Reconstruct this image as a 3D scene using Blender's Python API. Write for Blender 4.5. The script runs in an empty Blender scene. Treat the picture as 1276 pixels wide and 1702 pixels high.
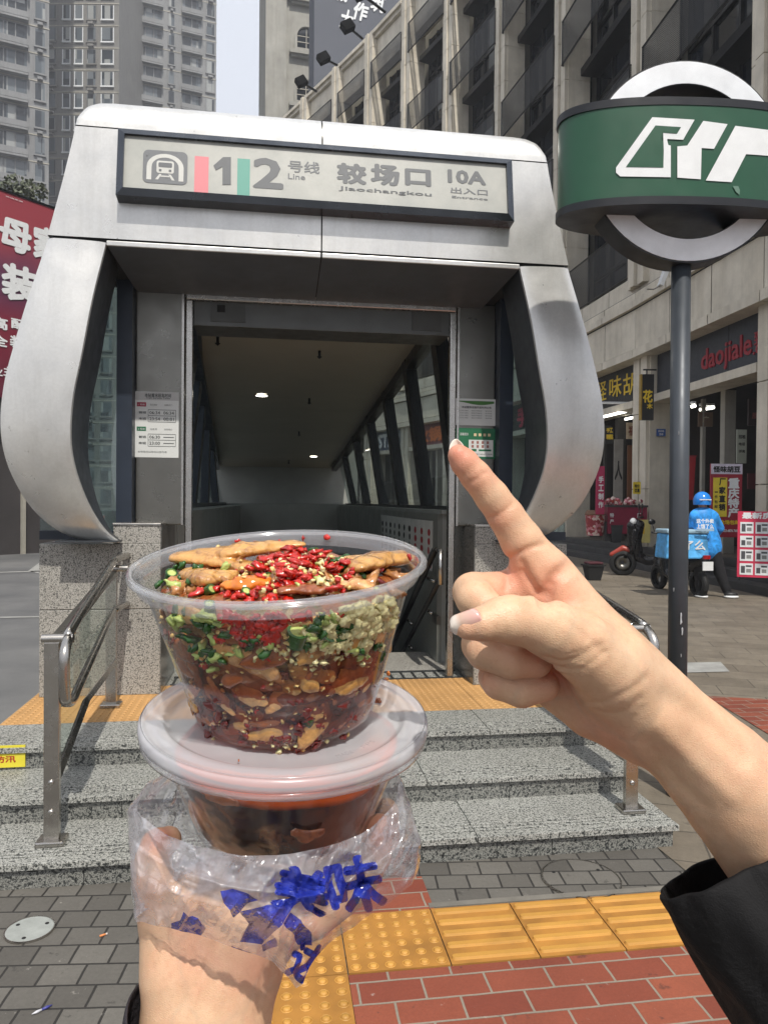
import bpy, math, random
import numpy as np
from mathutils import Vector, Matrix, noise as mnoise
random.seed(7); rng = np.random.default_rng(7)
S = bpy.context.scene; COL = S.collection
R = math.radians

# ---------------- camera ----------------
F, CX, CY, HC = 1230.0, 638.0, 851.0, 1.5
_p, _t = R(-0.75), R(0.5)
_fw = Vector((0, math.cos(_p), math.sin(_p))); _r0 = Vector((1, 0, 0)); _u0 = Vector((0, -math.sin(_p), math.cos(_p)))
_r = _r0 * math.cos(_t) + _u0 * math.sin(_t); _u = _u0 * math.cos(_t) - _r0 * math.sin(_t)
CAM = Vector((0, 0, HC))
cd = bpy.data.cameras.new('camera'); cam = bpy.data.objects.new('camera', cd); COL.objects.link(cam)
cd.sensor_fit = 'VERTICAL'; cd.sensor_height = 36; cd.lens = 36 * F / 1702; cd.clip_start = 0.02; cd.clip_end = 3000
mw = Matrix((_r, _u, -_fw)).transposed().to_4x4(); mw.translation = CAM; cam.matrix_world = mw
S.camera = cam

# ---------------- world, sun, exposure ----------------
SUN = Vector((0.15, -0.56, 0.86)).normalized()
w = bpy.data.worlds.new('World'); S.world = w; w.use_nodes = True
nt = w.node_tree; sky = nt.nodes.new('ShaderNodeTexSky'); sky.sky_type = 'NISHITA'; sky.sun_disc = False
sky.sun_elevation = math.asin(SUN.z); sky.sun_rotation = math.atan2(SUN.x, SUN.y)
sky.air_density = 1.0; sky.dust_density = 7.0; sky.ozone_density = 2.0; sky.altitude = 200
hz = nt.nodes.new('ShaderNodeMixRGB'); hz.inputs[0].default_value = .82; hz.inputs[2].default_value = (8.6, 9.0, 9.9, 1)   # milky urban haze over the clear sky
nt.links.new(sky.outputs[0], hz.inputs[1]); nt.links.new(hz.outputs[0], nt.nodes['Background'].inputs[0]); nt.nodes['Background'].inputs[1].default_value = 0.085
sl = bpy.data.lights.new('sun', 'SUN'); sl.energy = 3.3; sl.angle = R(0.8); sl.color = (1, .95, .87)
so = bpy.data.objects.new('sun', sl); COL.objects.link(so); so.rotation_euler = SUN.to_track_quat('Z', 'Y').to_euler()
S.view_settings.view_transform = 'Standard'; S.view_settings.look = 'None'; S.view_settings.gamma = 1
S.view_settings.exposure = 0.54
S.cycles.max_bounces = 8; S.cycles.transparent_max_bounces = 24; S.cycles.glossy_bounces = 4; S.cycles.diffuse_bounces = 3
S.cycles.caustics_reflective = False; S.cycles.caustics_refractive = False; S.cycles.sample_clamp_indirect = 6

# ---------------- helpers ----------------
def ray(x, y): return _fw + _r * ((x - CX) / F) - _u * ((y - CY) / F)
def P(x, y, d): return CAM + ray(x, y) * d
def G(x, y, z=0.0):
    k = ray(x, y); return CAM + k * ((z - HC) / k.z)
def PL(x, y, A, n):
    k = ray(x, y); return CAM + k * ((A - CAM).dot(n) / k.dot(n))
def lin(c):
    if isinstance(c, (int, float)): c = (c, c, c)
    return tuple((v / 12.92 if v <= .04045 else ((v + .055) / 1.055) ** 2.4) for v in [q / 255 for q in c]) + (1,)
PH = R(8.5); UU = Vector((math.cos(PH), math.sin(PH), 0)); VV = Vector((-math.sin(PH), math.cos(PH), 0)); ZZ = Vector((0, 0, 1))
OO = Vector((0.167, 3.033, 0))
def E(a, b, z): return OO + UU * a + VV * b + ZZ * z       # entrance frame
BASE = {}
class Fr:
    def __init__(s, o, x, y, z): s.o, s.x, s.y, s.z = Vector(o), Vector(x), Vector(y), Vector(z)
    def __call__(s, p): return s.o + s.x * p[0] + s.y * p[1] + s.z * p[2]
WORLD = Fr((0, 0, 0), (1, 0, 0), (0, 1, 0), (0, 0, 1)); EF = Fr(OO, UU, VV, ZZ)
def thing(name, label, cat, loc=(0, 0, 0), group=None, kind=None):
    o = bpy.data.objects.new(name, None); COL.objects.link(o); o.location = loc; o.empty_display_size = .1
    return tag(o, label, cat, group, kind, loc)
def tag(o, label, cat=None, group=None, kind=None, loc=None):
    o['label'] = label
    if cat: o['category'] = cat
    if group: o['group'] = group
    if kind: o['kind'] = kind
    if loc is not None: BASE[o.name] = Vector(loc)
    return o
class MB:
    def __init__(s, fr=WORLD): s.v = []; s.f = []; s.fr = fr; s.uv = None
    def add(s, vs, fs, fr=None):
        fr = fr or s.fr; n = len(s.v); s.v += [tuple(fr(p)) for p in vs]; s.f += [tuple(i + n for i in f) for f in fs]; return s
    def box(s, x0, x1, y0, y1, z0, z1, fr=None):
        x0, x1 = sorted((x0, x1)); y0, y1 = sorted((y0, y1)); z0, z1 = sorted((z0, z1))
        return s.add([(x, y, z) for z in (z0, z1) for y in (y0, y1) for x in (x0, x1)],
                     [(0, 2, 3, 1), (4, 5, 7, 6), (0, 1, 5, 4), (2, 6, 7, 3), (0, 4, 6, 2), (1, 3, 7, 5)], fr)
    def hexa(s, p8, fr=None):   # p8: bottom 4 ccw, top 4 ccw
        return s.add(p8, [(3, 2, 1, 0), (4, 5, 6, 7), (0, 1, 5, 4), (1, 2, 6, 5), (2, 3, 7, 6), (3, 0, 4, 7)], fr)
    def quad(s, *p, fr=None): return s.add(p, [tuple(range(len(p)))], fr)
    def tube(s, pts, r, n=12, cap=True, fr=None, sx=1.0):
        fr = fr or s.fr; pts = [fr(q) for q in pts]; rs = r if isinstance(r, (list, tuple)) else [r] * len(pts)
        vs = []; t0 = (pts[1] - pts[0]).normalized(); a = t0.orthogonal().normalized()
        if abs(t0.z) < .99: a = t0.cross(ZZ).normalized()
        for i, q in enumerate(pts):
            if i == 0: t = t0
            elif i == len(pts) - 1: t = (pts[i] - pts[i - 1]).normalized()
            else: t = ((pts[i + 1] - q).normalized() + (q - pts[i - 1]).normalized()).normalized()
            a = (a - t * a.dot(t)).normalized(); b = t.cross(a)
            for k in range(n):
                w_ = 2 * math.pi * k / n; vs.append(tuple(q + (a * math.cos(w_) * sx + b * math.sin(w_)) * rs[i]))
        fs = [(i * n + k, i * n + (k + 1) % n, (i + 1) * n + (k + 1) % n, (i + 1) * n + k) for i in range(len(pts) - 1) for k in range(n)]
        if cap: fs += [tuple(range(n - 1, -1, -1)), tuple(range((len(pts) - 1) * n, len(pts) * n))]
        return s.add(vs, fs, WORLD)
    def lathe(s, prof, n=48, fr=None, a0=0, a1=2 * math.pi):
        full = abs(a1 - a0 - 2 * math.pi) < 1e-6; m = n if full else n + 1
        vs = [(r_ * math.cos(a0 + (a1 - a0) * k / n), r_ * math.sin(a0 + (a1 - a0) * k / n), z) for r_, z in prof for k in range(m)]
        fs = [(i * m + k, i * m + (k + 1) % m, (i + 1) * m + (k + 1) % m, (i + 1) * m + k) for i in range(len(prof) - 1) for k in range(n)]
        return s.add(vs, fs, fr)
    def prism(s, pts, d, fr=None):   # polygon in local xy at z=0, extruded to z=d
        n = len(pts); vs = [(x, y, 0) for x, y in pts] + [(x, y, d) for x, y in pts]
        return s.add(vs, [tuple(range(n - 1, -1, -1)), tuple(range(n, 2 * n))] + [(k, (k + 1) % n, n + (k + 1) % n, n + k) for k in range(n)], fr)
    def ell(s, c, rx, ry, rz, n=16, m=10, fr=None, rot=None, jit=0):
        vs = []; fs = []
        for i in range(m + 1):
            ph = math.pi * i / m
            for k in range(n):
                th = 2 * math.pi * k / n; v = Vector((rx * math.sin(ph) * math.cos(th), ry * math.sin(ph) * math.sin(th), rz * math.cos(ph)))
                if jit: v *= 1 + jit * mnoise.noise(v * (2.2 / max(rx, ry, rz)) + Vector((c[0] * 91, c[1] * 57, c[2] * 33)))
                if rot: v = rot @ v
                vs.append(tuple(v + Vector(c)))
        for i in range(m):
            for k in range(n): fs.append((i * n + k, i * n + (k + 1) % n, (i + 1) * n + (k + 1) % n, (i + 1) * n + k))
        return s.add(vs, fs, fr)
    def build(s, name, mat, parent=None, smooth=False, bevel=0, label=None, solid=0, angle=None):
        me = bpy.data.meshes.new(name); base = Vector((0, 0, 0))
        if parent is not None: base = BASE.get(parent.name, base)
        me.from_pydata([(v[0] - base.x, v[1] - base.y, v[2] - base.z) for v in s.v], [], s.f); me.update(); me.validate()
        o = bpy.data.objects.new(name, me); COL.objects.link(o); me.materials.append(mat)
        if parent is not None: o.parent = parent; BASE[o.name] = base
        if smooth:
            me.polygons.foreach_set('use_smooth', [True] * len(me.polygons))
            if angle: me.set_sharp_from_angle(angle=R(angle))
        if bevel:
            m = o.modifiers.new('b', 'BEVEL'); m.width = bevel; m.segments = 2; m.limit_method = 'ANGLE'; m.angle_limit = R(40)
        if solid:
            m = o.modifiers.new('s', 'SOLIDIFY'); m.thickness = solid; m.offset = 0
        if label: o['label'] = label
        return o
def spl(pts, n=6):    # catmull-rom through points
    pts = [np.array(p, float) for p in pts]; q = [2 * pts[0] - pts[1]] + pts + [2 * pts[-1] - pts[-2]]; out = []
    for i in range(1, len(q) - 2):
        for k in range(n):
            t = k / n; a, b, c, d = q[i - 1:i + 3]
            out.append(tuple(.5 * (2 * b + (c - a) * t + (2 * a - 5 * b + 4 * c - d) * t * t + (3 * b - a - 3 * c + d) * t ** 3)))
    return out + [tuple(pts[-1])]
def text(body, name, mat, fr, w, h=None, bold=0.0, shear=0.0, parent=None, ext=0.0, fn=None, label=None, center=True, mb=None, sub=False):
    """lettering fitted into a w x h box centred on the frame's origin (x right, y up, z out)"""
    c = bpy.data.curves.new('t', 'FONT'); c.body = body; c.offset = 0; c.shear = shear; c.resolution_u = 2; c.space_line = 1.0
    c.extrude = 0; o = bpy.data.objects.new('t', c); COL.objects.link(o)
    dg = bpy.context.evaluated_depsgraph_get(); dg.update(); me = bpy.data.meshes.new_from_object(o.evaluated_get(dg))
    vs = [v.co.copy() for v in me.vertices]; fs = [tuple(p.vertices) for p in me.polygons]
    bpy.data.objects.remove(o); bpy.data.curves.remove(c); bpy.data.meshes.remove(me)
    if not vs: return None
    x0, x1 = min(v.x for v in vs), max(v.x for v in vs); y0, y1 = min(v.y for v in vs), max(v.y for v in vs)
    sx = w / max(x1 - x0, 1e-6); sy = (h / max(y1 - y0, 1e-6)) if h else sx
    vs = [((v.x - (x0 + x1) / 2) * sx, (v.y - (y0 + y1) / 2) * sy, 0) for v in vs]
    if bold:     # heavier strokes: shifted copies, each a hair above the last
        k = 0; V2, F2 = list(vs), list(fs); st = max(w * 2e-4, 2e-5)
        for ox, oy in ((1, 0), (-1, 0), (0, 1), (0, -1), (.7, .7), (-.7, .7), (.7, -.7), (-.7, -.7)):
            k += 1; n0 = len(V2); V2 += [(x + ox * bold * sx * .9, y + oy * bold * sy * .9, st * k) for x, y, _ in vs]; F2 += [tuple(i + n0 for i in f) for f in fs]
        vs, fs = V2, F2
    if sub: vs, fs = refine(vs, fs, sub)
    if fn: vs = [fn(v) for v in vs]
    m = mb or MB(fr)
    m.add(vs, fs, fr if not fn else WORLD)
    if mb: return mb
    return m.build(name, mat, parent, label=label)
def refine(vs, fs, L):
    import bmesh
    bm = bmesh.new(); bv = [bm.verts.new(v) for v in vs]
    for f in fs:
        try: bm.faces.new([bv[i] for i in f])
        except ValueError: pass
    bmesh.ops.triangulate(bm, faces=bm.faces[:])
    for _ in range(5):
        es = [e for e in bm.edges if e.calc_length() > L]
        if not es: break
        bmesh.ops.subdivide_edges(bm, edges=es, cuts=1); bmesh.ops.triangulate(bm, faces=[f for f in bm.faces if len(f.verts) > 3])
    bm.verts.index_update(); v2 = [tuple(v.co) for v in bm.verts]; f2 = [tuple(v.index for v in f.verts) for f in bm.faces]; bm.free(); return v2, f2

# ---------------- materials ----------------
class NT:
    def __init__(s, name):
        s.m = bpy.data.materials.new(name); s.m.use_nodes = True; s.t = s.m.node_tree; s.b = s.t.nodes['Principled BSDF']; s.out = s.t.nodes['Material Output']
    def n(s, ty, **kw):
        x = s.t.nodes.new('ShaderNode' + ty)
        for k, v in kw.items():
            if k.startswith('i_'): x.inputs[k[2:].replace('_', ' ')].default_value = v
            else: setattr(x, k, v)
        return x
    def l(s, a, b): s.t.links.new(a, b)
    def pos(s, scale=(1, 1, 1), rot=(0, 0, 0), loc=(0, 0, 0), src='Position'):
        g = s.n('NewGeometry').outputs['Position'] if src == 'Position' else s.n('TexCoord').outputs[src]
        mp = s.n('Mapping'); mp.inputs['Scale'].default_value = scale; mp.inputs['Rotation'].default_value = rot; mp.inputs['Location'].default_value = loc
        s.l(g, mp.inputs[0]); return mp.outputs[0]
    def noise(s, vec, sc, det=3, rough=.5, dist=0):
        x = s.n('TexNoise'); x.inputs['Scale'].default_value = sc; x.inputs['Detail'].default_value = det; x.inputs['Roughness'].default_value = rough; x.inputs['Distortion'].default_value = dist
        s.l(vec, x.inputs['Vector']); return x.outputs['Fac']
    def ramp(s, fac, stops, interp='LINEAR'):
        x = s.n('ValToRGB'); x.color_ramp.interpolation = interp; cr = x.color_ramp.elements
        while len(cr) < len(stops): cr.new(.5)
        for e, (p_, c) in zip(cr, stops): e.position = p_; e.color = c if len(c) == 4 else tuple(c) + (1,)
        s.l(fac, x.inputs[0]); return x.outputs[0]
    def mix(s, f, a, b, mode='MIX'):
        x = s.n('MixRGB'); x.blend_type = mode
        for i, v in zip((0, 1, 2), (f, a, b)):
            if hasattr(v, 'links') or hasattr(v, 'is_linked'): s.l(v, x.inputs[i])
            else: x.inputs[i].default_value = v
        return x.outputs[0]
    def math(s, op, a, b=0.0):
        x = s.n('Math'); x.operation = op
        for i, v in zip((0, 1), (a, b)):
            if hasattr(v, 'is_linked'): s.l(v, x.inputs[i])
            else: x.inputs[i].default_value = v
        return x.outputs[0]
    def bump(s, h, st=.3, dist=.002, tgt=None):
        x = s.n('Bump'); x.inputs['Strength'].default_value = st; x.inputs['Distance'].default_value = dist; s.l(h, x.inputs['Height']); s.l(x.outputs[0], (tgt or s.b).inputs['Normal']); return x
    def schlick(s, f0=.04, nrm=None):   # view-angle reflectance that is the same from both sides of a thin sheet
        g = s.n('NewGeometry'); d = s.n('VectorMath'); d.operation = 'DOT_PRODUCT'; s.l(nrm if nrm is not None else g.outputs['Normal'], d.inputs[0]); s.l(g.outputs['Incoming'], d.inputs[1])
        a = s.math('SUBTRACT', 1.0, s.math('ABSOLUTE', d.outputs['Value'])); return s.math('ADD', s.math('MULTIPLY', s.math('POWER', a, 5.0), 1 - f0), f0)
    def set(s, **kw):
        for k, v in kw.items():
            i = s.b.inputs[{'col': 'Base Color', 'rough': 'Roughness', 'metal': 'Metallic', 'ior': 'IOR', 'coat': 'Coat Weight', 'alpha': 'Alpha', 'sss': 'Subsurface Weight', 'spec': 'Specular IOR Level', 'trans': 'Transmission Weight'}[k]]
            if hasattr(v, 'is_linked'): s.l(v, i)
            else: i.default_value = v
        return s
def C4(c): return c if len(c) == 4 else tuple(c) + (1,)
def mk(name, c, rough=.6, metal=0, var=.12, sc=6, bump=0, bsc=60, spec=.5, coat=0, dist=.002):
    n = NT(name); c = lin(c); v = n.pos(); f = n.noise(v, sc, 5, .6)
    a = tuple(x * (1 - var) for x in c[:3]) + (1,); b = tuple(min(1, x * (1 + var)) for x in c[:3]) + (1,)
    n.set(col=n.ramp(f, [(.3, a), (.7, b)]), metal=metal, spec=spec, coat=coat)
    rr = n.ramp(n.noise(v, sc * 2.3, 4), [(.3, (max(0, rough - .07),) * 3), (.75, (min(1, rough + .07),) * 3)]); n.set(rough=rr)
    if bump: n.bump(n.noise(v, bsc, 4, .6), bump, dist)
    return n.m
def emit(name, c, st):
    n = NT(name); n.set(col=(0, 0, 0, 1)); n.b.inputs['Emission Color'].default_value = lin(c); n.b.inputs['Emission Strength'].default_value = st; return n.m
def granite(name, dark=(38, 40, 40), mid=(128, 130, 126), light=(205, 205, 198), sc=95, rough=.45, tint=1.0):
    n = NT(name); v = n.pos(); f1 = n.noise(v, sc, 3, .65); f2 = n.noise(v, sc * 2.1, 2, .6); big = n.noise(v, 1.6, 4, .6)
    c = n.ramp(f1, [(.36, lin(dark)), (.45, lin(mid)), (.53, lin(light)), (.62, lin(mid))])
    c = n.mix(n.ramp(f2, [(.36, (1, 1, 1)), (.44, (0, 0, 0))]), c, lin(dark))
    c = n.mix(.55, c, n.ramp(big, [(.3, (.72, .7, .66)), (.7, (1.05, 1.05, 1.03))]), 'MULTIPLY')
    n.set(col=c, rough=rough); n.bump(f1, .08, .001); return n.m
M = {}
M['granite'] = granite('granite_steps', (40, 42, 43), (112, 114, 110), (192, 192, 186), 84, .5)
M['granite_shade'] = granite('granite_riser_shaded', (30, 32, 33), (84, 86, 84), (156, 156, 150), 84, .42)  # darker copy of the step granite: shade on the risers put into the colour
M['granite_lt'] = granite('granite_pillar', (70, 70, 68), (135, 132, 126), (190, 187, 180), 110, .55)
M['granite_edge'] = granite('granite_polished', (60, 60, 58), (100, 99, 96), (140, 138, 134), 120, .2)
def alu():
    n = NT('aluminium_panel'); v = n.pos(); f = n.noise(v, 2.2, 6, .65); g = n.noise(v, 60, 4, .7)
    c = n.ramp(f, [(.3, lin((204, 204, 202))), (.7, lin((226, 225, 221)))]); c = n.mix(.22, c, n.ramp(g, [(.42, (.78, .77, .75)), (.6, (1, 1, 1))]), 'MULTIPLY')
    st = n.noise(n.pos((14, 14, 1.2)), 1.2, 5, .65); c = n.mix(.16, c, n.ramp(st, [(.36, (.62, .60, .56)), (.52, (1, 1, 1))]), 'MULTIPLY'); sp = n.noise(v, 26, 3, .7); c = n.mix(n.ramp(sp, [(.70, (0, 0, 0)), (.76, (.35, .35, .35))]), c, lin((120, 114, 104)))
    n.set(col=c, metal=.55, rough=n.ramp(n.noise(v, 7, 4), [(.3, (.27,) * 3), (.7, (.38,) * 3)])); n.bump(n.math('ADD', n.noise(v, 160, 3, .7), n.math('MULTIPLY', n.noise(v, 3, 2), 2.0)), .06, .004); return n.m
M['alu'] = alu()
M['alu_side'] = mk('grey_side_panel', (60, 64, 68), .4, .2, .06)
M['steel'] = mk('stainless_steel', (178, 174, 168), .26, 1, .08, 9, .02, 200)
M['steel_dk'] = mk('brushed_dark_steel', (120, 118, 112), .32, .9, .12, 4)
M['dkframe'] = mk('dark_blue_frame', (38, 46, 58), .38, .1, .15)
M['blackf'] = mk('black_frame', (18, 20, 22), .35, .2, .15)
M['rubber'] = mk('black_rubber', (22, 22, 22), .75)
M['groove'] = mk('dark_joint', (30, 31, 32), .8)
def glass(name, tint=(.75, .85, .85), refl=.12, haze=.06):
    n = NT(name); tr = n.n('BsdfTransparent'); tr.inputs[0].default_value = C4(tint); gl = n.n('BsdfGlossy'); gl.inputs['Roughness'].default_value = .03; gl.inputs[0].default_value = (.9, .9, .9, 1)
    df = n.n('BsdfDiffuse'); df.inputs[0].default_value = (.35, .38, .38, 1); fr = n.schlick(.07)
    a = n.n('MixShader'); n.l(n.math('ADD', n.math('MULTIPLY', fr, .9), refl * .3), a.inputs[0]); n.l(tr.outputs[0], a.inputs[1]); n.l(gl.outputs[0], a.inputs[2])
    b = n.n('MixShader'); b.inputs[0].default_value = haze; n.l(a.outputs[0], b.inputs[1]); n.l(df.outputs[0], b.inputs[2]); n.l(b.outputs[0], n.out.inputs[0]); n.m.node_tree.nodes.remove(n.b); return n.m
M['glass'] = glass('clear_glass', (.62, .72, .72)); M['glass_rail'] = glass('rail_glass', (.72, .82, .78), .15, .1)
def winglass(name, c=(28, 32, 38), rough=.06):
    n = NT(name); v = n.pos(); f = n.noise(v, .5, 3); n.set(col=n.ramp(f, [(.35, lin(tuple(x * .6 for x in c))), (.65, lin(tuple(x * 1.4 for x in c)))]), rough=rough, spec=.9); return n.m
M['win'] = winglass('dark_window_glass')
# ---------------- ground, paving ----------------
def brickmat(name, c1, c2, mortar, bw, rh, ms, rot, rough=.75, off=.5, bumpst=.5, grain=60, loc=(0, 0, 0), var=.3):
    n = NT(name); v = n.pos((1, 1, 1), (0, 0, -rot), loc); b = n.n('TexBrick'); b.offset = off
    wv = n.n('VectorMath'); wv.operation = 'ADD'; ns = n.n('TexNoise'); ns.inputs['Scale'].default_value = 9; n.l(v, ns.inputs['Vector'])
    sc_ = n.n('VectorMath'); sc_.operation = 'SCALE'; sc_.inputs['Scale'].default_value = ms * 1.3; n.l(ns.outputs['Color'], sc_.inputs[0]); n.l(v, wv.inputs[0]); n.l(sc_.outputs[0], wv.inputs[1])
    n.l(wv.outputs[0], b.inputs['Vector'])
    b.inputs['Scale'].default_value = 1; b.inputs['Brick Width'].default_value = bw; b.inputs['Row Height'].default_value = rh; b.inputs['Mortar Size'].default_value = ms; b.inputs['Mortar Smooth'].default_value = .3; b.inputs['Bias'].default_value = 0
    b.inputs['Color1'].default_value = lin(c1); b.inputs['Color2'].default_value = lin(c2); b.inputs['Mortar'].default_value = lin(mortar)
    p = n.pos(); f = n.noise(p, 3.1, 6, .65); g = n.noise(p, grain, 3, .7); sp = n.noise(p, 19, 5, .75)
    c = n.mix(var, b.outputs['Color'], n.ramp(f, [(.3, (.55, .53, .5)), (.7, (1.15, 1.13, 1.1))]), 'MULTIPLY'); c = n.mix(.35, c, n.ramp(g, [(.35, (.7, .7, .7)), (.65, (1.1, 1.1, 1.1))]), 'MULTIPLY')
    c = n.mix(n.ramp(sp, [(.66, (0, 0, 0)), (.72, (.35, .35, .35))]), c, lin((190, 185, 175))); c = n.mix(n.ramp(n.noise(p, 14.3, 4, .7), [(.30, (.5, .5, .5)), (.36, (0, 0, 0))]), c, lin((38, 36, 34)))
    n.set(col=c, rough=rough); hh = n.math('SUBTRACT', n.math('MULTIPLY', g, .25), b.outputs['Fac']); n.bump(hh, bumpst, .004); return n.m
M['block'] = brickmat('dark_block_paving', (84, 81, 76), (104, 101, 95), (44, 42, 39), .125, .105, .0045, R(3), .7, .5, .7, 90)
M['redbrick'] = brickmat('red_brick_paving', (122, 60, 44), (144, 78, 56), (138, 128, 114), .2, .1, .0045, PH, .7, .5, .5, 120, (.03, .04, 0), .35)
M['plaza'] = brickmat('plaza_slab_paving', (112, 104, 92), (126, 118, 105), (78, 73, 65), .6, .3, .005, R(-14), .65, .5, .3, 50, (0, 0, 0), .7)
def asph():
    n = NT('asphalt'); v = n.pos(); c = n.ramp(n.noise(v, .5, 6, .65), [(.35, lin((84, 85, 86))), (.65, lin((112, 112, 111)))]); g = n.noise(v, 130, 3, .7)
    c = n.mix(.5, c, n.ramp(g, [(.35, (.6, .6, .6)), (.65, (1.15, 1.15, 1.15))]), 'MULTIPLY'); n.set(col=c, rough=.8); n.bump(g, .4, .004); return n.m
M['asphalt'] = asph()
M['yellow'] = mk('yellow_tactile_tile', (184, 136, 62), .6, 0, .2, 4, .1, 150); M['yellow_old'] = mk('worn_orange_tactile_tile', (178, 136, 84), .65, 0, .22, 2.2, .1, 150)
M['white'] = mk('white_paint', (205, 205, 200), .6, 0, .15, 8)
def sheet(name, z, rects, mat, fr=EF):
    m = MB(fr)
    for a0, a1, b0, b1 in rects: m.quad((a0, b0, z), (a1, b0, z), (a1, b1, z), (a0, b1, z))
    o = m.build(name, mat); o['kind'] = 'structure'; return o
HA, HB, HC_, HD = -1.3, .62, 2.75, 11.6
sheet('ground', 0, [(-900, 900, -900, HC_), (-900, HA, HC_, HD), (HB, 900, HC_, HD), (-900, 900, HD, 1500)], M['asphalt'])
sheet('pavement', .004, [(-3.4, 2.3, -6, .02), (-3.4, -2.3, .02, 1.2)], M['block'])
m = MB(WORLD)
pl = [E(1.05, .0, .008), E(1.35, -6, .008), Vector((9.5, -4, .008)), Vector((8.4, 10, .008)), Vector((7.6, 22, .008)), Vector((3, 36, .008)), Vector((-9, 56, .008)), E(.9, 30, .008), E(.9, 1.3, .008)]
m.quad(*[tuple(p) for p in pl]); o = m.build('plaza', M['plaza']); o['kind'] = 'structure'
sheet('red_brick_paving', .0105, [(-.37, 2.4, -3, -.675), (-.37, -.02, -.335, -.10)], M['redbrick'])
m = MB(WORLD); m.quad((2.47, -1, .013), (3.0, -1, .013), (3.05, 5.65, .013), (2.52, 5.75, .013)); o = m.build('red_brick_strip', M['redbrick']); o['kind'] = 'structure'
# tactile tiles with raised dots and bars
dots = MB(EF); bars = MB(EF); tiles = MB(EF); T = .334
def dome(m, a, b, z, r=.0125, h=.0065, n=10):
    m.lathe([(r, 0), (r * .93, h * .6), (r * .6, h), (r * .01, h * 1.05)], n, Fr(E(a, b, z), UU, VV, ZZ))
    m.lathe([(r * 1.45, .0005), (r * 1.3, .0022), (r * 1.15, .0005)], n, Fr(E(a, b, z), UU, VV, ZZ))
def dottile(m, a0, b0, z, s=T, n=6):
    tiles.box(a0 + .002, a0 + s - .002, b0 + .002, b0 + s - .002, z - .006, z)
    for i in range(n):
        for j in range(n): dome(m, a0 + s * (i + .5) / n, b0 + s * (j + .5) / n, z)
def bartile(m, a0, b0, z, s=.30, t=T):
    tiles.box(a0 + .002, a0 + s - .002, b0 + .002, b0 + t - .002, z - .006, z)
    for j in range(5):
        y = b0 + t * (j + .5) / 5; x0, x1 = a0 + .022, a0 + s - .022; n = 8; pts = []
        for k in range(n + 1):
            w_ = math.pi * k / n + math.pi / 2; pts.append((x0 + .014 * math.cos(w_), y + .014 * math.sin(w_)))
        for k in range(n + 1):
            w_ = math.pi * k / n - math.pi / 2; pts.append((x1 + .014 * math.cos(w_), y + .014 * math.sin(w_)))
        q = len(pts); cx, cy = (x0 + x1) / 2, y
        sm = [(cx + (px_ - cx) * .985, cy + (py - cy) * .72) for px_, py in pts]
        m.add([(a, b, z) for a, b in pts] + [(a, b, z + .008) for a, b in sm], [tuple(range(q, 2 * q))] + [(k, (k + 1) % q, q + (k + 1) % q, q + k) for k in range(q)])
dottile(dots, -.37, -.670, .012)
for k in range(1, 5): dottile(dots, -.704, -.670 - .334 * (k - 1), .012)
for k in range(1, 9): bartile(bars, -.036 + .30 * (k - 1), -.670, .012)
o = dots.build('tactile_dot_paving', M['yellow'], smooth=True, angle=50); o['kind'] = 'structure'
o = tiles.build('tactile_tile_paving', mk('shaded_yellow_tile', (160, 112, 48), .7, 0, .28, 5, .15, 150)); o['kind'] = 'structure'  # base darker than dots and bars, painting in the shading of their relief
o = bars.build('tactile_bar_paving', M['yellow'], smooth=True, angle=50); o['kind'] = 'structure'
m = MB(EF).box(-.036, 2.3, -.330, -.300, .0, .013); o = m.build('kerb_strip', mk('grey_edging', (112, 108, 100), .8, 0, .2, 9, .3, 80)); o['kind'] = 'structure'
# road markings (white arrows) on the left road
m = MB(WORLD)
def gp(x, y, z=.006): return tuple(G(x, y, z))
m.quad(gp(27, 918), gp(31, 916), gp(62, 905), gp(58, 903)); m.quad(gp(47, 949), gp(66, 935), gp(66, 953))
m.quad(gp(0, 952), gp(0, 950.5), gp(66, 948.5), gp(66, 950)); m.quad(gp(0, 1027), gp(0, 1025), gp(66, 1024), gp(66, 1026))
m.quad((2.3, 6.9, .014), (3.2, 7.0, .014), (3.1, 6.6, .014), (2.35, 6.5, .014))
o = m.build('road_marking', mk('worn_road_paint', (150, 150, 146), .7, 0, .2)); o['kind'] = 'structure'
m = MB(WORLD).box(-90, -14, 60, 61, 0, .18); o = m.build('kerb', mk('red_kerb', (176, 92, 80), .8)); o['kind'] = 'structure'
def cover(x, y, r, label, mat):
    c = G(x, y, .004); t = thing('manhole_cover', label, 'manhole cover', tuple(c)); fr = Fr(c, UU, VV, ZZ)
    MB(fr).lathe([(r, 0), (r, .006), (r * .97, .0075), (.0001, .0075)], 40).build('lid', mat, t, True, angle=30)
    MB(fr).lathe([(r * 1.04, 0), (r * 1.04, .0085), (r, .0085), (r, .002)], 40).build('rim', M['steel'], t, True, angle=30)
    for k in range(3):
        w_ = k * 2.09 + .5; m2 = MB(fr); m2.lathe([(.007, .0073), (.007, .0085), (.0001, .0085)], 12, Fr(c + UU * math.cos(w_) * r * .72 + VV * math.sin(w_) * r * .72, UU, VV, ZZ)); m2.build('bolt', M['rubber'], t)
cover(50, 1547, .078, 'small round pale steel cover in the dark block paving, lower left', mk('scuffed_cover', (166, 170, 165), .45, .3, .15, 20))
cover(965, 1462, .15, 'round dark stone-filled manhole cover at the right foot of the granite steps', M['block'])
c = G(166, 1556, .008); d = Vector((.8, .6, 0)).normalized()
ci = thing('cigarette_butt', 'orange cigarette butt dropped on the dark paving', 'cigarette butt', tuple(c)); MB().tube([c, c + d * .02], .0035, 10).build('filter', mk('orange_paper', (206, 130, 78), .8), ci, True)
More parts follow.
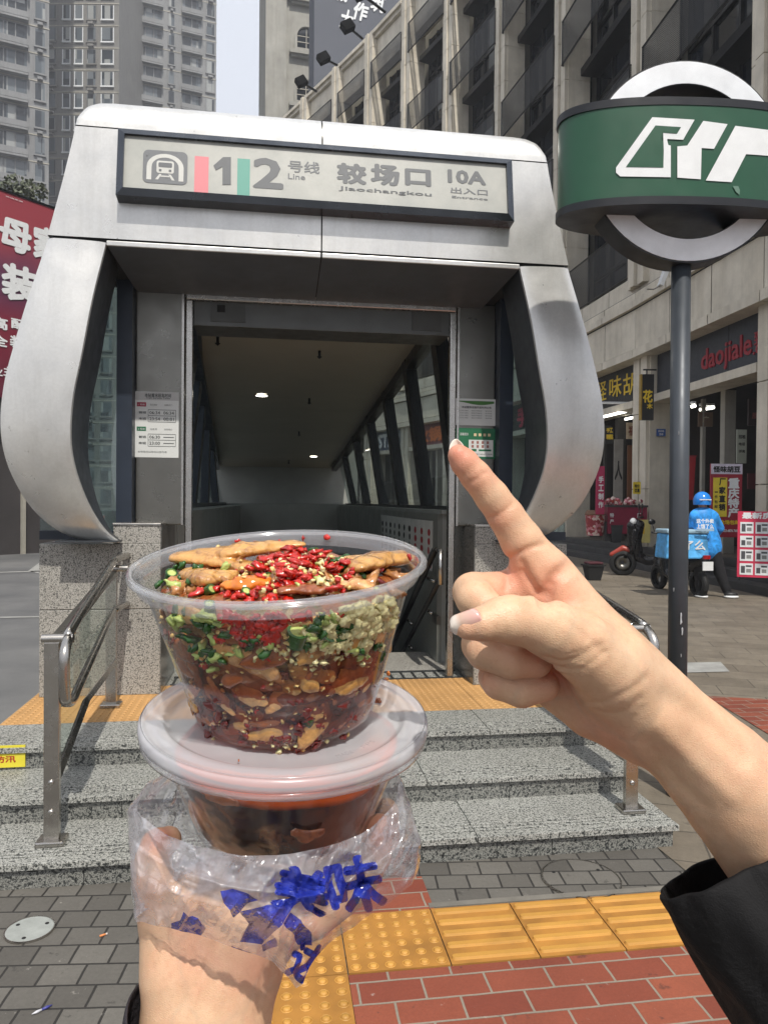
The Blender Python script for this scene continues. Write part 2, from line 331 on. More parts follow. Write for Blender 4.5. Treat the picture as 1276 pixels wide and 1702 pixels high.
MB().tube([c + d * .02, c + d * .026], .0034, 10).build('stub', mk('burnt_paper', (190, 180, 170), .8), ci, True)
c = G(70, 1678, .009); d = Vector((.7, .7, 0)).normalized()
sw = thing('candy_wrapper', 'twisted blue and white scrap lying on the dark paving', 'litter', tuple(c)); MB().tube([c, c + d * .015, c + d * .03], [.003, .0045, .001], 8).build('blue_end', mk('blue_wrap', (60, 62, 130), .4), sw, True)
MB().tube([c - d * .028, c - d * .014, c], [.001, .0042, .003], 8).build('white_end', mk('white_wrap', (190, 190, 195), .4), sw, True)
# ---------------- granite steps and platform ----------------
st = thing('granite_stairs', 'speckled grey granite steps leading up to the subway entrance', 'stairs', tuple(E(-.4, 0, 0)))
SB = [0, .365, .735]; SZ = [.107, .214, .32]; LA = [-2.3, -2.16, -2.03]; RA = [1.143, 1.13, 1.12]
for i in range(3):
    z0 = SZ[i - 1] if i else 0.0; b0, b1 = SB[i], (SB[i + 1] + .02 if i < 2 else 1.12)
    m = MB(EF); rx = [LA[i] + .02]
    while rx[-1] < RA[i] - .02: rx.append(min(RA[i] - .02, rx[-1] + (.95 if i != 1 else .88)))
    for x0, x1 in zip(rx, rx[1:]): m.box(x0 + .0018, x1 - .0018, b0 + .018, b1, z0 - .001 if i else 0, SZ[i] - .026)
    m.build('riser', M['granite_shade'], st); MB(EF).box(LA[i] + .03, RA[i] - .024, b0 + .021, b1 - .01, z0 + .002, SZ[i] - .03).build('joint_fill', M['groove'], st)
    m = MB(EF); xs = [LA[i]]; 
    while xs[-1] < RA[i]: xs.append(min(RA[i], xs[-1] + (1.13 if i % 2 else 1.27)))
    if xs[-1] - xs[-2] < .25: xs.pop(-2)
    for x0, x1 in zip(xs, xs[1:]):
        g = [.055, .085, .115]; edges = [b0] + [v for q in g for v in (b0 + q, b0 + q + .010)] + [b1]
        for k in range(0, len(edges), 2): m.box(x0 + .0018, x1 - .0018, edges[k], edges[k + 1], SZ[i] - .026, SZ[i])
        m.box(x0 + .0018, x1 - .0018, b0 + .022, b1 - .001, SZ[i] - .0275, SZ[i] - .010)
    m.build('tread', M['granite'], st, bevel=.002)
m = MB(EF); m.box(-2.03, 1.33, 1.12, HC_ - .001, 0, .312); m.build('platform', M['granite'], st)
m = MB(EF); m.box(-1.2, .66, 2.12, HC_, .312, .322); m.build('threshold', M['granite_lt'], st)
m = MB(EF)
for k in range(24): m.box(-1.25 + .0795 * k, -1.25 + .0795 * k + .012, 1.9, 2.1, .305, .3225)
m.box(-1.26, .66, 1.9, 2.1, .300, .306); m.box(-1.26, .66, 1.89, 1.9, .3, .3235); m.box(-1.26, .66, 2.1, 2.11, .3, .3235); m.build('drain_grating', mk('dark_grating', (62, 64, 64), .5, .4), st)
m = MB(EF); s_ = .3775
for i in range(9):
    for j in range(2):
        a0 = -2.02 + .372 * i; m.box(a0 + .0015, a0 + .3705, 1.122 + j * s_, 1.122 + j * s_ + s_ - .003, .31, .320)
        for p_ in range(9):
            for q_ in range(9):
                m.add([(a0 + .372 * (p_ + .5) / 9 + dx * .011, 1.122 + j * s_ + s_ * (q_ + .5) / 9 + dy * .011, .32 + dz) for dx, dy, dz in ((-1, -1, 0), (1, -1, 0), (1, 1, 0), (-1, 1, 0), (-.5, -.5, .004), (.5, -.5, .004), (.5, .5, .004), (-.5, .5, .004))], [(4, 5, 6, 7), (0, 1, 5, 4), (1, 2, 6, 5), (2, 3, 7, 6), (3, 0, 4, 7)])
m.build('tactile_strip', M['yellow_old'], st)
pl_ = MB(); q0 = PL(-40, 1240, E(0, .016, 0) + VV * .735, VV)
A_ = PL(0, 1241, E(0, .749, 0), VV); B_ = PL(43, 1272, E(0, .749, 0), VV)
fp = thing('flood_barrier_plate', 'yellow plate with red lettering on the top riser, left edge', 'sign plate', tuple(A_))
fx = UU; fz = ZZ; cc = (A_ + B_) / 2 - UU * .11; FPf = Fr(cc - VV * .004, UU, ZZ, -VV)
MB(FPf).box(-.20, (B_ - cc).dot(UU), -.052, .052, -.004, .002).build('plate', mk('yellow_plate', (214, 200, 58), .5), fp)
text('一级防汛', 'lettering', mk('red_print', (170, 50, 30), .6), Fr(cc + UU * .03 - ZZ * .012 - VV * .0075, UU, ZZ, -VV), .19, .03, .03, parent=fp)
# ---------------- subway entrance ----------------
ent = thing('subway_entrance', 'silver metal subway entrance portal with bulging sides over the stairs', 'subway entrance', tuple(E(-.35, 1.67, .32)))
AC = -.350
OUT = [(1.345, 3.545), (1.36, 3.46), (1.415, 3.22), (1.49, 2.925), (1.58, 2.6), (1.65, 2.33), (1.70, 2.12), (1.722, 1.9), (1.70, 1.68), (1.63, 1.48), (1.53, 1.345), (1.41, 1.272), (1.27, 1.248), (1.16, 1.246)]
INN = [(1.18, 2.918), (1.245, 2.6), (1.295, 2.3), (1.34, 2.07), (1.358, 1.87), (1.35, 1.70), (1.315, 1.53), (1.27, 1.40), (1.225, 1.315), (1.19, 1.275), (1.158, 1.25)]
def bfront(z): # bulging front profile
    if z > 2.9: return 1.30
    t = (2.9 - z) / 1.65; return 1.30 - .045 * math.sin(min(1, t * 1.25) * math.pi) + (.30 * (max(0, t - .62) / .38) ** 2.0)
o_ = spl(OUT[3:], 5); i_ = spl(INN, 5)
def resample(pts, n):
    L = [0]
    for p, q in zip(pts, pts[1:]): L.append(L[-1] + math.dist(p, q))
    out = []
    for k in range(n):
        s = L[-1] * k / (n - 1); j = max(0, min(len(pts) - 2, next((i for i, l in enumerate(L) if l >= s), len(L) - 1) - 1)); t = (s - L[j]) / max(1e-9, L[j + 1] - L[j])
        out.append(tuple(pts[j][c] + (pts[j + 1][c] - pts[j][c]) * t for c in (0, 1)))
    return out
NS = 44; o_ = resample(o_, NS); i_ = resample(i_, NS)
BK = 1.66
for s in (-1, 1):
    m = MB(EF); K = 9; vs = []; rows = []
    for (ho, zo), (hi, zi) in zip(o_, i_):
        row = []
        zm = (zo + zi) / 2
        # cross-section from outer back, around the front, to inner edge
        sec = [(ho, zo, BK)]
        bf = bfront(zo); bi = bfront(zi)
        sec += [(ho, zo, bf + .03), (ho - .004, zo, bf + .008)]
        for k in range(1, K):
            t = k / K; sec.append((ho + (hi - ho) * t, zo + (zi - zo) * t, bf + (bi - bf) * t - .010 * math.sin(math.pi * t)))
        sec += [(hi + .004, zi, bi + .006), (hi, zi, bi + .022)]
        rows.append([(AC + s * h, b, z) for h, z, b in sec])
    n = len(rows[0]); vs = [p for r_ in rows for p in r_]
    fs = [(i * n + k, i * n + k + 1, (i + 1) * n + k + 1, (i + 1) * n + k) for i in range(NS - 1) for k in range(n - 1)]
    if s > 0: fs = [f[::-1] for f in fs]
    m.add(vs, fs); m.build('side_cladding', M['alu'], ent, True, angle=50)
    # inner return (dark grey) of the opening
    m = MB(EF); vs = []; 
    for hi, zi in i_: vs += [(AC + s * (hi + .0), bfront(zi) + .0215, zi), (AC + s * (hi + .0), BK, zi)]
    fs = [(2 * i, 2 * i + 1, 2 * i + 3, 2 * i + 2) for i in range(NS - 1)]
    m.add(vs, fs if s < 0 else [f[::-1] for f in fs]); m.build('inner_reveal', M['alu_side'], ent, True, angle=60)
    # inner closing side block at the foot
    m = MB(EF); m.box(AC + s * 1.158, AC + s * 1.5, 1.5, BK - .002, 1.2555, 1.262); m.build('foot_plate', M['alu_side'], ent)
# header panels (two, with a centre joint), lower lip and rounded roof edge
def hw(z): # outer half width above the legs
    pts = OUT[:4][::-1]
    for (h0, z0), (h1, z1) in zip(pts, pts[1:]):
        if z0 <= z <= z1 + 1e-6: return h0 + (h1 - h0) * (z - z0) / (z1 - z0)
    return pts[-1][0]
for s in (-1, 1):
    m = MB(EF); zs = [2.937 + (3.537 - 2.937) * k / 10 for k in range(11)]
    for z0, z1 in zip(zs, zs[1:]):
        a0, a1, c0, c1 = AC + s * .004, AC + s * .004, AC + s * hw(z0), AC + s * hw(z1)
        q = [(a0, 1.292, z0), (c0 - s * .004, 1.292, z0), (c1 - s * .004, 1.292, z1), (a1, 1.292, z1)]; m.quad(*(q if s > 0 else q[::-1]))
        q = [(c0 - s * .004, 1.292, z0), (c0, 1.30, z0), (c0, BK, z0), (c0, BK, z1), (c1, 1.30, z1), (c1, 1.30, z1)]
        q = [(c0 - s * .004, 1.292, z0), (c0, 1.30, z0), (c1, 1.30, z1), (c1 - s * .004, 1.292, z1)]; m.quad(*(q if s > 0 else q[::-1]))
        q = [(c0, 1.30, z0), (c0, BK, z0), (c1, BK, z1), (c1, 1.30, z1)]; m.quad(*(q if s > 0 else q[::-1]))
    m.build('header_panel', M['alu'], ent)
    m = MB(EF); m.box(AC + s * .004, AC + s * 1.18, 1.296, 1.31, 2.900, 2.928)
    m.build('header_lip', M['alu'], ent, bevel=.004)
    prof = [(1.296, 3.546, 1.344), (1.300, 3.60, 1.338), (1.318, 3.655, 1.322), (1.352, 3.700, 1.295), (1.41, 3.728, 1.262), (1.60, 3.745, 1.24), (1.66, 3.745, 1.24)]
    prof = spl(prof, 4); m = MB(EF); vs = []
    for b, z, h in prof:
        hs = [0.004, .4, .8, h - .12, h - .05, h - .018, h - .003, h]; dz = [0, 0, 0, 0, -.006, -.018, -.04, -.075]; kf = min(1, max(0, (z - 3.546) / .12))
        vs += [(AC + s * hh, b + (.03 * (-d / .075) ** 2) * kf, z + d * kf * .8) for hh, d in zip(hs, dz)]
    n = 8; fs = [(i * n + k, i * n + k + 1, (i + 1) * n + k + 1, (i + 1) * n + k) for i in range(len(prof) - 1) for k in range(n - 1)]
    e0 = len(prof) * n; vs += [(AC + s * prof[0][2], BK, 3.546)]; fs += [(i * n + n - 1, e0, (i + 1) * n + n - 1) for i in range(len(prof) - 1)]
    m.add(vs, fs if s > 0 else [f[::-1] for f in fs]); m.build('roof_edge', M['alu'], ent, True, angle=60)
m = MB(EF); m.box(AC - 1.33, AC + 1.33, 1.31, 1.325, 2.935, 3.55); m.box(AC - 1.22, AC + 1.22, 1.36, BK, 3.52, 3.70)
m.box(AC - 1.46, AC + 1.46, 1.306, 1.32, 2.92, 2.94); m.build('joint_backing', M['groove'], ent)
# soffit, door header, ceiling, tunnel shell
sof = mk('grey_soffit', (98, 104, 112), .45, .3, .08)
for s in (-1, 1):
    m = MB(EF); q = [(AC + s * .003, 1.31, 2.902), (AC + s * 1.18, 1.31, 2.902), (AC + s * 1.12, 1.9, 2.815), (AC + s * .003, 1.9, 2.815)]; m.quad(*(q if s < 0 else q[::-1])); m.build('soffit_panel', sof, ent)
m = MB(EF); m.quad((AC - 1.3, 1.315, 2.935), (AC + 1.3, 1.315, 2.935), (AC + 1.3, 1.95, 2.85), (AC - 1.3, 1.95, 2.85)); m.build('soffit_backing', M['groove'], ent)
dh = mk('grey_door_header', (92, 94, 92), .4, .3, .1)
m = MB(EF); m.box(-1.13, .56, 1.94, 2.25, 2.63, 2.812); m.build('door_header', dh, ent, bevel=.004)
for x0, x1 in ((-1.02, -.80), (.30, .5)): MB(EF).box(x0, x1, 1.931, 1.938, 2.66, 2.79).build('access_hatch', mk('dull_hatch', (82, 84, 82), .5, .2), ent)
m = MB(EF); m.box(-.98, -.93, 1.925, 1.931, 2.72, 2.765); m.build('sensor', M['rubber'], ent)
m = MB(EF)
m.box(-1.175, .60, 1.90, 1.94, 2.785, 2.825); m.box(-1.175, -1.13, 1.90, 1.96, .32, 2.785); m.box(.555, .60, 1.90, 1.96, .32, 2.785); m.build('door_frame', M['steel'], ent, bevel=.008)
for a0, a1 in ((-1.478, -1.19), (.612, .868)):
    m = MB(EF); m.box(a0, a1, 1.9, 2.12, 1.345, 2.84); m.build('steel_column', M['steel_dk'], ent, bevel=.006)
    m = MB(EF); m.box(a1 - .006, a1 + .008, 1.892, 1.90, 1.345, 2.83) if a0 < 0 else m.box(a0 - .008, a0 + .006, 1.892, 1.90, 1.345, 2.83); m.build('column_trim', M['steel'], ent)
for a0, a1, g0 in ((-1.575, -1.482, -2.02), (.872, .965, 1.34)):
    m = MB(EF); m.box(a0, a1, 1.80, 1.95, 1.26, 2.86); m.build('side_mullion', M['dkframe'], ent)
    x0, x1 = sorted((a0 if a0 < 0 else a1, g0)); m = MB(EF); m.box(x0, x1, 1.80, 1.812, 1.26, 2.9); m.build('side_glass', M['glass'], ent)
    m = MB(EF); m.box(x0, x1, 1.79, 1.83, 1.255, 1.31); m.build('glass_sill', M['dkframe'], ent)
# granite pillars
def pillar(a0, a1, sgn):
    m = MB(EF)
    m.box(a0, a1, 1.67, 2.35, .32, .838); m.box(a0, a1, 1.67, 2.35, .842, 1.236); m.box(a0 + .01, a1 - .01, 1.68, 2.34, .83, .85)
    i0, i1 = (a1 - .275, a1) if sgn < 0 else (a0, a0 + .275)
    m.box(i0, i1, 1.672, 2.35, 1.236, 1.345); m.build('pillar', M['granite_lt'], ent, bevel=.004)
    x = a1 if sgn < 0 else a0; m = MB(EF); m.box(x - .001, x + .006 * -sgn * (1 if sgn < 0 else 1), 1.674, 2.35, .321, 1.343) if sgn < 0 else m.box(x - .006, x + .001, 1.674, 2.35, .321, 1.343); m.build('polished_face', M['granite_edge'], ent)
    m = MB(EF); m.box(i0 - .004, i1 + .004, 1.666, 1.9, 1.345, 1.362); m.build('pillar_cap', M['steel'], ent, bevel=.004)
pillar(-1.985, -1.29, -1); pillar(.680, 1.30, 1)
# tunnel
ceil = mk('tunnel_ceiling', (172, 167, 152), .7, 0, .06, 1.5); inw = mk('tunnel_wall', (150, 152, 146), .45, .1, .12, 2); inw2 = mk('steel_wall_panel', (128, 130, 124), .35, .3, .12, 2)
zc = lambda b: 2.84 - .069 * (b - 2.85)
CL = [(-1.10, 2.2), (-1.15, 2.6), (-1.45, 6.5), (-1.75, 12.5)]; CR = [(.58, 2.2), (.58, 2.85), (.58, 6), (.58, 12.5)]
m = MB(EF)
for (p, q), (r_, s_) in zip(zip(CL, CL[1:]), zip(CR, CR[1:])):
    m.quad((p[0], p[1], zc(p[1])), (q[0], q[1], zc(q[1])), (s_[0], s_[1], zc(s_[1])), (r_[0], r_[1], zc(r_[1])))
m.build('ceiling', ceil, ent)
m = MB(EF); m.hexa([(-1.6, 1.66, 3.50), (.9, 1.66, 3.50), (.9, 12.7, 2.62), (-2.1, 12.7, 2.62), (-1.6, 1.66, 3.70), (.9, 1.66, 3.70), (.9, 12.7, 2.8), (-2.1, 12.7, 2.8)]); m.build('roof', M['alu'], ent)
m = MB(EF)
m.box(-2.1, 1.1, 12.2, 12.4, -4, 2.7); m.build('end_wall', inw, ent)
m = MB(EF); m.box(-1.9, .98, 10.9, 12.2, -4, 1.46); m.build('counter_wall', inw2, ent)
m = MB(EF); m.box(.62, .98, 2.36, 10.9, 0, 1.42); m.box(.60, 1.0, 2.3, 10.9, 1.42, 1.445); m.build('low_wall', inw, ent)
m = MB(EF); m.hexa([(.585, 2.36, -4), (.62, 2.36, -4), (.62, 10.9, -4), (.585, 10.9, -4), (.585, 2.36, 1.42), (.62, 2.36, 1.42), (.62, 10.9, 1.42), (.585, 10.9, 1.42)]); m.build('stairwell_wall', inw2, ent)
m = MB(EF); m.box(-1.27, -1.22, 2.36, 10.9, -4, 1.40); m.box(-1.75, -1.27, 2.3, 10.9, 0, 1.40); m.box(-1.8, -1.2, 2.3, 10.9, 1.40, 1.425)
m.build('low_wall', inw, ent)
# glass walls with leaning mullions
def gwall(bot, top, name_m, xs, wd, mat):
    m = MB(EF); m.quad((bot, 2.36, 1.44), (bot, 11, 1.44), (top[1], 11, zc(11) - .02), (top[0], 2.36, zc(2.4) - .02)); m.build('glass_wall', M['glass'], ent)
    for b in xs:
        tz = zc(b) + .02; ta = top[0] + (top[1] - top[0]) * (b - 2.36) / 8.6; m = MB(EF)
        m.hexa([(bot - .06, b, 1.43), (bot + .04, b, 1.43), (bot + .04, b + wd, 1.43), (bot - .06, b + wd, 1.43), (ta - .06, b, tz), (ta + .04, b, tz), (ta + .04, b + wd, tz), (ta - .06, b + wd, tz)]); m.build('mullion', mat, ent)
    m = MB(EF); m.hexa([(top[0] - .05, 2.36, zc(2.36) - .09), (top[0] + .05, 2.36, zc(2.36) - .09), (top[1] + .05, 12, zc(12) - .09), (top[1] - .05, 12, zc(12) - .09), (top[0] - .05, 2.36, zc(2.36) + .3), (top[0] + .05, 2.36, zc(2.36) + .3), (top[1] + .05, 12, zc(12) + .3), (top[1] - .05, 12, zc(12) + .3)]); m.build('glass_head', mat, ent)
    m = MB(EF); m.box(bot - .07, bot + .05, 2.36, 11, 1.425, 1.475); m.build('glass_foot', mat, ent)
gwall(.80, (.60, .60), 'mullion', [2.42, 3.6, 4.9, 6.35, 8.0, 9.8], .17, M['blackf'])
gwall(-1.52, (-1.22, -1.72), 'mullion', [2.5, 3.3, 4.3, 5.5, 7.2, 9.2], .24, M['dkframe'])
# ceiling lights, sprinklers
lamp = emit('lit_downlight', (255, 250, 235), 9)
for x, y in ((435, 656), (521, 758)):
    k = ray(x, y); t = None
    nrm = Vector(ZZ) + VV * .069; A0 = E(0, 2.85, 2.84); q = CAM + k * ((A0 - CAM).dot(nrm) / k.dot(nrm))
    l = thing('downlight', 'lit round ceiling light, ' + ('the nearer, larger-looking one' if x < 500 else 'the farther one deeper in the tunnel'), 'ceiling light', tuple(q), 'lit downlights in the tunnel ceiling')
    r_ = .062 if x < 500 else .062
    fr = Fr(q, UU, VV, -ZZ); MB(fr).lathe([(r_, .003), (r_ * .98, .014), (.0005, .016)], 24).build('lens', lamp, l, True); MB(fr).lathe([(r_, 0), (r_ * 1.22, .002), (r_ * 1.2, .014), (r_, .012)], 24).build('trim_ring', M['steel'], l, True)
for x, y, lab_ in ((531, 583, 'largest, near the top middle'), (514, 662, 'second, just right of the nearer ceiling light'), (497, 717, 'third down, left of the farther light'), (362, 560, 'alone at the top left, by the sensor'), (480, 765, 'smallest and farthest of the row')):
    k = ray(x, y); q = CAM + k * ((A0 - CAM).dot(nrm) / k.dot(nrm))
    l = thing('sprinkler', 'small dark sprinkler head on the tunnel ceiling, ' + lab_, 'sprinkler', tuple(q), 'sprinklers on the tunnel ceiling')
    MB().tube([q, q - ZZ * .05], .012, 8).build('stem', M['blackf'], l, True); MB(Fr(q - ZZ * .05, UU, VV, -ZZ)).lathe([(.022, 0), (.022, .004), (.003, .02), (.0005, .022)], 10).build('head', M['blackf'], l)
# descending stairs
m = MB(EF)
for k in range(24): m.box(-1.22, .585, HC_ + .29 * k, HC_ + .29 * (k + 1), -4, .32 - .155 * (k + 1))
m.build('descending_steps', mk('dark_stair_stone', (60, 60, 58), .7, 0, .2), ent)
# glass balustrade panel with handrails inside, near the right wall
def inp(x, y, a): return PL(x, y, E(a, 0, 0), UU)
hr = thing('inner_handrail', 'black sloping handrails with chrome ends going down inside the entrance', 'handrail', tuple(inp(735, 1085, .50)))
for (x0, y0, x1, y1, r_) in ((722, 915, 655, 1065, .024), (730, 965, 668, 1085, .018)):
    p0, p1 = inp(x0, y0, .5), inp(x1, y1, .5); MB().tube([p0, p1 + (p1 - p0) * .6], r_, 10).build('rail', M['blackf'], hr, True)
p = [inp(x, y, .5) for x, y in ((716, 922), (724, 913), (732, 915), (732, 972))]; MB().tube(p, .018, 10).build('end_loop', M['steel'], hr, True)
for (x, y) in ((716, 963), (712, 1015), (680, 1033), (680, 1073)):
    q = inp(x, y, .54); MB().tube([q - VV * .12, q + VV * .12], .014, 8).build('bracket', M['steel'], hr, True)
q = inp(727, 1028, .56); MB(Fr(q, -VV, ZZ, -UU)).box(-.06, .10, -.03, .03, 0, .03).build('bracket_plate', M['steel_dk'], hr)
# posters on the stairwell wall
q0, q1 = PL(634, 864, E(.583, 0, 0), UU), PL(720, 882, E(.583, 0, 0), UU); ln = (q1 - q0).length; q2 = PL(720, 935, E(.583, 0, 0), UU)
ps = thing('safety_poster', 'row of black pictogram safety panels with a red end on the stairwell wall', 'poster', tuple(q0))
zt = 1.36; zb = .98; bl = (q0 - OO).dot(VV); br = (q1 - OO).dot(VV); wdt = bl - br
PF = Fr(E(.580, bl, zb), -VV, ZZ, -UU)
MB(PF).box(0, wdt, 0, zt - zb, 0, .003).build('sheet', mk('poster_paper', (186, 186, 180), .6), ps)
m = MB(PF); m2 = MB(PF); N_ = 10
for k in range(N_):
    x = wdt * (k + .5) / N_; mm = m2 if k > 6 else m
    mm.box(x - wdt * .036, x + wdt * .036, .02, .08, .0031, .0045)
    for j in range(3): mm.ell((x + rng.uniform(-.01, .01), .15 + j * .07, .005), wdt * .02 * rng.uniform(.6, 1.2), .03, .002, 8, 5)
m.build('pictograms', M['rubber'], ps); m2.build('red_pictograms', mk('poster_red', (150, 40, 45), .6), ps)
# ---------------- station sign ----------------
tl = math.atan2(.055, .37); SF = Fr(E(AC, 1.235, 3.34), UU, (ZZ * math.cos(tl) + VV * math.sin(tl)), (-VV * math.cos(tl) + ZZ * math.sin(tl)))
sg = thing('station_sign', 'long framed station name sign on the silver header', 'sign', tuple(SF((0, 0, 0))))
W, Hh = 1.115, .195
m = MB(SF); fw_ = .038
for a in (((-W, -Hh), (W, -Hh), (W - fw_, -Hh + fw_), (-W + fw_, -Hh + fw_)), ((W, -Hh), (W, Hh), (W - fw_, Hh - fw_), (W - fw_, -Hh + fw_)), ((W, Hh), (-W, Hh), (-W + fw_, Hh - fw_), (W - fw_, Hh - fw_)), ((-W, Hh), (-W, -Hh), (-W + fw_, -Hh + fw_), (-W + fw_, Hh - fw_))):
    m.add([(a[0][0], a[0][1], -.09), (a[1][0], a[1][1], -.09), (a[2][0], a[2][1], -.09), (a[3][0], a[3][1], -.09), (a[0][0], a[0][1], -.004), (a[1][0], a[1][1], -.004), (a[2][0], a[2][1], .012), (a[3][0], a[3][1], .012)], [(3, 2, 1, 0), (4, 5, 6, 7), (0, 1, 5, 4), (2, 3, 7, 6)])
m.build('frame', mk('anodised_dark_frame', (84, 88, 94), .24, .8, .12, 5), sg)
m = MB(SF); m.box(-W + .01, W - .01, -Hh + .01, Hh - .01, -.08, -.006)
def signpan():
    n = NT('frosted_sign_face'); v = n.pos(); f = n.noise(v, 5, 6, .7); n.set(col=n.ramp(f, [(.3, lin((152, 154, 148))), (.65, lin((170, 170, 163)))]), rough=.45); return n.m
m.build('face', signpan(), sg)
def worn(name, c, k=.5):   # peeling vinyl: bare face shows through in flakes
    n = NT(name); v = n.pos(); f = n.noise(v, 60, 5, .8); n.set(col=lin(c), rough=.5)
    tr = n.n('BsdfTransparent'); mx = n.n('MixShader'); n.l(n.ramp(f, [(k - .02, (0, 0, 0)), (k + .02, (1, 1, 1))]), mx.inputs[0]); n.l(n.b.outputs[0], mx.inputs[1]); n.l(tr.outputs[0], mx.inputs[2]); n.l(mx.outputs[0], n.out.inputs[0]); return n.m
gv = worn('grey_vinyl', (98, 101, 104), .64); gd = worn('dark_grey_vinyl', (84, 87, 90), .7)
def SQ(x, y): # pixel -> sign plane coords
    nn = SF.z; q = PL(x, y, SF((0, 0, -.004)), nn) - SF.o; return q.dot(SF.x), q.dot(SF.y)
def stext(body, x0, y0, x1, y1, mat, bold, name='lettering', **kw):  # pixel corners tl/br
    a, b = SQ(x0, y0); c, d = SQ(x1, y1)
    text(body, name, mat, Fr(SF(((a + c) / 2, (b + d) / 2, -.0045)), SF.x, SF.y, SF.z), abs(c - a), abs(b - d), bold, parent=sg, **kw)
def squad(name, x0, y0, x1, y1, mat):
    a, b = SQ(x0, y0); c, d = SQ(x1, y1); MB(SF).box(a, c, d, b, -.0055, -.0045).build(name, mat, sg)
sx0, sy0 = SQ(275, 278)
LF = Fr(SF((sx0, sy0, -.0045)), SF.x, SF.y, SF.z); U_ = .118
def rr(w, h, r, n=6):
    return [(sx * (w - r) + r * math.cos(a), sy * (h - r) + r * math.sin(a)) for sx, sy, a0 in ((1, 1, 0), (-1, 1, 90), (-1, -1, 180), (1, -1, 270)) for a in [R(a0 + 90 * k / n) for k in range(n + 1)]]
m = MB(LF); m.prism(rr(U_, U_ * .82, .03), .0008); m.build('metro_emblem', gv, sg)
facec = mk('emblem_light', (188, 188, 182), .5); m = MB(LF)
arch_o = [(-.098, -.078), (-.098, .0)] + [(.098 * math.cos(R(180 - 180 * k / 12)), .078 * math.sin(R(180 - 180 * k / 12))) for k in range(1, 12)] + [(.098, .0), (.098, -.078)]
arch_i = [(-.072, -.078), (-.072, -.004)] + [(.072 * math.cos(R(180 - 180 * k / 12)), .056 * math.sin(R(180 - 180 * k / 12))) for k in range(1, 12)] + [(.072, -.004), (.072, -.078)]
n_ = len(arch_o); m.add([(x, y, .0016) for x, y in arch_o] + [(x, y, .0016) for x, y in arch_i], [(k, k + 1, n_ + k + 1, n_ + k) for k in range(n_ - 1)])
m.prism(rr(.046, .036, .012), .0016, Fr(LF((0, .0, 0)), LF.x, LF.y, LF.z)); 
m.quad((-.03, -.042, .0016), (-.018, -.042, .0016), (-.036, -.075, .0016), (-.052, -.075, .0016)); m.quad((.018, -.042, .0016), (.03, -.042, .0016), (.052, -.075, .0016), (.036, -.075, .0016)); m.quad((-.024, -.058, .0016), (.024, -.058, .0016), (.024, -.050, .0016), (-.024, -.050, .0016))
m.build('emblem_train', facec, sg); m = MB(LF); m.prism(rr(.036, .014, .006), .0022, Fr(LF((0, .012, 0)), LF.x, LF.y, LF.z)); m.prism(rr(.007, .007, .003), .0022, Fr(LF((-.026, -.02, 0)), LF.x, LF.y, LF.z)); m.prism(rr(.007, .007, .003), .0022, Fr(LF((.026, -.02, 0)), LF.x, LF.y, LF.z)); m.build('emblem_window', gd, sg)
squad('red_line_mark', 324, 259, 346, 326, worn('faded_red', (206, 118, 124), .72)); squad('green_line_mark', 395, 263, 415, 329, worn('faded_green', (84, 150, 134), .68))
MB(SF).prism([(lambda q: (q[0], q[1]))(SQ(x, y)) for x, y in ((384, 261), (384, 307), (370, 307), (370, 277), (359, 283), (355, 275), (371, 261))], .0008, Fr(SF((0, 0, -.0045)), SF.x, SF.y, SF.z)).build('lettering', gd, sg); stext('2', 424, 263, 468, 313, gd, .035)
stext('号线', 479, 266, 531, 289, gv, .015); stext('Line', 479, 288, 507, 299, gv, .012)
stext('较', 562, 271, 607, 306, gd, .055); stext('场', 618, 273, 662, 308, gd, .055); stext('口', 675, 281, 714, 309, gd, .055)
stext('Jiaochangkou', 563, 309, 717, 328, gd, .012); stext('10A', 745, 282, 806, 307, gd, .045); stext('出入口', 749, 311, 810, 325, gv, .02); stext('Entrance', 751, 325, 810, 333, gv, .018)
# ---------------- notices on the steel columns ----------------
paper = mk('notice_paper', (206, 208, 205), .5, 0, .03); ink = mk('notice_ink', (70, 74, 74), .6); inkr = mk('notice_red', (150, 36, 62), .6); inkg = mk('notice_green', (28, 100, 66), .6)
CFf = lambda a, z, b=1.9: Fr(E(a, b, z), UU, ZZ, -VV)
def CQ(x, y, b=1.896): q = PL(x, y, E(0, b, 0), VV); d = q - OO; return d.dot(UU), d.z
def notice(name, label, x0, y0, x1, y1):
    a0, z1 = CQ(x0, y0); a1, z0 = CQ(x1, y1); t = thing(name, label, 'notice', tuple(E((a0 + a1) / 2, 1.896, z0)))
    return t, a0, a1, z0, z1
t, a0, a1, z0, z1 = notice('timetable_notice', 'white train timetable sheet on the left steel column', 225, 650, 297, 761)
fr = Fr(E(a0, 1.8995, z0), UU, ZZ, -VV); wv, hv = a1 - a0, z1 - z0
MB(fr).box(0, wv, 0, hv, 0, .003).build('sheet', paper, t); MB(fr).box(0, wv, hv * .87, hv, .0031, .0035).build('heading_band', mk('notice_grey', (176, 176, 174), .5), t)
def nt_(body, x, y, w_, h_, mat, bold=.01, f=None, tt=None): text(body, 'lettering', mat, Fr((f or fr)((x, y, .0042)), UU, ZZ, -VV), w_, h_, bold, parent=tt or t)
nt_('本站首末班车时间', wv * .52, hv * .945, wv * .6, .024, ink, .03); nt_('Train Service Times', wv * .52, hv * .905, wv * .56, .012, ink)
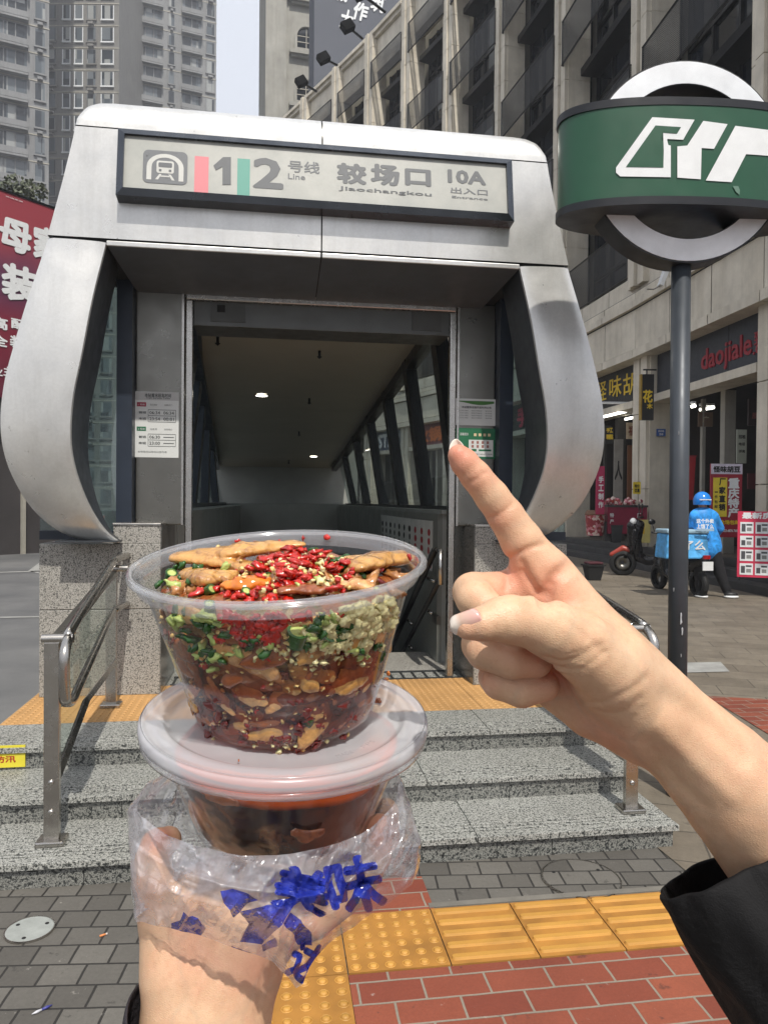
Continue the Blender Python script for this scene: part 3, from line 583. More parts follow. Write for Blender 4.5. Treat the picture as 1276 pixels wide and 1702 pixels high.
for ym, cm, tm in ((.80, inkr, (('06:34', '06:34'), ('23:54', '00:01'))), (.43, inkg, (('06:30', '——'), ('23:00', '——')))):
    MB(fr).box(wv * .04, wv * .25, hv * (ym - .03), hv * (ym + .035), .0031, .0036).build('line_tag', cm, t); nt_('1 号线' if ym > .5 else '2 号线', wv * .145, hv * ym, wv * .15, .012, paper)
    nt_('往尖顶坡' if ym > .5 else '往鱼洞', wv * .42, hv * ym, wv * .16, .011, ink, 0); nt_('往朝天门' if ym > .5 else '往较场口', wv * .76, hv * ym, wv * .18, .011, ink, 0)
    m = MB(fr)
    for yy in (ym - .075, ym - .165, ym - .26): m.box(wv * .30, wv * .93, hv * yy - .0015, hv * yy + .0015, .0031, .0038)
    for xx in (.30, .93): m.box(wv * xx - .0012, wv * xx + .0012, hv * (ym - .26), hv * (ym - .075), .0031, .0038)
    m.build('table_lines', ink, t)
    for j in range(2):
        nt_(('首班' if j == 0 else '末班'), wv * .17, hv * (ym - .12 - j * .093), wv * .17, .015, ink, .02)
        for k2 in range(2): nt_(tm[j][k2], wv * (.45 + .32 * k2), hv * (ym - .12 - j * .093), wv * .24, .019 if tm[j][k2][0] != '—' else .003, ink, .015)
nt_('如有变动以车站公告为准', wv * .4, hv * .085, wv * .66, .012, ink, 0)
t, a0, a1, z0, z1 = notice('schedule_notice', 'white information sheet with a green wave header on the right steel column', 757, 662, 823, 708)
fr = Fr(E(a0, 1.8985, z0), UU, ZZ, -VV); wv, hv = a1 - a0, z1 - z0; MB(fr).box(0, wv, 0, hv, 0, .003).build('sheet', paper, t)
m = MB(fr); xs = np.linspace(.02, .96, 14); m.add([(wv * x, hv * .92, .0034) for x in xs] + [(wv * x, hv * (.83 - .06 * math.sin((x - .3) * 5)), .0034) for x in xs], [(k, k + 1, 14 + k + 1, 14 + k)[::-1] for k in range(13)]); m.build('header_wave', mk('header_green', (60, 112, 44), .5), t)
nt_('本站服务设施开放时间公告', wv * .52, hv * .68, wv * .74, .016, ink, .02, fr, t)
for k in range(4):
    for j, (x, w_) in enumerate(((.2, .22), (.52, .26), (.82, .16))): nt_(['工作日 首班', '周末节假日', '每天开放'][j], wv * x, hv * (.55 - .09 * k), wv * w_, .008, ink, 0, fr, t)
t, a0, a1, z0, z1 = notice('green_notice', 'green framed notice with small icons under the white sheet, right column', 758, 711, 822, 763)
fr = Fr(E(a0, 1.8985, z0), UU, ZZ, -VV); wv, hv = a1 - a0, z1 - z0; MB(fr).box(0, wv, 0, hv, 0, .003).build('sheet', inkg, t); MB(fr).box(wv * .32, wv * .95, hv * .07, hv * .62, .0031, .0036).build('panel', paper, t)
ic = [MB(fr) for _ in range(3)]
for k in range(4):
    for j in range(2): ic[0].box(wv * (.39 + .13 * k), wv * (.45 + .13 * k), hv * (.36 + .13 * j), hv * (.45 + .13 * j), .0038, .0042)
    ic[1].box(wv * (.45 + .12 * k), wv * (.52 + .12 * k), hv * .74, hv * .83, .0038, .0042)
ic[0].build('icons', mk('icon_brown', (150, 104, 96), .6), t); ic[1].build('icon_row', mk('icon_cream', (208, 188, 150), .6), t)
nt_('较场口站出行指南', wv * .68, hv * .15, wv * .5, .010, ink, 0, fr, t); nt_('温馨提示', wv * .2, hv * .8, wv * .22, .018, paper, .01, fr, t)
ic[2].box(wv * .40, wv * .52, hv * .24, hv * .32, .0038, .0042); ic[2].box(wv * .58, wv * .9, hv * .25, hv * .31, .0038, .0042); ic[2].build('icon_labels', inkg, t)
# ---------------- outside handrails ----------------
def rail_set(a, label, mir=False):
    t = thing('stair_handrail', label, 'handrail', tuple(E(a, .18, .107)), 'stainless handrails beside the granite steps'); s = 1 if not mir else -1
    f = lambda b, z, da=0.0: (a + s * da, b, z)
    m = MB(EF); m.box(a - .03, a + .03, .155, .185, .107, .925); m.build('front_post', M['steel'], t, bevel=.003)
    m = MB(EF); m.box(a - .06, a - .0, 1.405, 1.435, .32, 1.095); m.build('back_post', M['steel'], t, bevel=.003)
    for aa, b, z in ((a, .17, .107), (a - .03, 1.42, .32)): MB(EF).box(aa - .055, aa + .055, b - .045, b + .045, z, z + .022).build('base_plate', M['steel'], t, bevel=.005)
    m = MB(EF); m.tube([(a - .04, .17, .938), (a + .08, .17, .938)], .019, 12); m.build('post_cap', M['steel'], t, True, angle=40)
    m = MB(EF); m.tube([(a - .06, 1.42, 1.11), (a + .06, 1.42, 1.11)], .019, 12); m.build('post_cap', M['steel'], t, True, angle=40)
    up = [(a + .065, .12, .69), (a + .065, .095, .80), (a + .065, .10, .89), (a + .06, .17, .94), (a + .05, .30, .975), (a + .0, 1.25, 1.14), (a - .005, 1.36, 1.16), (a + .01, 1.75, 1.165)]
    MB(EF).tube(spl(up, 5), .021, 14).build('upper_rail', M['steel'], t, True)
    lo = [(a + .065, .12, .69), (a + .065, .22, .672), (a + .055, .40, .71), (a, 1.28, .87), (a, 1.38, .88), (a + .01, 1.72, .87)]
    MB(EF).tube(spl(lo, 4), .018, 14).build('lower_rail', M['steel'], t, True)
    bt = [f(.19, .33), f(.62, .50), f(.72, .54), f(1.40, .58)]; MB(EF).tube(bt, .018, 4).build('bottom_rail', M['steel'], t)
    m = MB(EF); m.add([f(.2, .36), f(.7, .56), f(1.39, .61), f(1.39, 1.06), f(.2, .88)], [(0, 1, 2, 3, 4)]); m.build('glass_panel', M['glass_rail'], t)
    m = MB(EF); m.hexa([(a - .03, .19, .90), (a + .03, .19, .90), (a + .0, 1.4, 1.075), (a - .06, 1.4, 1.075), (a - .03, .19, .922), (a + .03, .19, .922), (a + .0, 1.4, 1.095), (a - .06, 1.4, 1.095)]); m.build('top_bar', M['steel_dk'], t)
    for b, z in ((.25, .955), (.25, .675)):
        MB(EF).tube([(a + .065, b, z), (a, b, z - .03)], .012, 8).build('bracket', M['steel'], t, True)
    for z in (.24, .36): MB(EF).ell((a, .153, z), .012, .008, .012, 10, 6).build('bolt', M['steel'], t, True)
    return t
rail_set(-1.49, 'stainless handrail with a glass panel on the left of the steps'); rail_set(1.0, 'stainless handrail on the right of the steps, mostly behind the forearm')
# ---------------- round green metro sign on its pole ----------------
PD = 4.05; pb = G(1123, 1322, .008); pb = Vector((pb.x, pb.y, 0)); PX = (P(1128, 300, pb.y).x, pb.y)
pt = thing('metro_pole_sign', 'green and white round metro sign on a tall dark grey pole', 'sign', (pb.x, pb.y, 0))
greyp = mk('grey_pole_paint', (62, 67, 73), .45, .2, .1, 8)
def px_r(r): return r * pb.y / F
tx = P(1129, 440, pb.y); top = Vector((tx.x, pb.y, tx.z))
m = MB(); m.tube([Vector((pb.x, pb.y, 0)), top + ZZ * .05], px_r(15.5), 24); m.build('pole', greyp, pt, True)
m = MB()
for (x, y, s_) in ((1131, 1030, 1.0), (1133, 1048, .8), (1131, 1090, .35), (1127, 720, .3), (1119, 980, .3)):
    q = P(x, y, pb.y - px_r(15.4)); m.ell(q, .006 * s_, .004, .03 * s_, 10, 8, jit=.6)
m.build('paint_chip', mk('bare_metal_chip', (170, 172, 174), .5, .2), pt)
ctr = P(1128, 283, pb.y); ctr = Vector((ctr.x, pb.y, ctr.z)); yw = R(3); DF = Fr(ctr, (math.cos(yw), math.sin(yw), 0), (-math.sin(yw), math.cos(yw), 0), (0, 0, 1))
RO, RI, TH = px_r(163), px_r(124), .075
def annulus(m, ri, ro, y0, y1, n=72):
    vs = []; 
    for r_, y in ((ri, y0), (ro, y0), (ro, y1), (ri, y1)):
        vs += [(r_ * math.cos(2 * math.pi * k / n), y, r_ * math.sin(2 * math.pi * k / n)) for k in range(n)]
    m.add(vs, [(a * n + k, a * n + (k + 1) % n, ((a + 1) % 4) * n + (k + 1) % n, ((a + 1) % 4) * n + k) for a in range(4) for k in range(n)])
m = MB(DF); annulus(m, RI, RO, -TH + .002, TH); m.build('ring', mk('ring_dark_side', (16, 17, 20), .45), pt, True, angle=40)
m = MB(DF); annulus(m, RI + .004, RO - .008, -TH - .002, -TH + .001); m.build('ring_face', mk('ring_white_face', (226, 228, 230), .4), pt, True, angle=40)
DW, DD = px_r(207), .235; z0_, z1_ = P(1128, 342, pb.y - DD).z - ctr.z, P(1128, 166, pb.y - DD).z - ctr.z; bz = .038
def oval(k, n=96, s=1.0):
    a = 2 * math.pi * k / n; c, s_ = math.cos(a), math.sin(a); e = .86
    return DW * s * math.copysign(abs(c) ** e, c), DD * s * math.copysign(abs(s_) ** e, s_)
def ovalband(m, za, zb, s=1.0, cap=False, n=96):
    vs = [(*oval(k, n, s), z) for z in (za, zb) for k in range(n)]; fs = [(k, (k + 1) % n, n + (k + 1) % n, n + k) for k in range(n)]
    if cap: fs += [tuple(range(n - 1, -1, -1)), tuple(range(n, 2 * n))]
    m.add(vs, fs)
m = MB(DF); ovalband(m, z0_ + bz, z1_ - bz, .985, True); m.build('green_drum', mk('green_sign_paint', (27, 76, 52), .38, 0, .1, 4, .02, 60), pt, True, angle=60)
blk = mk('black_sign_trim', (20, 22, 27), .4, .1, .1)
for a, b in ((z0_, z0_ + bz), (z1_ - bz, z1_)): m = MB(DF); ovalband(m, a, b, 1.0, True); m.build('trim_band', blk, pt, True, angle=60)
# logo in pixel outline projected on the curved drum face
def onface(x, y, off=.004):
    k = ray(x, y); best = None
    lo, hi = 2.0, pb.y + DD
    f = lambda t: (lambda q: (abs(q.x / DW) ** (2 / .86) + abs(q.y / DD) ** (2 / .86)))(Vector(((CAM + k * t - ctr).dot(DF.x), (CAM + k * t - ctr).dot(DF.y), 0)))
    t = pb.y - DD * 1.6
    while f(t) > .97 and t < pb.y: t += .002
    a_, b_ = t - .002, t
    for _ in range(14):
        c_ = (a_ + b_) / 2
        if f(c_) > .97: a_ = c_
        else: b_ = c_
    t = b_
    q = CAM + k * (t - off); return q
def logo(name, polys):
    m = MB()
    for p in polys:
        v2, f2 = refine([(x, y, 0) for x, y in p], [tuple(range(len(p)))], 14); m.add([tuple(onface(x, y)) for x, y, _ in v2], f2)
    return m.build(name, M['signwhite'], pt)
M['signwhite'] = mk('white_sign_vinyl', (222, 224, 224), .45, 0, .06, 12)
z3 = lambda *a: [(840 + x / 2.927, y / 2.927) for x, y in a]
logo('logo_first', [z3((712, 570), (918, 582), (862, 680), (787, 676), (784, 680), (790, 705), (802, 708), (802, 862), (556, 858), (536, 840), (536, 815)), ])
m = MB()
def lg(p, off, mat_, name):
    mm = MB(); v2, f2 = refine([(x, y, 0) for x, y in p], [tuple(range(len(p)))], 14); mm.add([tuple(onface(x, y, off)) for x, y, _ in v2], f2); return mm.build(name, mat_, pt)
lg(z3((728, 610), (852, 618), (832, 650), (765, 645), (698, 728), (768, 735), (766, 815), (584, 812)), .0055, bpy.data.materials['green_sign_paint'], 'logo_cutout')
logo('logo_second', [z3((960, 588), (1078, 604), (1012, 724), (952, 720), (948, 872), (834, 864), (834, 712), (882, 708))])
logo('logo_third', [z3((1116, 612), (1276, 632), (1330, 640), (1280, 758), (1228, 754), (1168, 750), (1098, 886), (972, 878))])
lg(z3((1104, 905), (1130, 905), (1138, 925), (1136, 948), (1118, 932)), .0045, mk('pale_sticker', (96, 128, 112), .6), 'scuff_mark')
# ---------------- long curved building with shops ----------------
PIL = [(7.75, 8.3), (7.33, 13.5), (6.80, 18.8), (6.03, 24.1), (4.80, 28.9), (3.10, 33.2), (1.30, 36.7), (-.60, 39.9), (-2.57, 42.9), (-4.75, 46.1), (-7.0, 49.4)]
def stone(name, c, sc=1.2, var=.1):
    n = NT(name); v = n.pos(); f = n.noise(v, sc, 6, .65); st = n.noise(n.pos((2.5, 2.5, .22)), 1.5, 5, .65); g = n.noise(v, 40, 3, .7)
    cc = n.ramp(f, [(.3, lin(tuple(x * (1 - var) for x in c))), (.7, lin(tuple(min(255, x * (1 + var * .6)) for x in c)))]); cc = n.mix(.5, cc, n.ramp(st, [(.36, (.76, .74, .70)), (.58, (1, 1, 1))]), 'MULTIPLY'); cc = n.mix(.2, cc, n.ramp(g, [(.4, (.8, .8, .8)), (.6, (1, 1, 1))]), 'MULTIPLY')
    n.set(col=cc, rough=.75); return n.m
M['stone'] = stone('cream_stone', (214, 206, 189)); M['stone2'] = stone('weathered_stone', (170, 166, 154)); M['dkstone'] = mk('dark_step_stone', (58, 58, 58), .6, 0, .2, 2)
def meshmat():
    n = NT('perforated_screen'); v = n.pos((1, 1, 1), (0, 0, 0), (0, 0, 0), 'UV'); ck = n.n('TexVoronoi'); ck.inputs['Scale'].default_value = 22; ck.inputs['Randomness'].default_value = 0; n.l(v, ck.inputs['Vector'])
    f = n.math('LESS_THAN', ck.outputs['Distance'], .35); tr = n.n('BsdfTransparent'); mx = n.n('MixShader'); n.set(col=lin((34, 35, 37)), rough=.45, metal=.3); n.l(f, mx.inputs[0]); n.l(n.b.outputs[0], mx.inputs[1]); n.l(tr.outputs[0], mx.inputs[2]); n.l(mx.outputs[0], n.out.inputs[0]); return n.m
M['mesh'] = meshmat()
com = thing('commercial_building', 'curved cream stone building with dark glass bays above the shops on the right', 'building', (7.3, 13.5, 0))
M['blind'] = mk('window_blind', (120, 122, 120), .7, 0, .2, 1)
FL = [7.45, 11.4, 15.4, 19.4, 23.3]; TOPZ = 26.0
def bayfr(A, B):
    A = Vector((*A, 0)); B = Vector((*B, 0)); x = (B - A).normalized(); n = Vector((x.y, -x.x, 0)); n = n if n.dot(-A) > 0 else -n; return Fr(A, x, n, ZZ), (B - A).length   # y = towards the street
PW, PDp = .95, .55
for i in range(len(PIL)):
    A = PIL[i]; B = PIL[i + 1] if i < len(PIL) - 1 else (2 * PIL[i][0] - PIL[i - 1][0], 2 * PIL[i][1] - PIL[i - 1][1]); Z0 = PIL[i - 1] if i else (2 * A[0] - B[0], 2 * A[1] - B[1])
    fr, _ = bayfr((A[0] + (Z0[0] - B[0]) * .001, A[1] + (Z0[1] - B[1]) * .001), (A[0] + (B[0] - Z0[0]) * .001, A[1] + (B[1] - Z0[1]) * .001))
    m = MB(fr); w_ = PW / 2; zt = TOPZ + .35
    z = 7.0
    while z < zt - .1:
        z2 = min(zt, z + 1.32)
        m.box(-w_, w_, -.3, PDp - .12, z, z2 - .02); m.box(-w_ + .03, -.14, PDp - .12, PDp, z, z2 - .02); m.box(-.06, .20, PDp - .12, PDp + .06, z, z2 - .02); m.box(.26, w_ - .03, PDp - .12, PDp - .02, z, z2 - .02); z = z2
    m.box(-w_ + .01, w_ - .01, -.29, PDp - .135, 7, zt - .02)
    m.build('pilaster', M['stone'], com)
    m = MB(fr); z = .0
    while z < 5.2:
        z2 = min(5.25, z + 1.9); m.box(-.42, .42, -.5, .30, z, z2 - .02); m.box(-.36, -.04, .30, .38, z, z2 - .02); m.box(.04, .36, .30, .38, z, z2 - .02); z = z2 + .001
    m.box(-.41, .41, -.49, .295, 0, 5.25); m.build('shop_pier', M['stone'], com)
scr = []
for i in range(len(PIL) - 1):
    fr, L = bayfr(PIL[i], PIL[i + 1]); near = 1 <= i <= 3
    m = MB(fr); n = max(2, round(L / 1.7))
    for k in range(n):
        x0, x1 = L * k / n + .02, L * (k + 1) / n - .02
        m.box(x0, x1, -.3, .50, 5.44, 6.42); m.box(x0, x1, -.3, .60, 6.46, 6.64); m.box(x0, x1, -.3, .52, 6.68, 6.84); m.box(x0, x1, -.3, .40, 6.88, 7.35); m.box(x0, x1, -.3, .58, 5.20, 5.40)
    m.build('stone_band', M['stone'], com); MB(fr).box(0, L, -.31, .485, 5.38, 6.46).box(0, L, -.31, .585, 6.48, 6.62).box(0, L, -.31, .505, 6.62, 6.86).box(0, L, -.31, .385, 6.86, 7.33).box(0, L, -.31, .565, 5.22, 5.38).build('band_joints', M['groove'], com)
    m = MB(fr)   # top lintel and coping
    m.box(PW / 2 - .02, L - PW / 2 + .02, -.3, .25, 24.2, 25.9); m.box(PW / 2 - .02, L - PW / 2 + .02, -.3, .42, 25.92, 26.12); m.box(PW / 2 - .02, L - PW / 2 + .02, -.3, .55, 26.12, 26.3); m.build('parapet', M['stone'], com)
    for f, f2 in zip([7.35] + FL[1:], FL[1:] + [24.2]):
        wd_ = MB(fr).box(PW / 2, L - PW / 2, -1.0, -.62, f + .002, f2).build('window', M['win'], com); m = MB(fr)
        for x in np.linspace(PW / 2, L - PW / 2, 5): m.box(x - .04, x + .04, -.64, -.55, f, f2)
        for dz in (0.06, 1.25, 2.9):
            if f + dz < f2: m.box(PW / 2, L - PW / 2, -.64, -.54, f + dz - .05, f + dz + .05)
        m.build('mullions', M['blackf'], wd_)
        if rng.random() < .8: x_ = PW / 2 + (L - PW) * rng.uniform(.1, .6); MB(fr).box(x_, x_ + (L - PW) * rng.uniform(.15, .3), -.618, -.60, f + rng.uniform(.3, 1.3), f + rng.uniform(2, 2.8)).build('blind', M['blind'], wd_)
        if f > 7.4: MB(fr).box(PW / 2, L - PW / 2, -.62, .0, f - .35, f - .12).build('floor_slab', M['blackf'], com)
    for f in FL:
        m = MB(fr); x0, x1 = PW / 2 - .1, L - PW / 2 + .1; y = PDp + .03 if f > 8 else .35; n_ = 1.35
        o = MB(fr).quad((x0, y, f), (x1, y, f), (x1, y, f + n_), (x0, y, f + n_)); o.quad((x1, y, f), (x1, -.4, f), (x1, -.4, f + n_), (x1, y, f + n_)); o.quad((x0, -.4, f), (x0, y, f), (x0, y, f + n_), (x0, -.4, f + n_))
        q = o.build('mesh_screen', M['mesh'], com); uv = q.data.uv_layers.new(name='UVMap').data; vals = [(0, 0), (x1 - x0, 0), (x1 - x0, n_), (0, n_)] * 3
        for j, v_ in enumerate(vals): uv[j].uv = v_
        m.tube([(x0, y, f), (x1, y, f)], .035, 4); m.tube([(x0, y, f + n_), (x1, y, f + n_)], .03, 4)
        for x in (x0, x1): m.tube([(x, y, f), (x, -.4, f)], .035, 4); m.tube([(x, y, f + n_), (x, -.4, f + n_)], .02, 4); m.tube([(x, y, f), (x, y, f + n_)], .02, 4)
        m.build('screen_frame', M['blackf'], com)
m = MB(); body = [Vector((*p, 0)) for p in PIL]; off = [bayfr(PIL[i], PIL[i + 1])[0].y for i in range(len(PIL) - 1)]; off.append(off[-1])
bk = [b - o * 12 for b, o in zip(body, off)]
for i in range(len(PIL) - 1):
    a, b, c, d = body[i] - off[i] * .9, body[i + 1] - off[i + 1] * .9, bk[i + 1], bk[i]
    m.hexa([tuple(q + ZZ * 5.3) for q in (a, b, c, d)] + [tuple(q + ZZ * 25.9) for q in (a, b, c, d)])
m.build('core', M['stone2'], com)
# shop fronts: recess, sign fascia, lower trim, interior
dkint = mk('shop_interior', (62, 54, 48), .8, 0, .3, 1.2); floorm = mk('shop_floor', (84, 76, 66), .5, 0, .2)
tubeL = emit('lit_tube', (255, 252, 240), 4)
for i in range(len(PIL) - 1):
    fr, L = bayfr(PIL[i], PIL[i + 1]); m = MB(fr)
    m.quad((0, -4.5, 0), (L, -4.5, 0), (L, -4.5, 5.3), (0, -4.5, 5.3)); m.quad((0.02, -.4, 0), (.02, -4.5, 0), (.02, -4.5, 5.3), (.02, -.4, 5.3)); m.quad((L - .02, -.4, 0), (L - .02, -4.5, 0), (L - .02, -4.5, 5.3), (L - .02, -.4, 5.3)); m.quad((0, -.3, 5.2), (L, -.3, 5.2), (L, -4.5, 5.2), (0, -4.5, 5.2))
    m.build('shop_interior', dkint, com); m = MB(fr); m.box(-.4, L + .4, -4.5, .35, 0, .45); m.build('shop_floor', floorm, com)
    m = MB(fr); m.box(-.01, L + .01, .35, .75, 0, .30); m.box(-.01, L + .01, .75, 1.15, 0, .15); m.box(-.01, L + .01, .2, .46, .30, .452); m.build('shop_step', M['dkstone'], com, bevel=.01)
    m = MB(fr); m.box(.42, L - .42, -.3, .36, 4.0, 4.18); m.build('fascia_trim', M['stone'], com)
    m = MB(fr); m.box(L / 2 - .09, L / 2 + .09, -.55, -.3, .45, 4.0)
    for x in (L * .26, L * .74): m.box(x - .05, x + .05, -.6, -.52, .45, 4.0)
    m.build('shop_jamb', M['stone2'] if i % 2 else mk('dark_jamb', (70, 66, 60), .6), com)
def bay(i): return bayfr(PIL[i], PIL[i + 1])
# frame whose x reads left-to-right for a viewer on the street
def sfr(i, x, y, z):
    fr, L = bay(i); o = fr((x, y, z)); return Fr(o, -fr.x, ZZ, fr.y), L
panels = {i: c for i, c in enumerate(((38, 42, 50), (40, 44, 52), (18, 16, 16), (24, 22, 24), (30, 40, 60), (120, 40, 40), (40, 60, 90)))}
SGN = {}
for i, c in panels.items():
    f, L = sfr(i, bay(i)[1] / 2, .12, 4.70)
    lab = {1: 'wide dark grey shop sign above the nearest shopfront, outside the frame edge', 2: 'dark slate shop sign with raised red lettering, upper right', 3: 'black shop sign with yellow brush lettering', 4: 'black shop sign with a pink character seen past the entrance side', 5: 'dark blue shop sign far down the curved building', 6: 'red shop sign seen through the tunnel glass', 7: 'blue shop sign at the far end seen through the tunnel glass'}[i + 1]
    t = thing('shop_sign', lab, 'shop sign', tuple(f((0, 0, 0))), 'shop signs along the curved building'); SGN[i] = (t, f, L)
    MB(f).box(-L / 2 + .43, L / 2 - .43, -.50, .50, -.1, 0).build('panel', mk('sign_panel', c, .45, 0, .1), t)
    m = MB(f)
    for x in (-L * .17, L * .17): m.box(x - .008, x + .008, -.5, .5, 0, .003)
    m.build('panel_joint', M['groove'], t)
red3 = mk('raised_red_letters', (150, 24, 40), .5, 0, .05); yel = mk('yellow_letters', (226, 192, 40), .5, 0, .05); pink = mk('pink_letters', (214, 60, 90), .5)
def sq_on(i, x, y, off=.12):  # pixel -> coordinates in that sign's frame
    t, f, L = SGN[i]; q = PL(x, y, f.o, f.z) - f.o; return q.dot(f.x), q.dot(f.y)
def s_text(i, body, x0, y0, x1, y1, mat, bold, ext=.03, h=None):
    t, f, L = SGN[i]; a, b = sq_on(i, x0, y0); c, d = sq_on(i, x1, y1)
    o = text(body, 'lettering', mat, Fr(f(((a + c) / 2, (b + d) / 2, .02)), f.x, f.y, f.z), abs(c - a), h, bold, parent=t)
    if o and ext: md = o.modifiers.new('s', 'SOLIDIFY'); md.thickness = ext
s_text(1, 'daojiale', 1166, 602, 1249, 578, red3, .018); s_text(1, '.com', 1252, 582, 1292, 568, red3, .018); s_text(1, '到家了', 1254, 562, 1300, 548, red3, .015)
s_text(0, '家居生活馆', 1400, 500, 1700, 440, red3, .03)
s_text(2, '怪', 992, 661, 1008, 640, yel, .004, .01, .58); s_text(2, '味', 1013, 655, 1033, 630, yel, .004, .01, .58); s_text(2, '胡', 1036, 650, 1059, 625, yel, .004, .01, .60); s_text(2, '豆', 1063, 645, 1078, 620, yel, .004, .01, .58)
t, f, L = SGN[3]; text('手工糖', 'lettering', pink, Fr(f((0, 0, .02)), f.x, f.y, f.z), 2.6, .7, .05, parent=t)
for i, b_, c_ in ((4, '服饰', M['signwhite']), (5, '火锅', mk('orange_letters', (230, 120, 40), .5)), (6, 'STAR', M['signwhite'])):
    t, f, L = SGN[i]; text(b_, 'lettering', c_, Fr(f((0, 0, .02)), f.x, f.y, f.z), 2.2, .65, .05, parent=t)
# hanging blade sign
bs = P(1075, 660, 17.6); t = thing('hanging_shop_sign', 'narrow black hanging sign with yellow characters and gold edge beside the pier', 'shop sign', tuple(bs))
BF = Fr(bs, (1, 0, 0), ZZ, (0, -1, 0)); k17 = 17.6 / F
MB(BF).box(-9 * k17, 11 * k17, -38 * k17, 38 * k17, -.12, 0).build('panel', mk('black_blade', (16, 16, 17), .4), t); MB(BF).box(-11 * k17, -8.8 * k17, -38 * k17, 38 * k17, -.12, .01).build('gold_edge', mk('gold_edge', (170, 140, 60), .4, .5), t)
text('花', 'lettering', yel, Fr(BF((.01, .02, .004)), BF.x, BF.y, BF.z), 15 * k17, 20 * k17, .04, parent=t); text('木', 'lettering', yel, Fr(BF((.06, -15 * k17, .004)), BF.x, BF.y, BF.z), 9 * k17, 9 * k17, .04, parent=t)
MB(BF).tube([(-6 * k17, 46 * k17, -.06), (16 * k17, 46 * k17, -.06)], .02, 6).build('bracket', M['blackf'], t); MB(BF).tube([(0, 38 * k17, -.06), (0, 46 * k17, -.06)], .015, 6).build('bracket_drop', M['blackf'], t)
q = P(1098, 719, 18.3); t = thing('house_number_plate', 'small blue street number plate on the stone pier', 'number plate', tuple(q)); f = Fr(q, (1, 0, 0), ZZ, (0, -1, 0))
MB(f).box(-.11, .11, -.09, .09, -.02, 0).build('plate', mk('blue_plate', (46, 84, 150), .5), t); text('民权路', 'lettering', M['signwhite'], Fr(f((0, .035, .003)), f.x, f.y, f.z), .14, .05, .02, parent=t); text('28', 'lettering', M['signwhite'], Fr(f((0, -.04, .003)), f.x, f.y, f.z), .1, .05, .02, parent=t)
# tube lights in the bean shop and the neighbour
for k, (x0, y0, x1, y1, d, w_) in enumerate(((1001, 693, 1064, 678, 19.8, 'long one below the black sign'), (1038, 697, 1064, 691, 20.8, 'short one below the black sign'), (1148, 676, 1155, 674, 16.5, 'small bright one right of the grey pole'), (1162, 681, 1186, 677, 17.5, 'dim one right of the grey pole'))):
    a, b = P(x0, y0, d), P(x1, y1, d + (.0 if k else .5)); t = thing('tube_light', 'lit white tube light, ' + w_, 'light', tuple(a), 'tube lights in the shops'); MB().tube([a, b], .035, 8).build('tube', tubeL, t, True); MB().box(min(a.x, b.x), max(a.x, b.x), a.y - .03, a.y + .06, max(a.z, b.z) + .04, max(a.z, b.z) + .09).build('housing', M['signwhite'], t)
# shop goods inside bays 2 and 3
def flat(name, label, cat, x, y, d, w_, h_, c, txt=None, tc=None, group=None, vert=False, th=.04, bold=.04):
    q = P(x, y, d); t = thing(name, label, cat, tuple(q), group); f = Fr(q, (1, 0, 0), ZZ, (0, -1, 0)); k = d / F
    MB(f).box(-w_ * k / 2, w_ * k / 2, -h_ * k / 2, h_ * k / 2, -th, 0).build('board', mk(name + '_board', c, .55, 0, .12), t)
    for b_, tx, ty, tw, th_, cc in (txt or []): text(b_, 'lettering', cc, Fr(f((tx * k, ty * k, .004)), f.x, f.y, f.z), tw * k, th_ * k, bold, parent=t)
    return t, f, k
wht = M['signwhite']; blkm = mk('black_letters', (24, 22, 20), .6)
flat('wall_poster', 'yellow characters on a black panel inside the bean shop doorway', 'sign', 1012, 722, 19.6, 12, 30, (20, 18, 16), [('手', -2, 7, 6, 7, yel), ('工', 3, 7, 5, 7, yel), ('糖', -2, -4, 6, 8, yel), ('糕', 3, -4, 6, 8, yel)])
flat('picture_frame', 'framed pale picture hanging in the bean shop doorway', 'picture', 1049, 716, 19.8, 16, 27, (190, 170, 140), [('福', 0, 0, 10, 16, mk('brown_ink', (120, 60, 40), .6))])
flat('wall_panel', 'pale panel with a large black brush character in the bean shop', 'sign', 1027, 790, 19.9, 15, 120, (140, 136, 128), [('人', 0, 8, 12, 30, blkm)])
flat('red_banner', 'dark red banner in the bean shop doorway beside the pier', 'banner', 1064, 755, 19.9, 16, 46, (140, 30, 34))
flat('wooden_door', 'narrow brown wooden door post in the bean shop', 'door', 1046, 790, 20.0, 8, 100, (120, 74, 40))
flat('price_tag', 'yellow price card with a red top hanging in the bean shop', 'sign', 1058, 811, 18.0, 12, 20, (222, 196, 40), [('特价', 0, 3, 8, 6, blkm), ('优惠', 0, -4, 8, 6, blkm)])
flat('side_banner', 'magenta vertical banner partly hidden behind the silver portal', 'banner', 997, 815, 17.2, 14, 80, (170, 34, 80), [('手', 1, 18, 8, 10, wht), ('工', 1, 4, 8, 10, wht), ('制', 1, -10, 8, 10, wht), ('作', 1, -24, 8, 10, wht)])
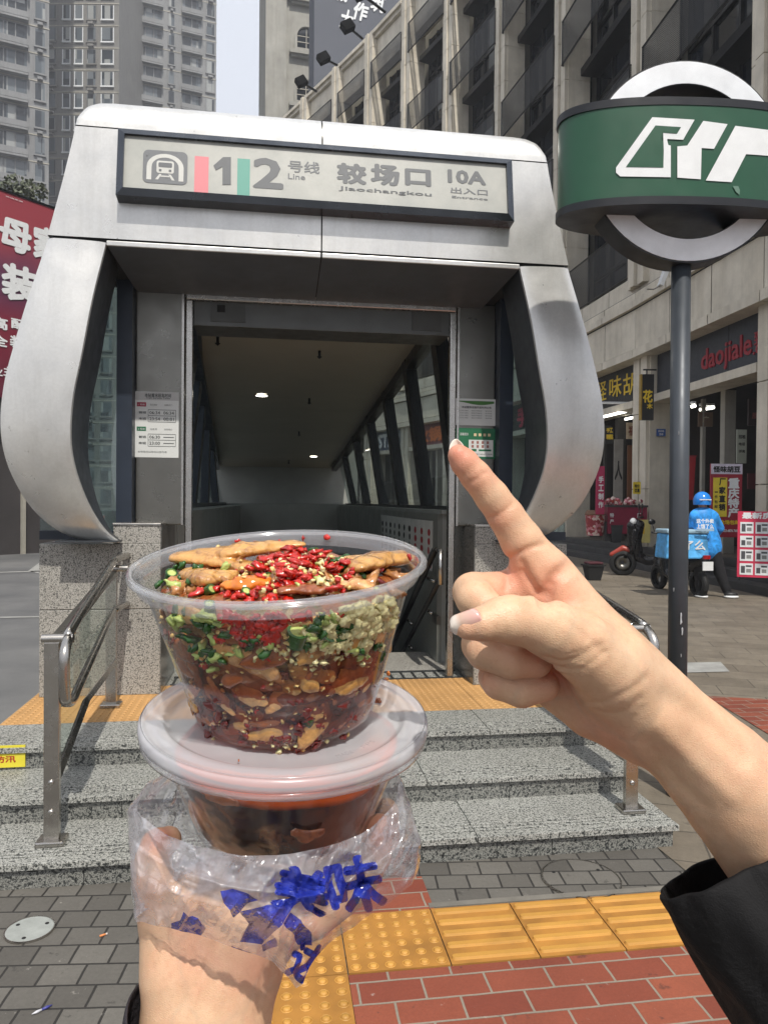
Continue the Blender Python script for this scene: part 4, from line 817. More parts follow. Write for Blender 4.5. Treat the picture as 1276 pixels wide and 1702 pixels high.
# the big roll-up board and the ad board right of the rider
t, f, k = flat('advert_board', 'tall dark red advert board with a white heading behind the rider', 'advert board', 1206, 832, 13.6, 52, 122, (150, 28, 48), None)
MB(f).box(-26 * k, 26 * k, 44 * k, 61 * k, 0, .006).build('heading', mk('lilac_white', (206, 198, 212), .5), t); MB(f).box(-22 * k, 1 * k, -27 * k, 38 * k, 0, .006).build('yellow_panel', mk('bright_yellow', (226, 204, 60), .5), t)
for b_, x, y, w_, h_, c_ in (('怪味胡豆', 0, 52, 44, 10, blkm), ('厂', -7, 31, 10, 11, blkm), ('家', -7, 17, 10, 11, blkm), ('直', -7, 3, 10, 11, blkm), ('销', -7, -11, 10, 11, blkm), ('一件包邮', -17, 2, 4, 30, blkm), ('重', 12, 29, 17, 16, wht), ('庆', 12, 12, 17, 15, wht), ('特', 12, -4, 17, 15, wht), ('产', 12, -20, 17, 15, wht), ('全场包邮', 6, -36, 32, 7, yel), ('023-6876 7688', 8, -50, 26, 4, wht)):
    if b_ == '一件包邮':
        for j, ch in enumerate(b_): text(ch, 'lettering', c_, Fr(f((x * k, (y + 12 - 8 * j) * k, .009)), f.x, f.y, f.z), 5 * k, (5 if j else 1.2) * k, .03, parent=t)
    else: text(b_, 'lettering', c_, Fr(f((x * k, y * k, .009)), f.x, f.y, f.z), w_ * k, h_ * k, .05 if w_ > 20 or h_ > 8 else .02, parent=t)
d0 = 12.1; q = P(1262, 912, d0); t = thing('price_board', 'red bordered board of small flat listings on the pavement at the right edge', 'advert board', tuple(q)); f = Fr(q, Vector((.93, -.36, 0)).normalized(), Vector((.04, .08, 1)).normalized(), Vector((-.36, -.93, 0)).normalized()); k = d0 / F
MB(f).box(-34 * k, 40 * k, -48 * k, 62 * k, -.03, 0).build('board', mk('magenta_board', (196, 40, 74), .5), t)
DKP = mk('dark_print', (70, 70, 74), .6); GYP = mk('grey_print', (130, 130, 128), .6)
for r_ in range(4):
    for c_ in range(3):
        x0 = (-30 + 23 * c_) * k; y0 = (-44 + 23 * r_) * k; MB(f).box(x0, x0 + 20 * k, y0, y0 + 19 * k, 0, .004).build('listing_sheet', wht, t)
        MB(f).box(x0 + 2 * k, x0 + 8 * k, y0 + 3 * k, y0 + rng.uniform(11, 17) * k, .004, .006).box(x0 + 9 * k, x0 + 18 * k, y0 + 13 * k, y0 + 16 * k, .004, .006).build('listing_print', DKP, t); MB(f).box(x0 + 10 * k, x0 + 17 * k, y0 + 4 * k, y0 + 10 * k, .004, .006).build('listing_picture', GYP, t)
text('最新房源', 'lettering', wht, Fr(f((3 * k, 55 * k, .004)), f.x, f.y, f.z), 60 * k, 10 * k, .05, parent=t); MB(f).box(-32 * k, -29 * k, -54 * k, -48 * k, -.02, 0).build('foot', M['blackf'], t); MB(f).box(30 * k, 33 * k, -54 * k, -48 * k, -.02, 0).build('foot', M['blackf'], t)
# goods in front of the bean shop
t = thing('goods_basket', 'clear bin of pink wrapped sweets on the dark step by the bean shop', 'bin', tuple(P(988, 888, 18.2))); q = P(988, 890, 18.2); fr_ = Fr(q, (1, 0, 0), (0, 1, 0), ZZ)
def sweets():
    n = NT('wrapped_sweets'); v = n.pos(); c = n.n('TexVoronoi'); c.inputs['Scale'].default_value = 16; n.l(v, c.inputs['Vector']); n.set(col=n.ramp(n.math('MULTIPLY', c.outputs['Color'], 1.0), [(.2, lin((150, 50, 60))), (.45, lin((206, 130, 140))), (.6, lin((220, 200, 190))), (.8, lin((170, 70, 60)))], 'CONSTANT'), rough=.4); return n.m
SWT = sweets()
MB(fr_).lathe([(.0001, 0), (.20, 0), (.22, .30), (.24, .50), (.0001, .53)], 16).build('sweets', SWT, t, True, angle=40); MB(fr_).lathe([(.24, .5), (.25, .52), (.20, .62), (.0001, .62)], 16).build('lid', mk('brown_lid', (120, 84, 60), .6), t)
t = thing('goods_table', 'dark red display table with small packets outside the bean shop', 'table', tuple(P(1035, 880, 18.4))); q = P(1035, 893, 18.4); fr_ = Fr(q, (1, 0, 0), (0, 1, 0), ZZ)
MB(fr_).box(-.48, .48, -.3, .3, .10, .75).build('table_body', mk('magenta_cloth', (134, 22, 56), .7), t); MB(fr_).box(-.50, .50, -.32, .32, .75, .80).build('table_top', M['dkstone'], t)
f = Fr(fr_((0, -.305, .45)), (1, 0, 0), ZZ, (0, -1, 0)); text('特', 'lettering', wht, Fr(f((-.38, .1, 0)), f.x, f.y, f.z), .09, .1, .04, parent=t); text('产', 'lettering', wht, Fr(f((-.38, -.05, 0)), f.x, f.y, f.z), .09, .1, .04, parent=t); text('厂', 'lettering', wht, Fr(f((.28, .1, 0)), f.x, f.y, f.z), .09, .1, .04, parent=t); text('家', 'lettering', wht, Fr(f((.28, -.05, 0)), f.x, f.y, f.z), .09, .1, .04, parent=t)
pk = MB(fr_)
for k in range(26): pk.ell((rng.uniform(-.45, .45), rng.uniform(-.25, .25), .82 + rng.uniform(0, .1)), .06, .05, .05 + rng.uniform(0, .05), 7, 5)
o = pk.build('snack_packets', SWT, None); tag(o, 'heap of small pink and red snack packets on the display table', 'packets', kind='stuff')
t = thing('yellow_bucket', 'yellow and white carton at the pier beside the scooter', 'carton', tuple(P(1068, 880, 16.5))); q = P(1068, 880, 16.9); fr_ = Fr(q, (1, 0, 0), (0, 1, 0), ZZ); MB(fr_).box(-.13, .13, -.1, .1, -.3, .22).build('carton', mk('pale_carton', (210, 196, 120), .6), t); MB(fr_).box(-.1, .0, -.103, -.1, -.1, .15).build('print', mk('yellow_print', (220, 180, 40), .6), t)
for k, (x, y, d, c, h_) in enumerate(((1010, 886, 18.3, (70, 70, 72), .45), (1022, 888, 18.2, (58, 60, 62), .4), (1140, 815, 15.6, (150, 26, 34), .9))):
    q = P(x, y, d); t = thing('storage_bin', ['grey bin beside the sweets', 'darker grey low bin left of the red table', 'tall red box behind the grey pole'][k], 'bin', tuple(q)); fr_ = Fr(q, (1, 0, 0), (0, 1, 0), ZZ)
    MB(fr_).hexa([(-.11, -.1, -.2), (.11, -.1, -.2), (.11, .1, -.2), (-.11, .1, -.2), (-.14, -.13, h_ - .2), (.14, -.13, h_ - .2), (.14, .13, h_ - .2), (-.14, .13, h_ - .2)]).build('bin_body', mk('bin_plastic', c, .5), t, bevel=.01); MB(fr_).box(-.15, .15, -.14, .14, h_ - .2, h_ - .17).build('bin_rim', mk('bin_rim', tuple(int(x * .8) for x in c), .5), t)
q = G(985, 955, .008); t = thing('litter_bin', 'low dark bin with a maroon lid behind the right handrail', 'litter bin', tuple(G(988, 962, .008))); b0 = G(985, 964, .008); fr_ = Fr(b0, UU, VV, ZZ)
MB(fr_).hexa([(-.12, -.1, 0), (.12, -.1, 0), (.12, .1, 0), (-.12, .1, 0), (-.17, -.14, .28), (.17, -.14, .28), (.17, .14, .28), (-.17, .14, .28)]).build('bin_body', M['rubber'], t, bevel=.01); MB(fr_).box(-.19, .19, -.16, .16, .28, .31).build('bin_rim', M['rubber'], t); MB(fr_).box(-.15, .16, -.12, .12, .31, .36).build('lid', mk('maroon_lid', (70, 24, 34), .4), t, bevel=.02)
# white window papers in the dark doorway at right
flat('window_notice', 'pale notices stuck on the dark doorway glass, upper right of the advert board', 'notice', 1232, 742, 14.9, 16, 56, (150, 154, 140), [('招租', 0, 16, 11, 6, blkm), ('电话', 0, 4, 10, 5, blkm), ('详询', 0, -8, 10, 5, blkm)])
flat('counter_box', 'dim grey and red counter inside the dark shop at the right edge', 'counter', 1262, 800, 15.4, 40, 26, (90, 34, 40))
flat('poster', 'small brown framed board high in the neighbouring shop', 'picture', 1172, 697, 17.4, 24, 24, (120, 96, 76), [('广', 0, 0, 10, 10, mk('cream_ink', (200, 190, 160), .6))])
flat('door_sign', 'dim red lettering over the dark doorway at right', 'sign', 1268, 685, 15.0, 50, 44, (40, 22, 22), [('厨房', -6, -6, 26, 10, mk('dim_red_ink', (120, 60, 56), .6))])
q = PL(1163, 462 + 0, Vector((6.98, 17.1, 0)), Vector((1, .12, 0))); q = P(1101, 462, 16.3)
t = thing('floodlight', 'small white floodlight box on the ledge left of the grey pole', 'floodlight', tuple(q)); f = Fr(q, (1, 0, 0), (0, 1, 0), ZZ); MB(f).hexa([(-.10, -.1, -.16), (-.02, -.1, -.2), (-.02, .1, -.2), (-.10, .1, -.16), (.02, -.1, .2), (.12, -.1, .16), (.12, .1, .16), (.02, .1, .2)]).build('housing', M['signwhite'], t, bevel=.01); MB(f).tube([(-.06, 0, -.18), (-.2, 0, -.25), (-.35, 0, -.25)], .012, 6).build('arm', M['steel_dk'], t)
LHB = mk('matte_black_lamp', (12, 12, 13), .9, spec=.1)
for k, (hx, hy, ax, ay, d) in enumerate(((577, 43, 602, 64, 33.5), (537, 96, 560, 108, 36), (500, 135, 526, 152, 39), (598, -12, 640, 20, 31))):
    a, b = P(hx, hy, d - 1.2), P(ax, ay, d); t = thing('parapet_floodlight', 'black floodlight on a thin arm, ' + ['second from the top', 'third from the top', 'lowest, by the arched windows', 'topmost, cut by the frame'][k], 'floodlight', tuple(b), 'floodlights on arms along the parapet')
    MB().tube([b, a], .06, 6).build('arm', M['blackf'], t); s_ = .28; MB(Fr(a, (.8, .2, .5), (-.2, 1, 0), (-.5, .1, .8))).box(-s_, s_, -.2, .2, -s_, s_ * .8).build('lamp_head', LHB, t, bevel=.05)
# ---------------- dark hoarding behind ----------------
q = P(580, 60, 62); t = thing('dark_hoarding', 'huge charcoal hoarding with white characters above the parapet', 'hoarding', tuple(q)); HF = Fr(P(521, 200, 60), Vector((.93, .37, 0)).normalized(), ZZ, Vector((.37, -.93, 0)).normalized())
MB(HF).box(0, 16, -20, 26, -1.5, 0).build('panel', mk('charcoal_board', (72, 76, 86), .6, 0, .04, .1), t)
def HQ(x, y): q = PL(x, y, HF.o, HF.z) - HF.o; return q.dot(HF.x), q.dot(HF.y)
for b_, x0, y0, x1, y1 in (('大', 564, 14, 586, 52), ('作', 588, 2, 612, 38), ('筑', 616, -12, 640, 24), ('城', 556, -30, 580, 6), ('市', 590, -36, 612, 0)):
    a, b = HQ(x0, y0); c, d = HQ(x1, y1); text(b_, 'lettering', M['signwhite'], Fr(HF(((a + c) / 2, (b + d) / 2, .06)), HF.x, HF.y, HF.z), abs(c - a), abs(b - d), .04, .3, parent=t)
# ---------------- classical building with arched windows ----------------
q = P(442, 190, 75); CF_ = Fr(Vector((q.x, q.y, 0)), Vector((.97, .24, 0)).normalized(), Vector((-.24, .97, 0)).normalized(), ZZ)
t = thing('classical_building', 'pale classical stone building with arched windows, top centre', 'building', tuple(CF_((3, 0, 0))))
st3 = stone('pale_grey_stone', (158, 156, 148), .5)
MB(CF_).box(0, 14, 0, 10, 0, 64).build('wall', st3, t); MB(CF_).box(-.1, 2.0, -.35, 0, 0, 52.6).box(-.3, 2.2, -.55, 0, 52.6, 53.1).box(-.5, 2.4, -.75, 0, 53.1, 53.5).box(-.1, 2.0, -.35, 0, 53.5, 61).build('corner_pilaster', st3, t); MB(CF_).box(-.5, 14, -.9, .5, 62, 62.6).box(-.8, 14, -1.2, .5, 62.7, 63.4).build('cornice', st3, t)
m = MB(CF_)
for k in range(8): m.box(-.3 + k * .5, -.08 + k * .5, -.75, -.35, 61.4, 61.9)
m.build('dentils', st3, t)
for k in range(10):
    zz = 54.4 - 5.35 * k; m = MB(CF_); cx = 4.05; wd, hh = .95, 1.25
    arch = [(cx - wd, zz - hh), (cx + wd, zz - hh)] + [(cx + wd * math.cos(R(a)), zz + (wd * math.sin(R(a)) if k else .6)) for a in (range(0, 181, 15) if k else (0, 180))]
    arch = [(x, z) for x, z in arch]; n = len(arch)
    m.add([(x, -.02, z) for x, z in arch], [tuple(range(n))]); w_ = m.build('window', M['win'], t)
    m = MB(CF_); m.add([(x, -.28, z) for x, z in arch] + [(cx + (x - cx) * 1.28, -.28, zz - .3 + (z - zz + .3) * 1.18) for x, z in arch] + [(x, -.02, z) for x, z in arch] + [(cx + (x - cx) * 1.28, 0, zz - .3 + (z - zz + .3) * 1.18) for x, z in arch], [f_ for j in range(n) for f_ in ((j, (j + 1) % n, n + (j + 1) % n, n + j), (2 * n + j, 2 * n + (j + 1) % n, (j + 1) % n, j), (n + j, n + (j + 1) % n, 3 * n + (j + 1) % n, 3 * n + j))]); m.build('frame', st3, w_)
    m = MB(CF_); m.box(cx - .04, cx + .04, -.08, -.02, zz - hh, zz + wd * .9); [m.box(cx - wd, cx + wd, -.08, -.02, zz + dz, zz + dz + .08) for dz in (-.6, 0)]; m.build('glazing_bar', M['stone2'], w_)
    MB(CF_).box(2.3, 6.2, -.6, 0, zz - hh - .75, zz - hh - .35).box(2.5, 6.0, -.35, 0, zz - hh - 1.0, zz - hh - .76).build('sill', st3, t)
# ---------------- residential towers ----------------
def towermat(name, c):
    return stone(name, c, .25, .08)
tw = [towermat('tower_grey_stone', (128, 129, 130)), towermat('tower_tan_stone', (122, 120, 116))]
def tower(label, corner_px, d, yaw_, x0, x1, h, fh, cols, mat, side=None, sidecols=None):
    q = P(corner_px, 840, d); a = R(yaw_); fr = Fr(Vector((q.x, q.y, 0)), (math.cos(a), math.sin(a), 0), (-math.sin(a), math.cos(a), 0), ZZ)
    t = thing('tower_block', label, 'tower block', tuple(fr(((x0 + x1) / 2, 0, 0))), 'tower blocks on the left')
    MB(fr).box(x0, x1, 0, 18, 0, h).build('wall', mat, t)
    n = int(h / fh); nw = 0; rest = [MB(fr), MB(fr)]
    for ci, (c0, c1, kind) in enumerate(cols):
        for k in range(n):
            m = MB(fr); mf = MB(fr); z = k * fh
            m.quad((c0, -.02, z + fh * .28), (c1, -.02, z + fh * .28), (c1, -.02, z + fh * .92), (c0, -.02, z + fh * .92))
            nn = max(1, round((c1 - c0) / 1.3))
            for j in range(nn + 1):
                x = c0 + (c1 - c0) * j / nn; mf.box(x - .06, x + .06, -.12, -.02, z + fh * .28, z + fh * .92)
            mf.box(c0 - .1, c1 + .1, -.25, -.02, z + fh * .22, z + fh * .28)
            if kind == 'b': mf.box(c0 - .1, c1 + .1, -.9, -.02, z, z + .25); mf.box(c0 - .1, c1 + .1, -.9, -.84, z + .3, z + 1.0)
            if kind == 'h' and rng.random() < .6: mf.box(c0 + .3, c1 - .3, -.6, -.05, z + .02, z + .35)
            c3 = fr(((c0 + c1) / 2, 0, z + fh * .6)) - CAM; dq = c3.dot(_fw); vx, vy = CX + F * c3.dot(_r) / dq, CY - F * c3.dot(_u) / dq
            if -40 < vx < 345 and -25 < vy < 340 and nw < 95: nw += 1; wq_ = m.build('window', TWIN[ci % 2], t); mf.build('frame', mat if kind != 'p' else M['signwhite'], wq_)
            else: rest[0].f += [tuple(i + len(rest[0].v) for i in f) for f in m.f]; rest[0].v += m.v; rest[1].f += [tuple(i + len(rest[1].v) for i in f) for f in mf.f]; rest[1].v += mf.v
    if rest[0].v: o_w = rest[0].build('windows_beyond', TWIN[0], t); o_w['kind'] = 'stuff'; o_f = rest[1].build('frames_beyond', mat, t); o_f['kind'] = 'stuff'
    m = MB(fr)
    for k in range(n): m.box(x0 - .05, x1 + .05, -.06, 0, k * fh + fh * .98, k * fh + fh * 1.02)
    m.build('floor_line', M['stone2'], t)
    if side:
        m = MB(fr); xs = x1 if side > 0 else x0
        for k in range(n):
            for y0, y1 in sidecols: m.box(xs - .02, xs + .02, y0, y1, k * fh + .9, k * fh + 2.7)
        m.build('side_window', TWIN[0], t)
    return t, fr
def twin(name, c):
    n = NT(name); v = n.pos((1.2, 1.2, .34)); w_ = n.n('TexWhiteNoise'); fl = n.n('VectorMath'); fl.operation = 'FLOOR'; n.l(v, fl.inputs[0]); n.l(fl.outputs[0], w_.inputs[0])
    n.set(col=n.ramp(w_.outputs[0], [(0, lin((44, 50, 56))), (.35, lin((78, 86, 92))), (.6, lin((104, 110, 114))), (.85, lin((150, 152, 150)))], 'CONSTANT'), rough=.15); return n.m
TWIN = [twin('tower_window', 0), twin('tower_window_alt', 1)]
tower('nearest grey tower block with wide window bands, cut by the left edge', 80, 92, 25, -22, 0, 110, 3.3, [(-1.6, -.4, 'h'), (-7.6, -2.4, 'b'), (-9.4, -8.6, 'h'), (-15, -10.5, 'b'), (-21, -16, 'b')], tw[0], 1, [(2, 4), (6, 8), (10, 12), (14, 16)])
tower('middle tower block with white framed window columns and air conditioners', 195, 112, 0, -11.5, 0, 120, 3.3, [(-2.6, -.8, 'p'), (-4.8, -3.4, 'h'), (-6.6, -5.4, 'p'), (-8.4, -7.3, 'p'), (-10.6, -9.4, 'h')], tw[1])
t3, fr3 = tower('rightmost tower block with slanted roofline ending beside the open sky', 197, 122, 22, 0, 15.5, 91, 3.2, [(2.6, 6.6, 'b'), (7.6, 8.6, 'h'), (9.8, 13.0, 'b'), (13.8, 15.2, 'h')], tw[0])
# red advert hoarding at the street corner, left
RF_o = P(-40, 500, 18.6); q1 = P(110, 500, 20.6); RF = Fr(Vector((RF_o.x, RF_o.y, 0)), (Vector((q1.x, q1.y, 0)) - Vector((RF_o.x, RF_o.y, 0))).normalized(), ZZ, Vector((0, -1, 0)))
RF.z = RF.x.cross(ZZ); t = thing('red_billboard', 'tall red and purple advert billboard with large white characters, far left', 'billboard', tuple(RF.o))
def RQ(x, y): q = PL(x, y, RF.o, RF.z) - RF.o; return q.dot(RF.x), q.dot(RF.y)
def bbm():
    n = NT('red_purple_print'); v = n.pos((1, 1, 1)); sx = n.n('SeparateXYZ'); n.l(v, sx.inputs[0]); f = n.noise(v, .35, 2, .5)
    zz = n.math('ADD', n.math('MULTIPLY', sx.outputs[2], .1), n.math('MULTIPLY', f, .25))
    n.set(col=n.ramp(zz, [(.35, lin((50, 26, 44))), (.55, lin((100, 28, 48))), (.75, lin((122, 36, 54))), (.88, lin((84, 52, 80))), (.98, lin((150, 62, 72)))]), rough=.45); return n.m
ztop = RQ(0, 316)[1]; zbot = RQ(0, 660)[1]
XR = RQ(122, 500)[0]
MB(RF).box(-3, XR, zbot, ztop, -.4, 0).build('panel', bbm(), t); MB(RF).box(-3.05, XR + .05, ztop, ztop + .06, -.42, .02).build('edge', M['blackf'], t)
for b_, x0, y0, x1, y1, bd in (('母', 1, 360, 50, 424, .05), ('家', 57, 374, 100, 440, .05), ('装', 5, 436, 60, 506, .05), ('高', -14, 525, 12, 549, .04), ('配', 19, 529, 41, 549, .04), ('全', -16, 555, 12, 577, .04), ('装', 17, 557, 40, 580, .04), ('业', -12, 609, 4, 625, .03), ('主', 6, 609, 21, 626, .03), ('优选家装', 9, 325, 38, 337, .01), ('新', 4, 664, 12, 674, .02)):
    a, b = RQ(x0, y0); c, d = RQ(x1, y1); text(b_, 'lettering', M['signwhite'], Fr(RF(((a + c) / 2, (b + d) / 2, .02)), RF.x, RF.y, RF.z), abs(c - a), abs(b - d), bd, parent=t)
# low building behind/below the billboard
t = thing('corner_building', 'dark ground floor of the corner building under the red billboard', 'building', tuple(RF((2, 0, -1))))
MB(RF).box(-9, XR, .0, zbot - .01, -6, -.6).box(-9, XR, zbot + .01, ztop - 1.0, -6, -.45).build('wall', mk('dark_corner_wall', (58, 54, 54), .7, 0, .3, .6), t)
m = MB(RF)
for k in range(4): m.box(-3 + 1.5 * k, -2.9 + 1.5 * k, .0, zbot - .05, -.6, -.5)
m.build('column', M['stone2'], t); MB(RF).box(-9, XR + .1, zbot - .35, zbot - .05, -.6, -.3).build('canopy', mk('grey_canopy', (110, 104, 104), .6), t)
# ivy/bush on top of the billboard
bush = MB(); c0 = P(30, 317, 23)
for k in range(700):
    v = Vector(rng.normal(size=3)); v = v.normalized() * (rng.random() ** .4); q = c0 + Vector((v.x * .95, v.y * .5, v.z * .34)) + ZZ * .25 * mnoise.noise(v * 3)
    a = Vector(rng.normal(size=3)).normalized() * .06; b = a.cross(Vector(rng.normal(size=3))).normalized() * .05; bush.quad(tuple(q - a), tuple(q + b), tuple(q + a), tuple(q - b))
o = bush.build('rooftop_shrub', mk('shrub_leaves', (92, 98, 80), .7, 0, .3, 3)); tag(o, 'grey green shrub growing on the roof above the red billboard', 'shrub')
# ---------------- organic surfaces: distance fields meshed with surface nets ----------------
def surface_nets(D, org, h):
    nx, ny, nz = D.shape; neg = D < 0
    c = np.zeros((nx - 1, ny - 1, nz - 1), np.int8)
    for dx in (0, 1):
        for dy in (0, 1):
            for dz in (0, 1): c += neg[dx:nx - 1 + dx, dy:ny - 1 + dy, dz:nz - 1 + dz]
    idx = np.argwhere((c > 0) & (c < 8)); vid = -np.ones(c.shape, np.int64); vid[tuple(idx.T)] = np.arange(len(idx))
    acc = np.zeros((len(idx), 3)); cnt = np.zeros(len(idx)); I, J, K = idx.T
    corners = [(a, b, d) for a in (0, 1) for b in (0, 1) for d in (0, 1)]
    for p in corners:
        for ax in range(3):
            if p[ax]: continue
            q = list(p); q[ax] = 1; v0 = D[I + p[0], J + p[1], K + p[2]]; v1 = D[I + q[0], J + q[1], K + q[2]]
            m = (v0 < 0) != (v1 < 0); t = np.where(m, v0 / np.where(m, v0 - v1, 1), 0)
            for k in range(3): acc[:, k] += np.where(m, p[k] + (t if k == ax else 0), 0)
            cnt += m
    V = (idx + acc / cnt[:, None]) * h + org; Fs = []
    for ax in range(3):
        s0 = [slice(1, -1)] * 3; s0[ax] = slice(0, -1); s1 = list(s0); s1[ax] = slice(1, None)
        A = neg[tuple(s0)]; B = neg[tuple(s1)]; e = np.argwhere(A != B)
        if not len(e): continue
        off = np.ones(3, int); off[ax] = 0; e = e + off; flip = neg[tuple(e.T)]
        o1, o2 = [(1, 2), (2, 0), (0, 1)][ax]; d1 = np.zeros(3, int); d1[o1] = 1; d2 = np.zeros(3, int); d2[o2] = 1
        q = np.stack([vid[tuple((e - d1 - d2).T)], vid[tuple((e - d2).T)], vid[tuple(e.T)], vid[tuple((e - d1).T)]], 1)
        q[~flip] = q[~flip][:, ::-1]; Fs.append(q)
    return V, np.concatenate(Fs)
def smin(a, b, k):
    h = np.clip(.5 + .5 * (b - a) / k, 0, 1); return b + (a - b) * h - k * h * (1 - h)
class SDF:
    """chains of round cones (points with a radius), blended; groups are (nodes, blend radius)"""
    def __init__(s): s.parts = []; s.creases = []; s.bulge = []
    def chain(s, nodes, k=.004, flat=None): s.parts.append(([(Vector(p), r) for p, r in nodes], k, flat)); return s
    def mesh(s, h, pad=.006):
        P_ = np.array([tuple(p) for n, _, _ in s.parts for p, _ in n]); Rr = np.array([r for n, _, _ in s.parts for _, r in n])
        lo = (P_ - Rr[:, None]).min(0) - pad; hi = (P_ + Rr[:, None]).max(0) + pad
        n = np.ceil((hi - lo) / h).astype(int) + 1
        ax = [lo[i] + h * np.arange(n[i]) for i in range(3)]; D = np.full(n, 1.0, np.float32)
        for nodes, k, flat in s.parts:
            loc = None
            pts = np.array([tuple(p) for p, _ in nodes]); rs = np.array([r for _, r in nodes])
            a = np.maximum(0, np.floor(((pts - rs[:, None]).min(0) - 3 * k - 2 * h - lo) / h).astype(int)); b = np.minimum(n, np.ceil(((pts + rs[:, None]).max(0) + 3 * k + 2 * h - lo) / h).astype(int) + 1)
            X, Y, Z = np.meshgrid(ax[0][a[0]:b[0]], ax[1][a[1]:b[1]], ax[2][a[2]:b[2]], indexing='ij')
            loc = np.full(X.shape, 1.0, np.float32)
            segs = list(zip(range(len(nodes) - 1), range(1, len(nodes)))) or [(0, 0)]
            for i, j in segs:
                A, B = pts[i], pts[j]; ba = B - A; L2 = ba @ ba
                t = np.clip(((X - A[0]) * ba[0] + (Y - A[1]) * ba[1] + (Z - A[2]) * ba[2]) / L2, 0, 1) if L2 > 0 else 0
                dx, dy, dz = X - A[0] - t * ba[0], Y - A[1] - t * ba[1], Z - A[2] - t * ba[2]
                if flat is not None:
                    fv, fs = flat; dn = dx * fv.x + dy * fv.y + dz * fv.z; d = np.sqrt(np.maximum(0, dx * dx + dy * dy + dz * dz - dn * dn) + (dn / fs) ** 2)
                else: d = np.sqrt(dx * dx + dy * dy + dz * dz)
                loc = np.minimum(loc, smin(loc, (d - (rs[i] + (rs[j] - rs[i]) * t)).astype(np.float32), .0015)) if True else loc
            sl = tuple(slice(a[i], b[i]) for i in range(3)); D[sl] = smin(D[sl], loc, k)
        for pts, wd, dep in s.creases:
            pts = np.array([tuple(p) for p in pts]); a = np.maximum(0, np.floor((pts.min(0) - 4 * wd - lo) / h).astype(int)); b = np.minimum(n, np.ceil((pts.max(0) + 4 * wd - lo) / h).astype(int) + 1)
            if (b <= a).any(): continue
            X, Y, Z = np.meshgrid(ax[0][a[0]:b[0]], ax[1][a[1]:b[1]], ax[2][a[2]:b[2]], indexing='ij'); dm = np.full(X.shape, 1e9, np.float32)
            for A, B in zip(pts, pts[1:]):
                ba = B - A; t = np.clip(((X - A[0]) * ba[0] + (Y - A[1]) * ba[1] + (Z - A[2]) * ba[2]) / (ba @ ba), 0, 1)
                dm = np.minimum(dm, (X - A[0] - t * ba[0]) ** 2 + (Y - A[1] - t * ba[1]) ** 2 + (Z - A[2] - t * ba[2]) ** 2)
            sl = tuple(slice(a[i], b[i]) for i in range(3)); D[sl] += dep * np.exp(-dm / wd ** 2)
        s.D, s.lo, s.h = D, lo, h
        return surface_nets(D, lo, h)
    def hit(s, x, y, d0, d1, lift=0.0):   # first surface point along a viewing ray
        k = ray(x, y); t = d0
        while t < d1:
            q = CAM + k * t; g = (np.array(q) - s.lo) / s.h; i = g.astype(int)
            if (g > 0).all() and (i < np.array(s.D.shape) - 1).all() and s.D[tuple(i)] < lift: return q
            t += s.h * .5
        return None
def relax(V, F_, it=2, lam=.5):
    e = np.concatenate([F_[:, [0, 1]], F_[:, [1, 2]], F_[:, [2, 3]], F_[:, [3, 0]]])
    for _ in range(it):
        acc = np.zeros_like(V); cnt = np.zeros(len(V)); np.add.at(acc, e[:, 0], V[e[:, 1]]); np.add.at(cnt, e[:, 0], 1); np.add.at(acc, e[:, 1], V[e[:, 0]]); np.add.at(cnt, e[:, 1], 1)
        V = V + lam * (acc / cnt[:, None] - V)
    return V
def npmesh(name, V, F_, mat, parent=None, smooth=True, attr=None):
    me = bpy.data.meshes.new(name); base = BASE.get(parent.name, Vector((0, 0, 0))) if parent is not None else Vector((0, 0, 0)); V = V - np.array(base)
    me.vertices.add(len(V)); me.vertices.foreach_set('co', V.astype(np.float32).ravel()); nf, k = F_.shape
    me.loops.add(nf * k); me.loops.foreach_set('vertex_index', F_.astype(np.int32).ravel()); me.polygons.add(nf); me.polygons.foreach_set('loop_start', np.arange(0, nf * k, k, dtype=np.int32)); me.polygons.foreach_set('loop_total', np.full(nf, k, np.int32))
    me.update(calc_edges=True); me.validate()
    if smooth: me.polygons.foreach_set('use_smooth', [True] * len(me.polygons))
    if attr is not None:
        a = me.attributes.new('flush', 'FLOAT', 'POINT'); a.data.foreach_set('value', attr.astype(np.float32))
    o = bpy.data.objects.new(name, me); COL.objects.link(o); me.materials.append(mat)
    if parent is not None: o.parent = parent; BASE[o.name] = base
    return o
def pc(x, y, d, r): return (P(x, y, d), r * d / F)     # node from a pixel, a distance and a pixel radius
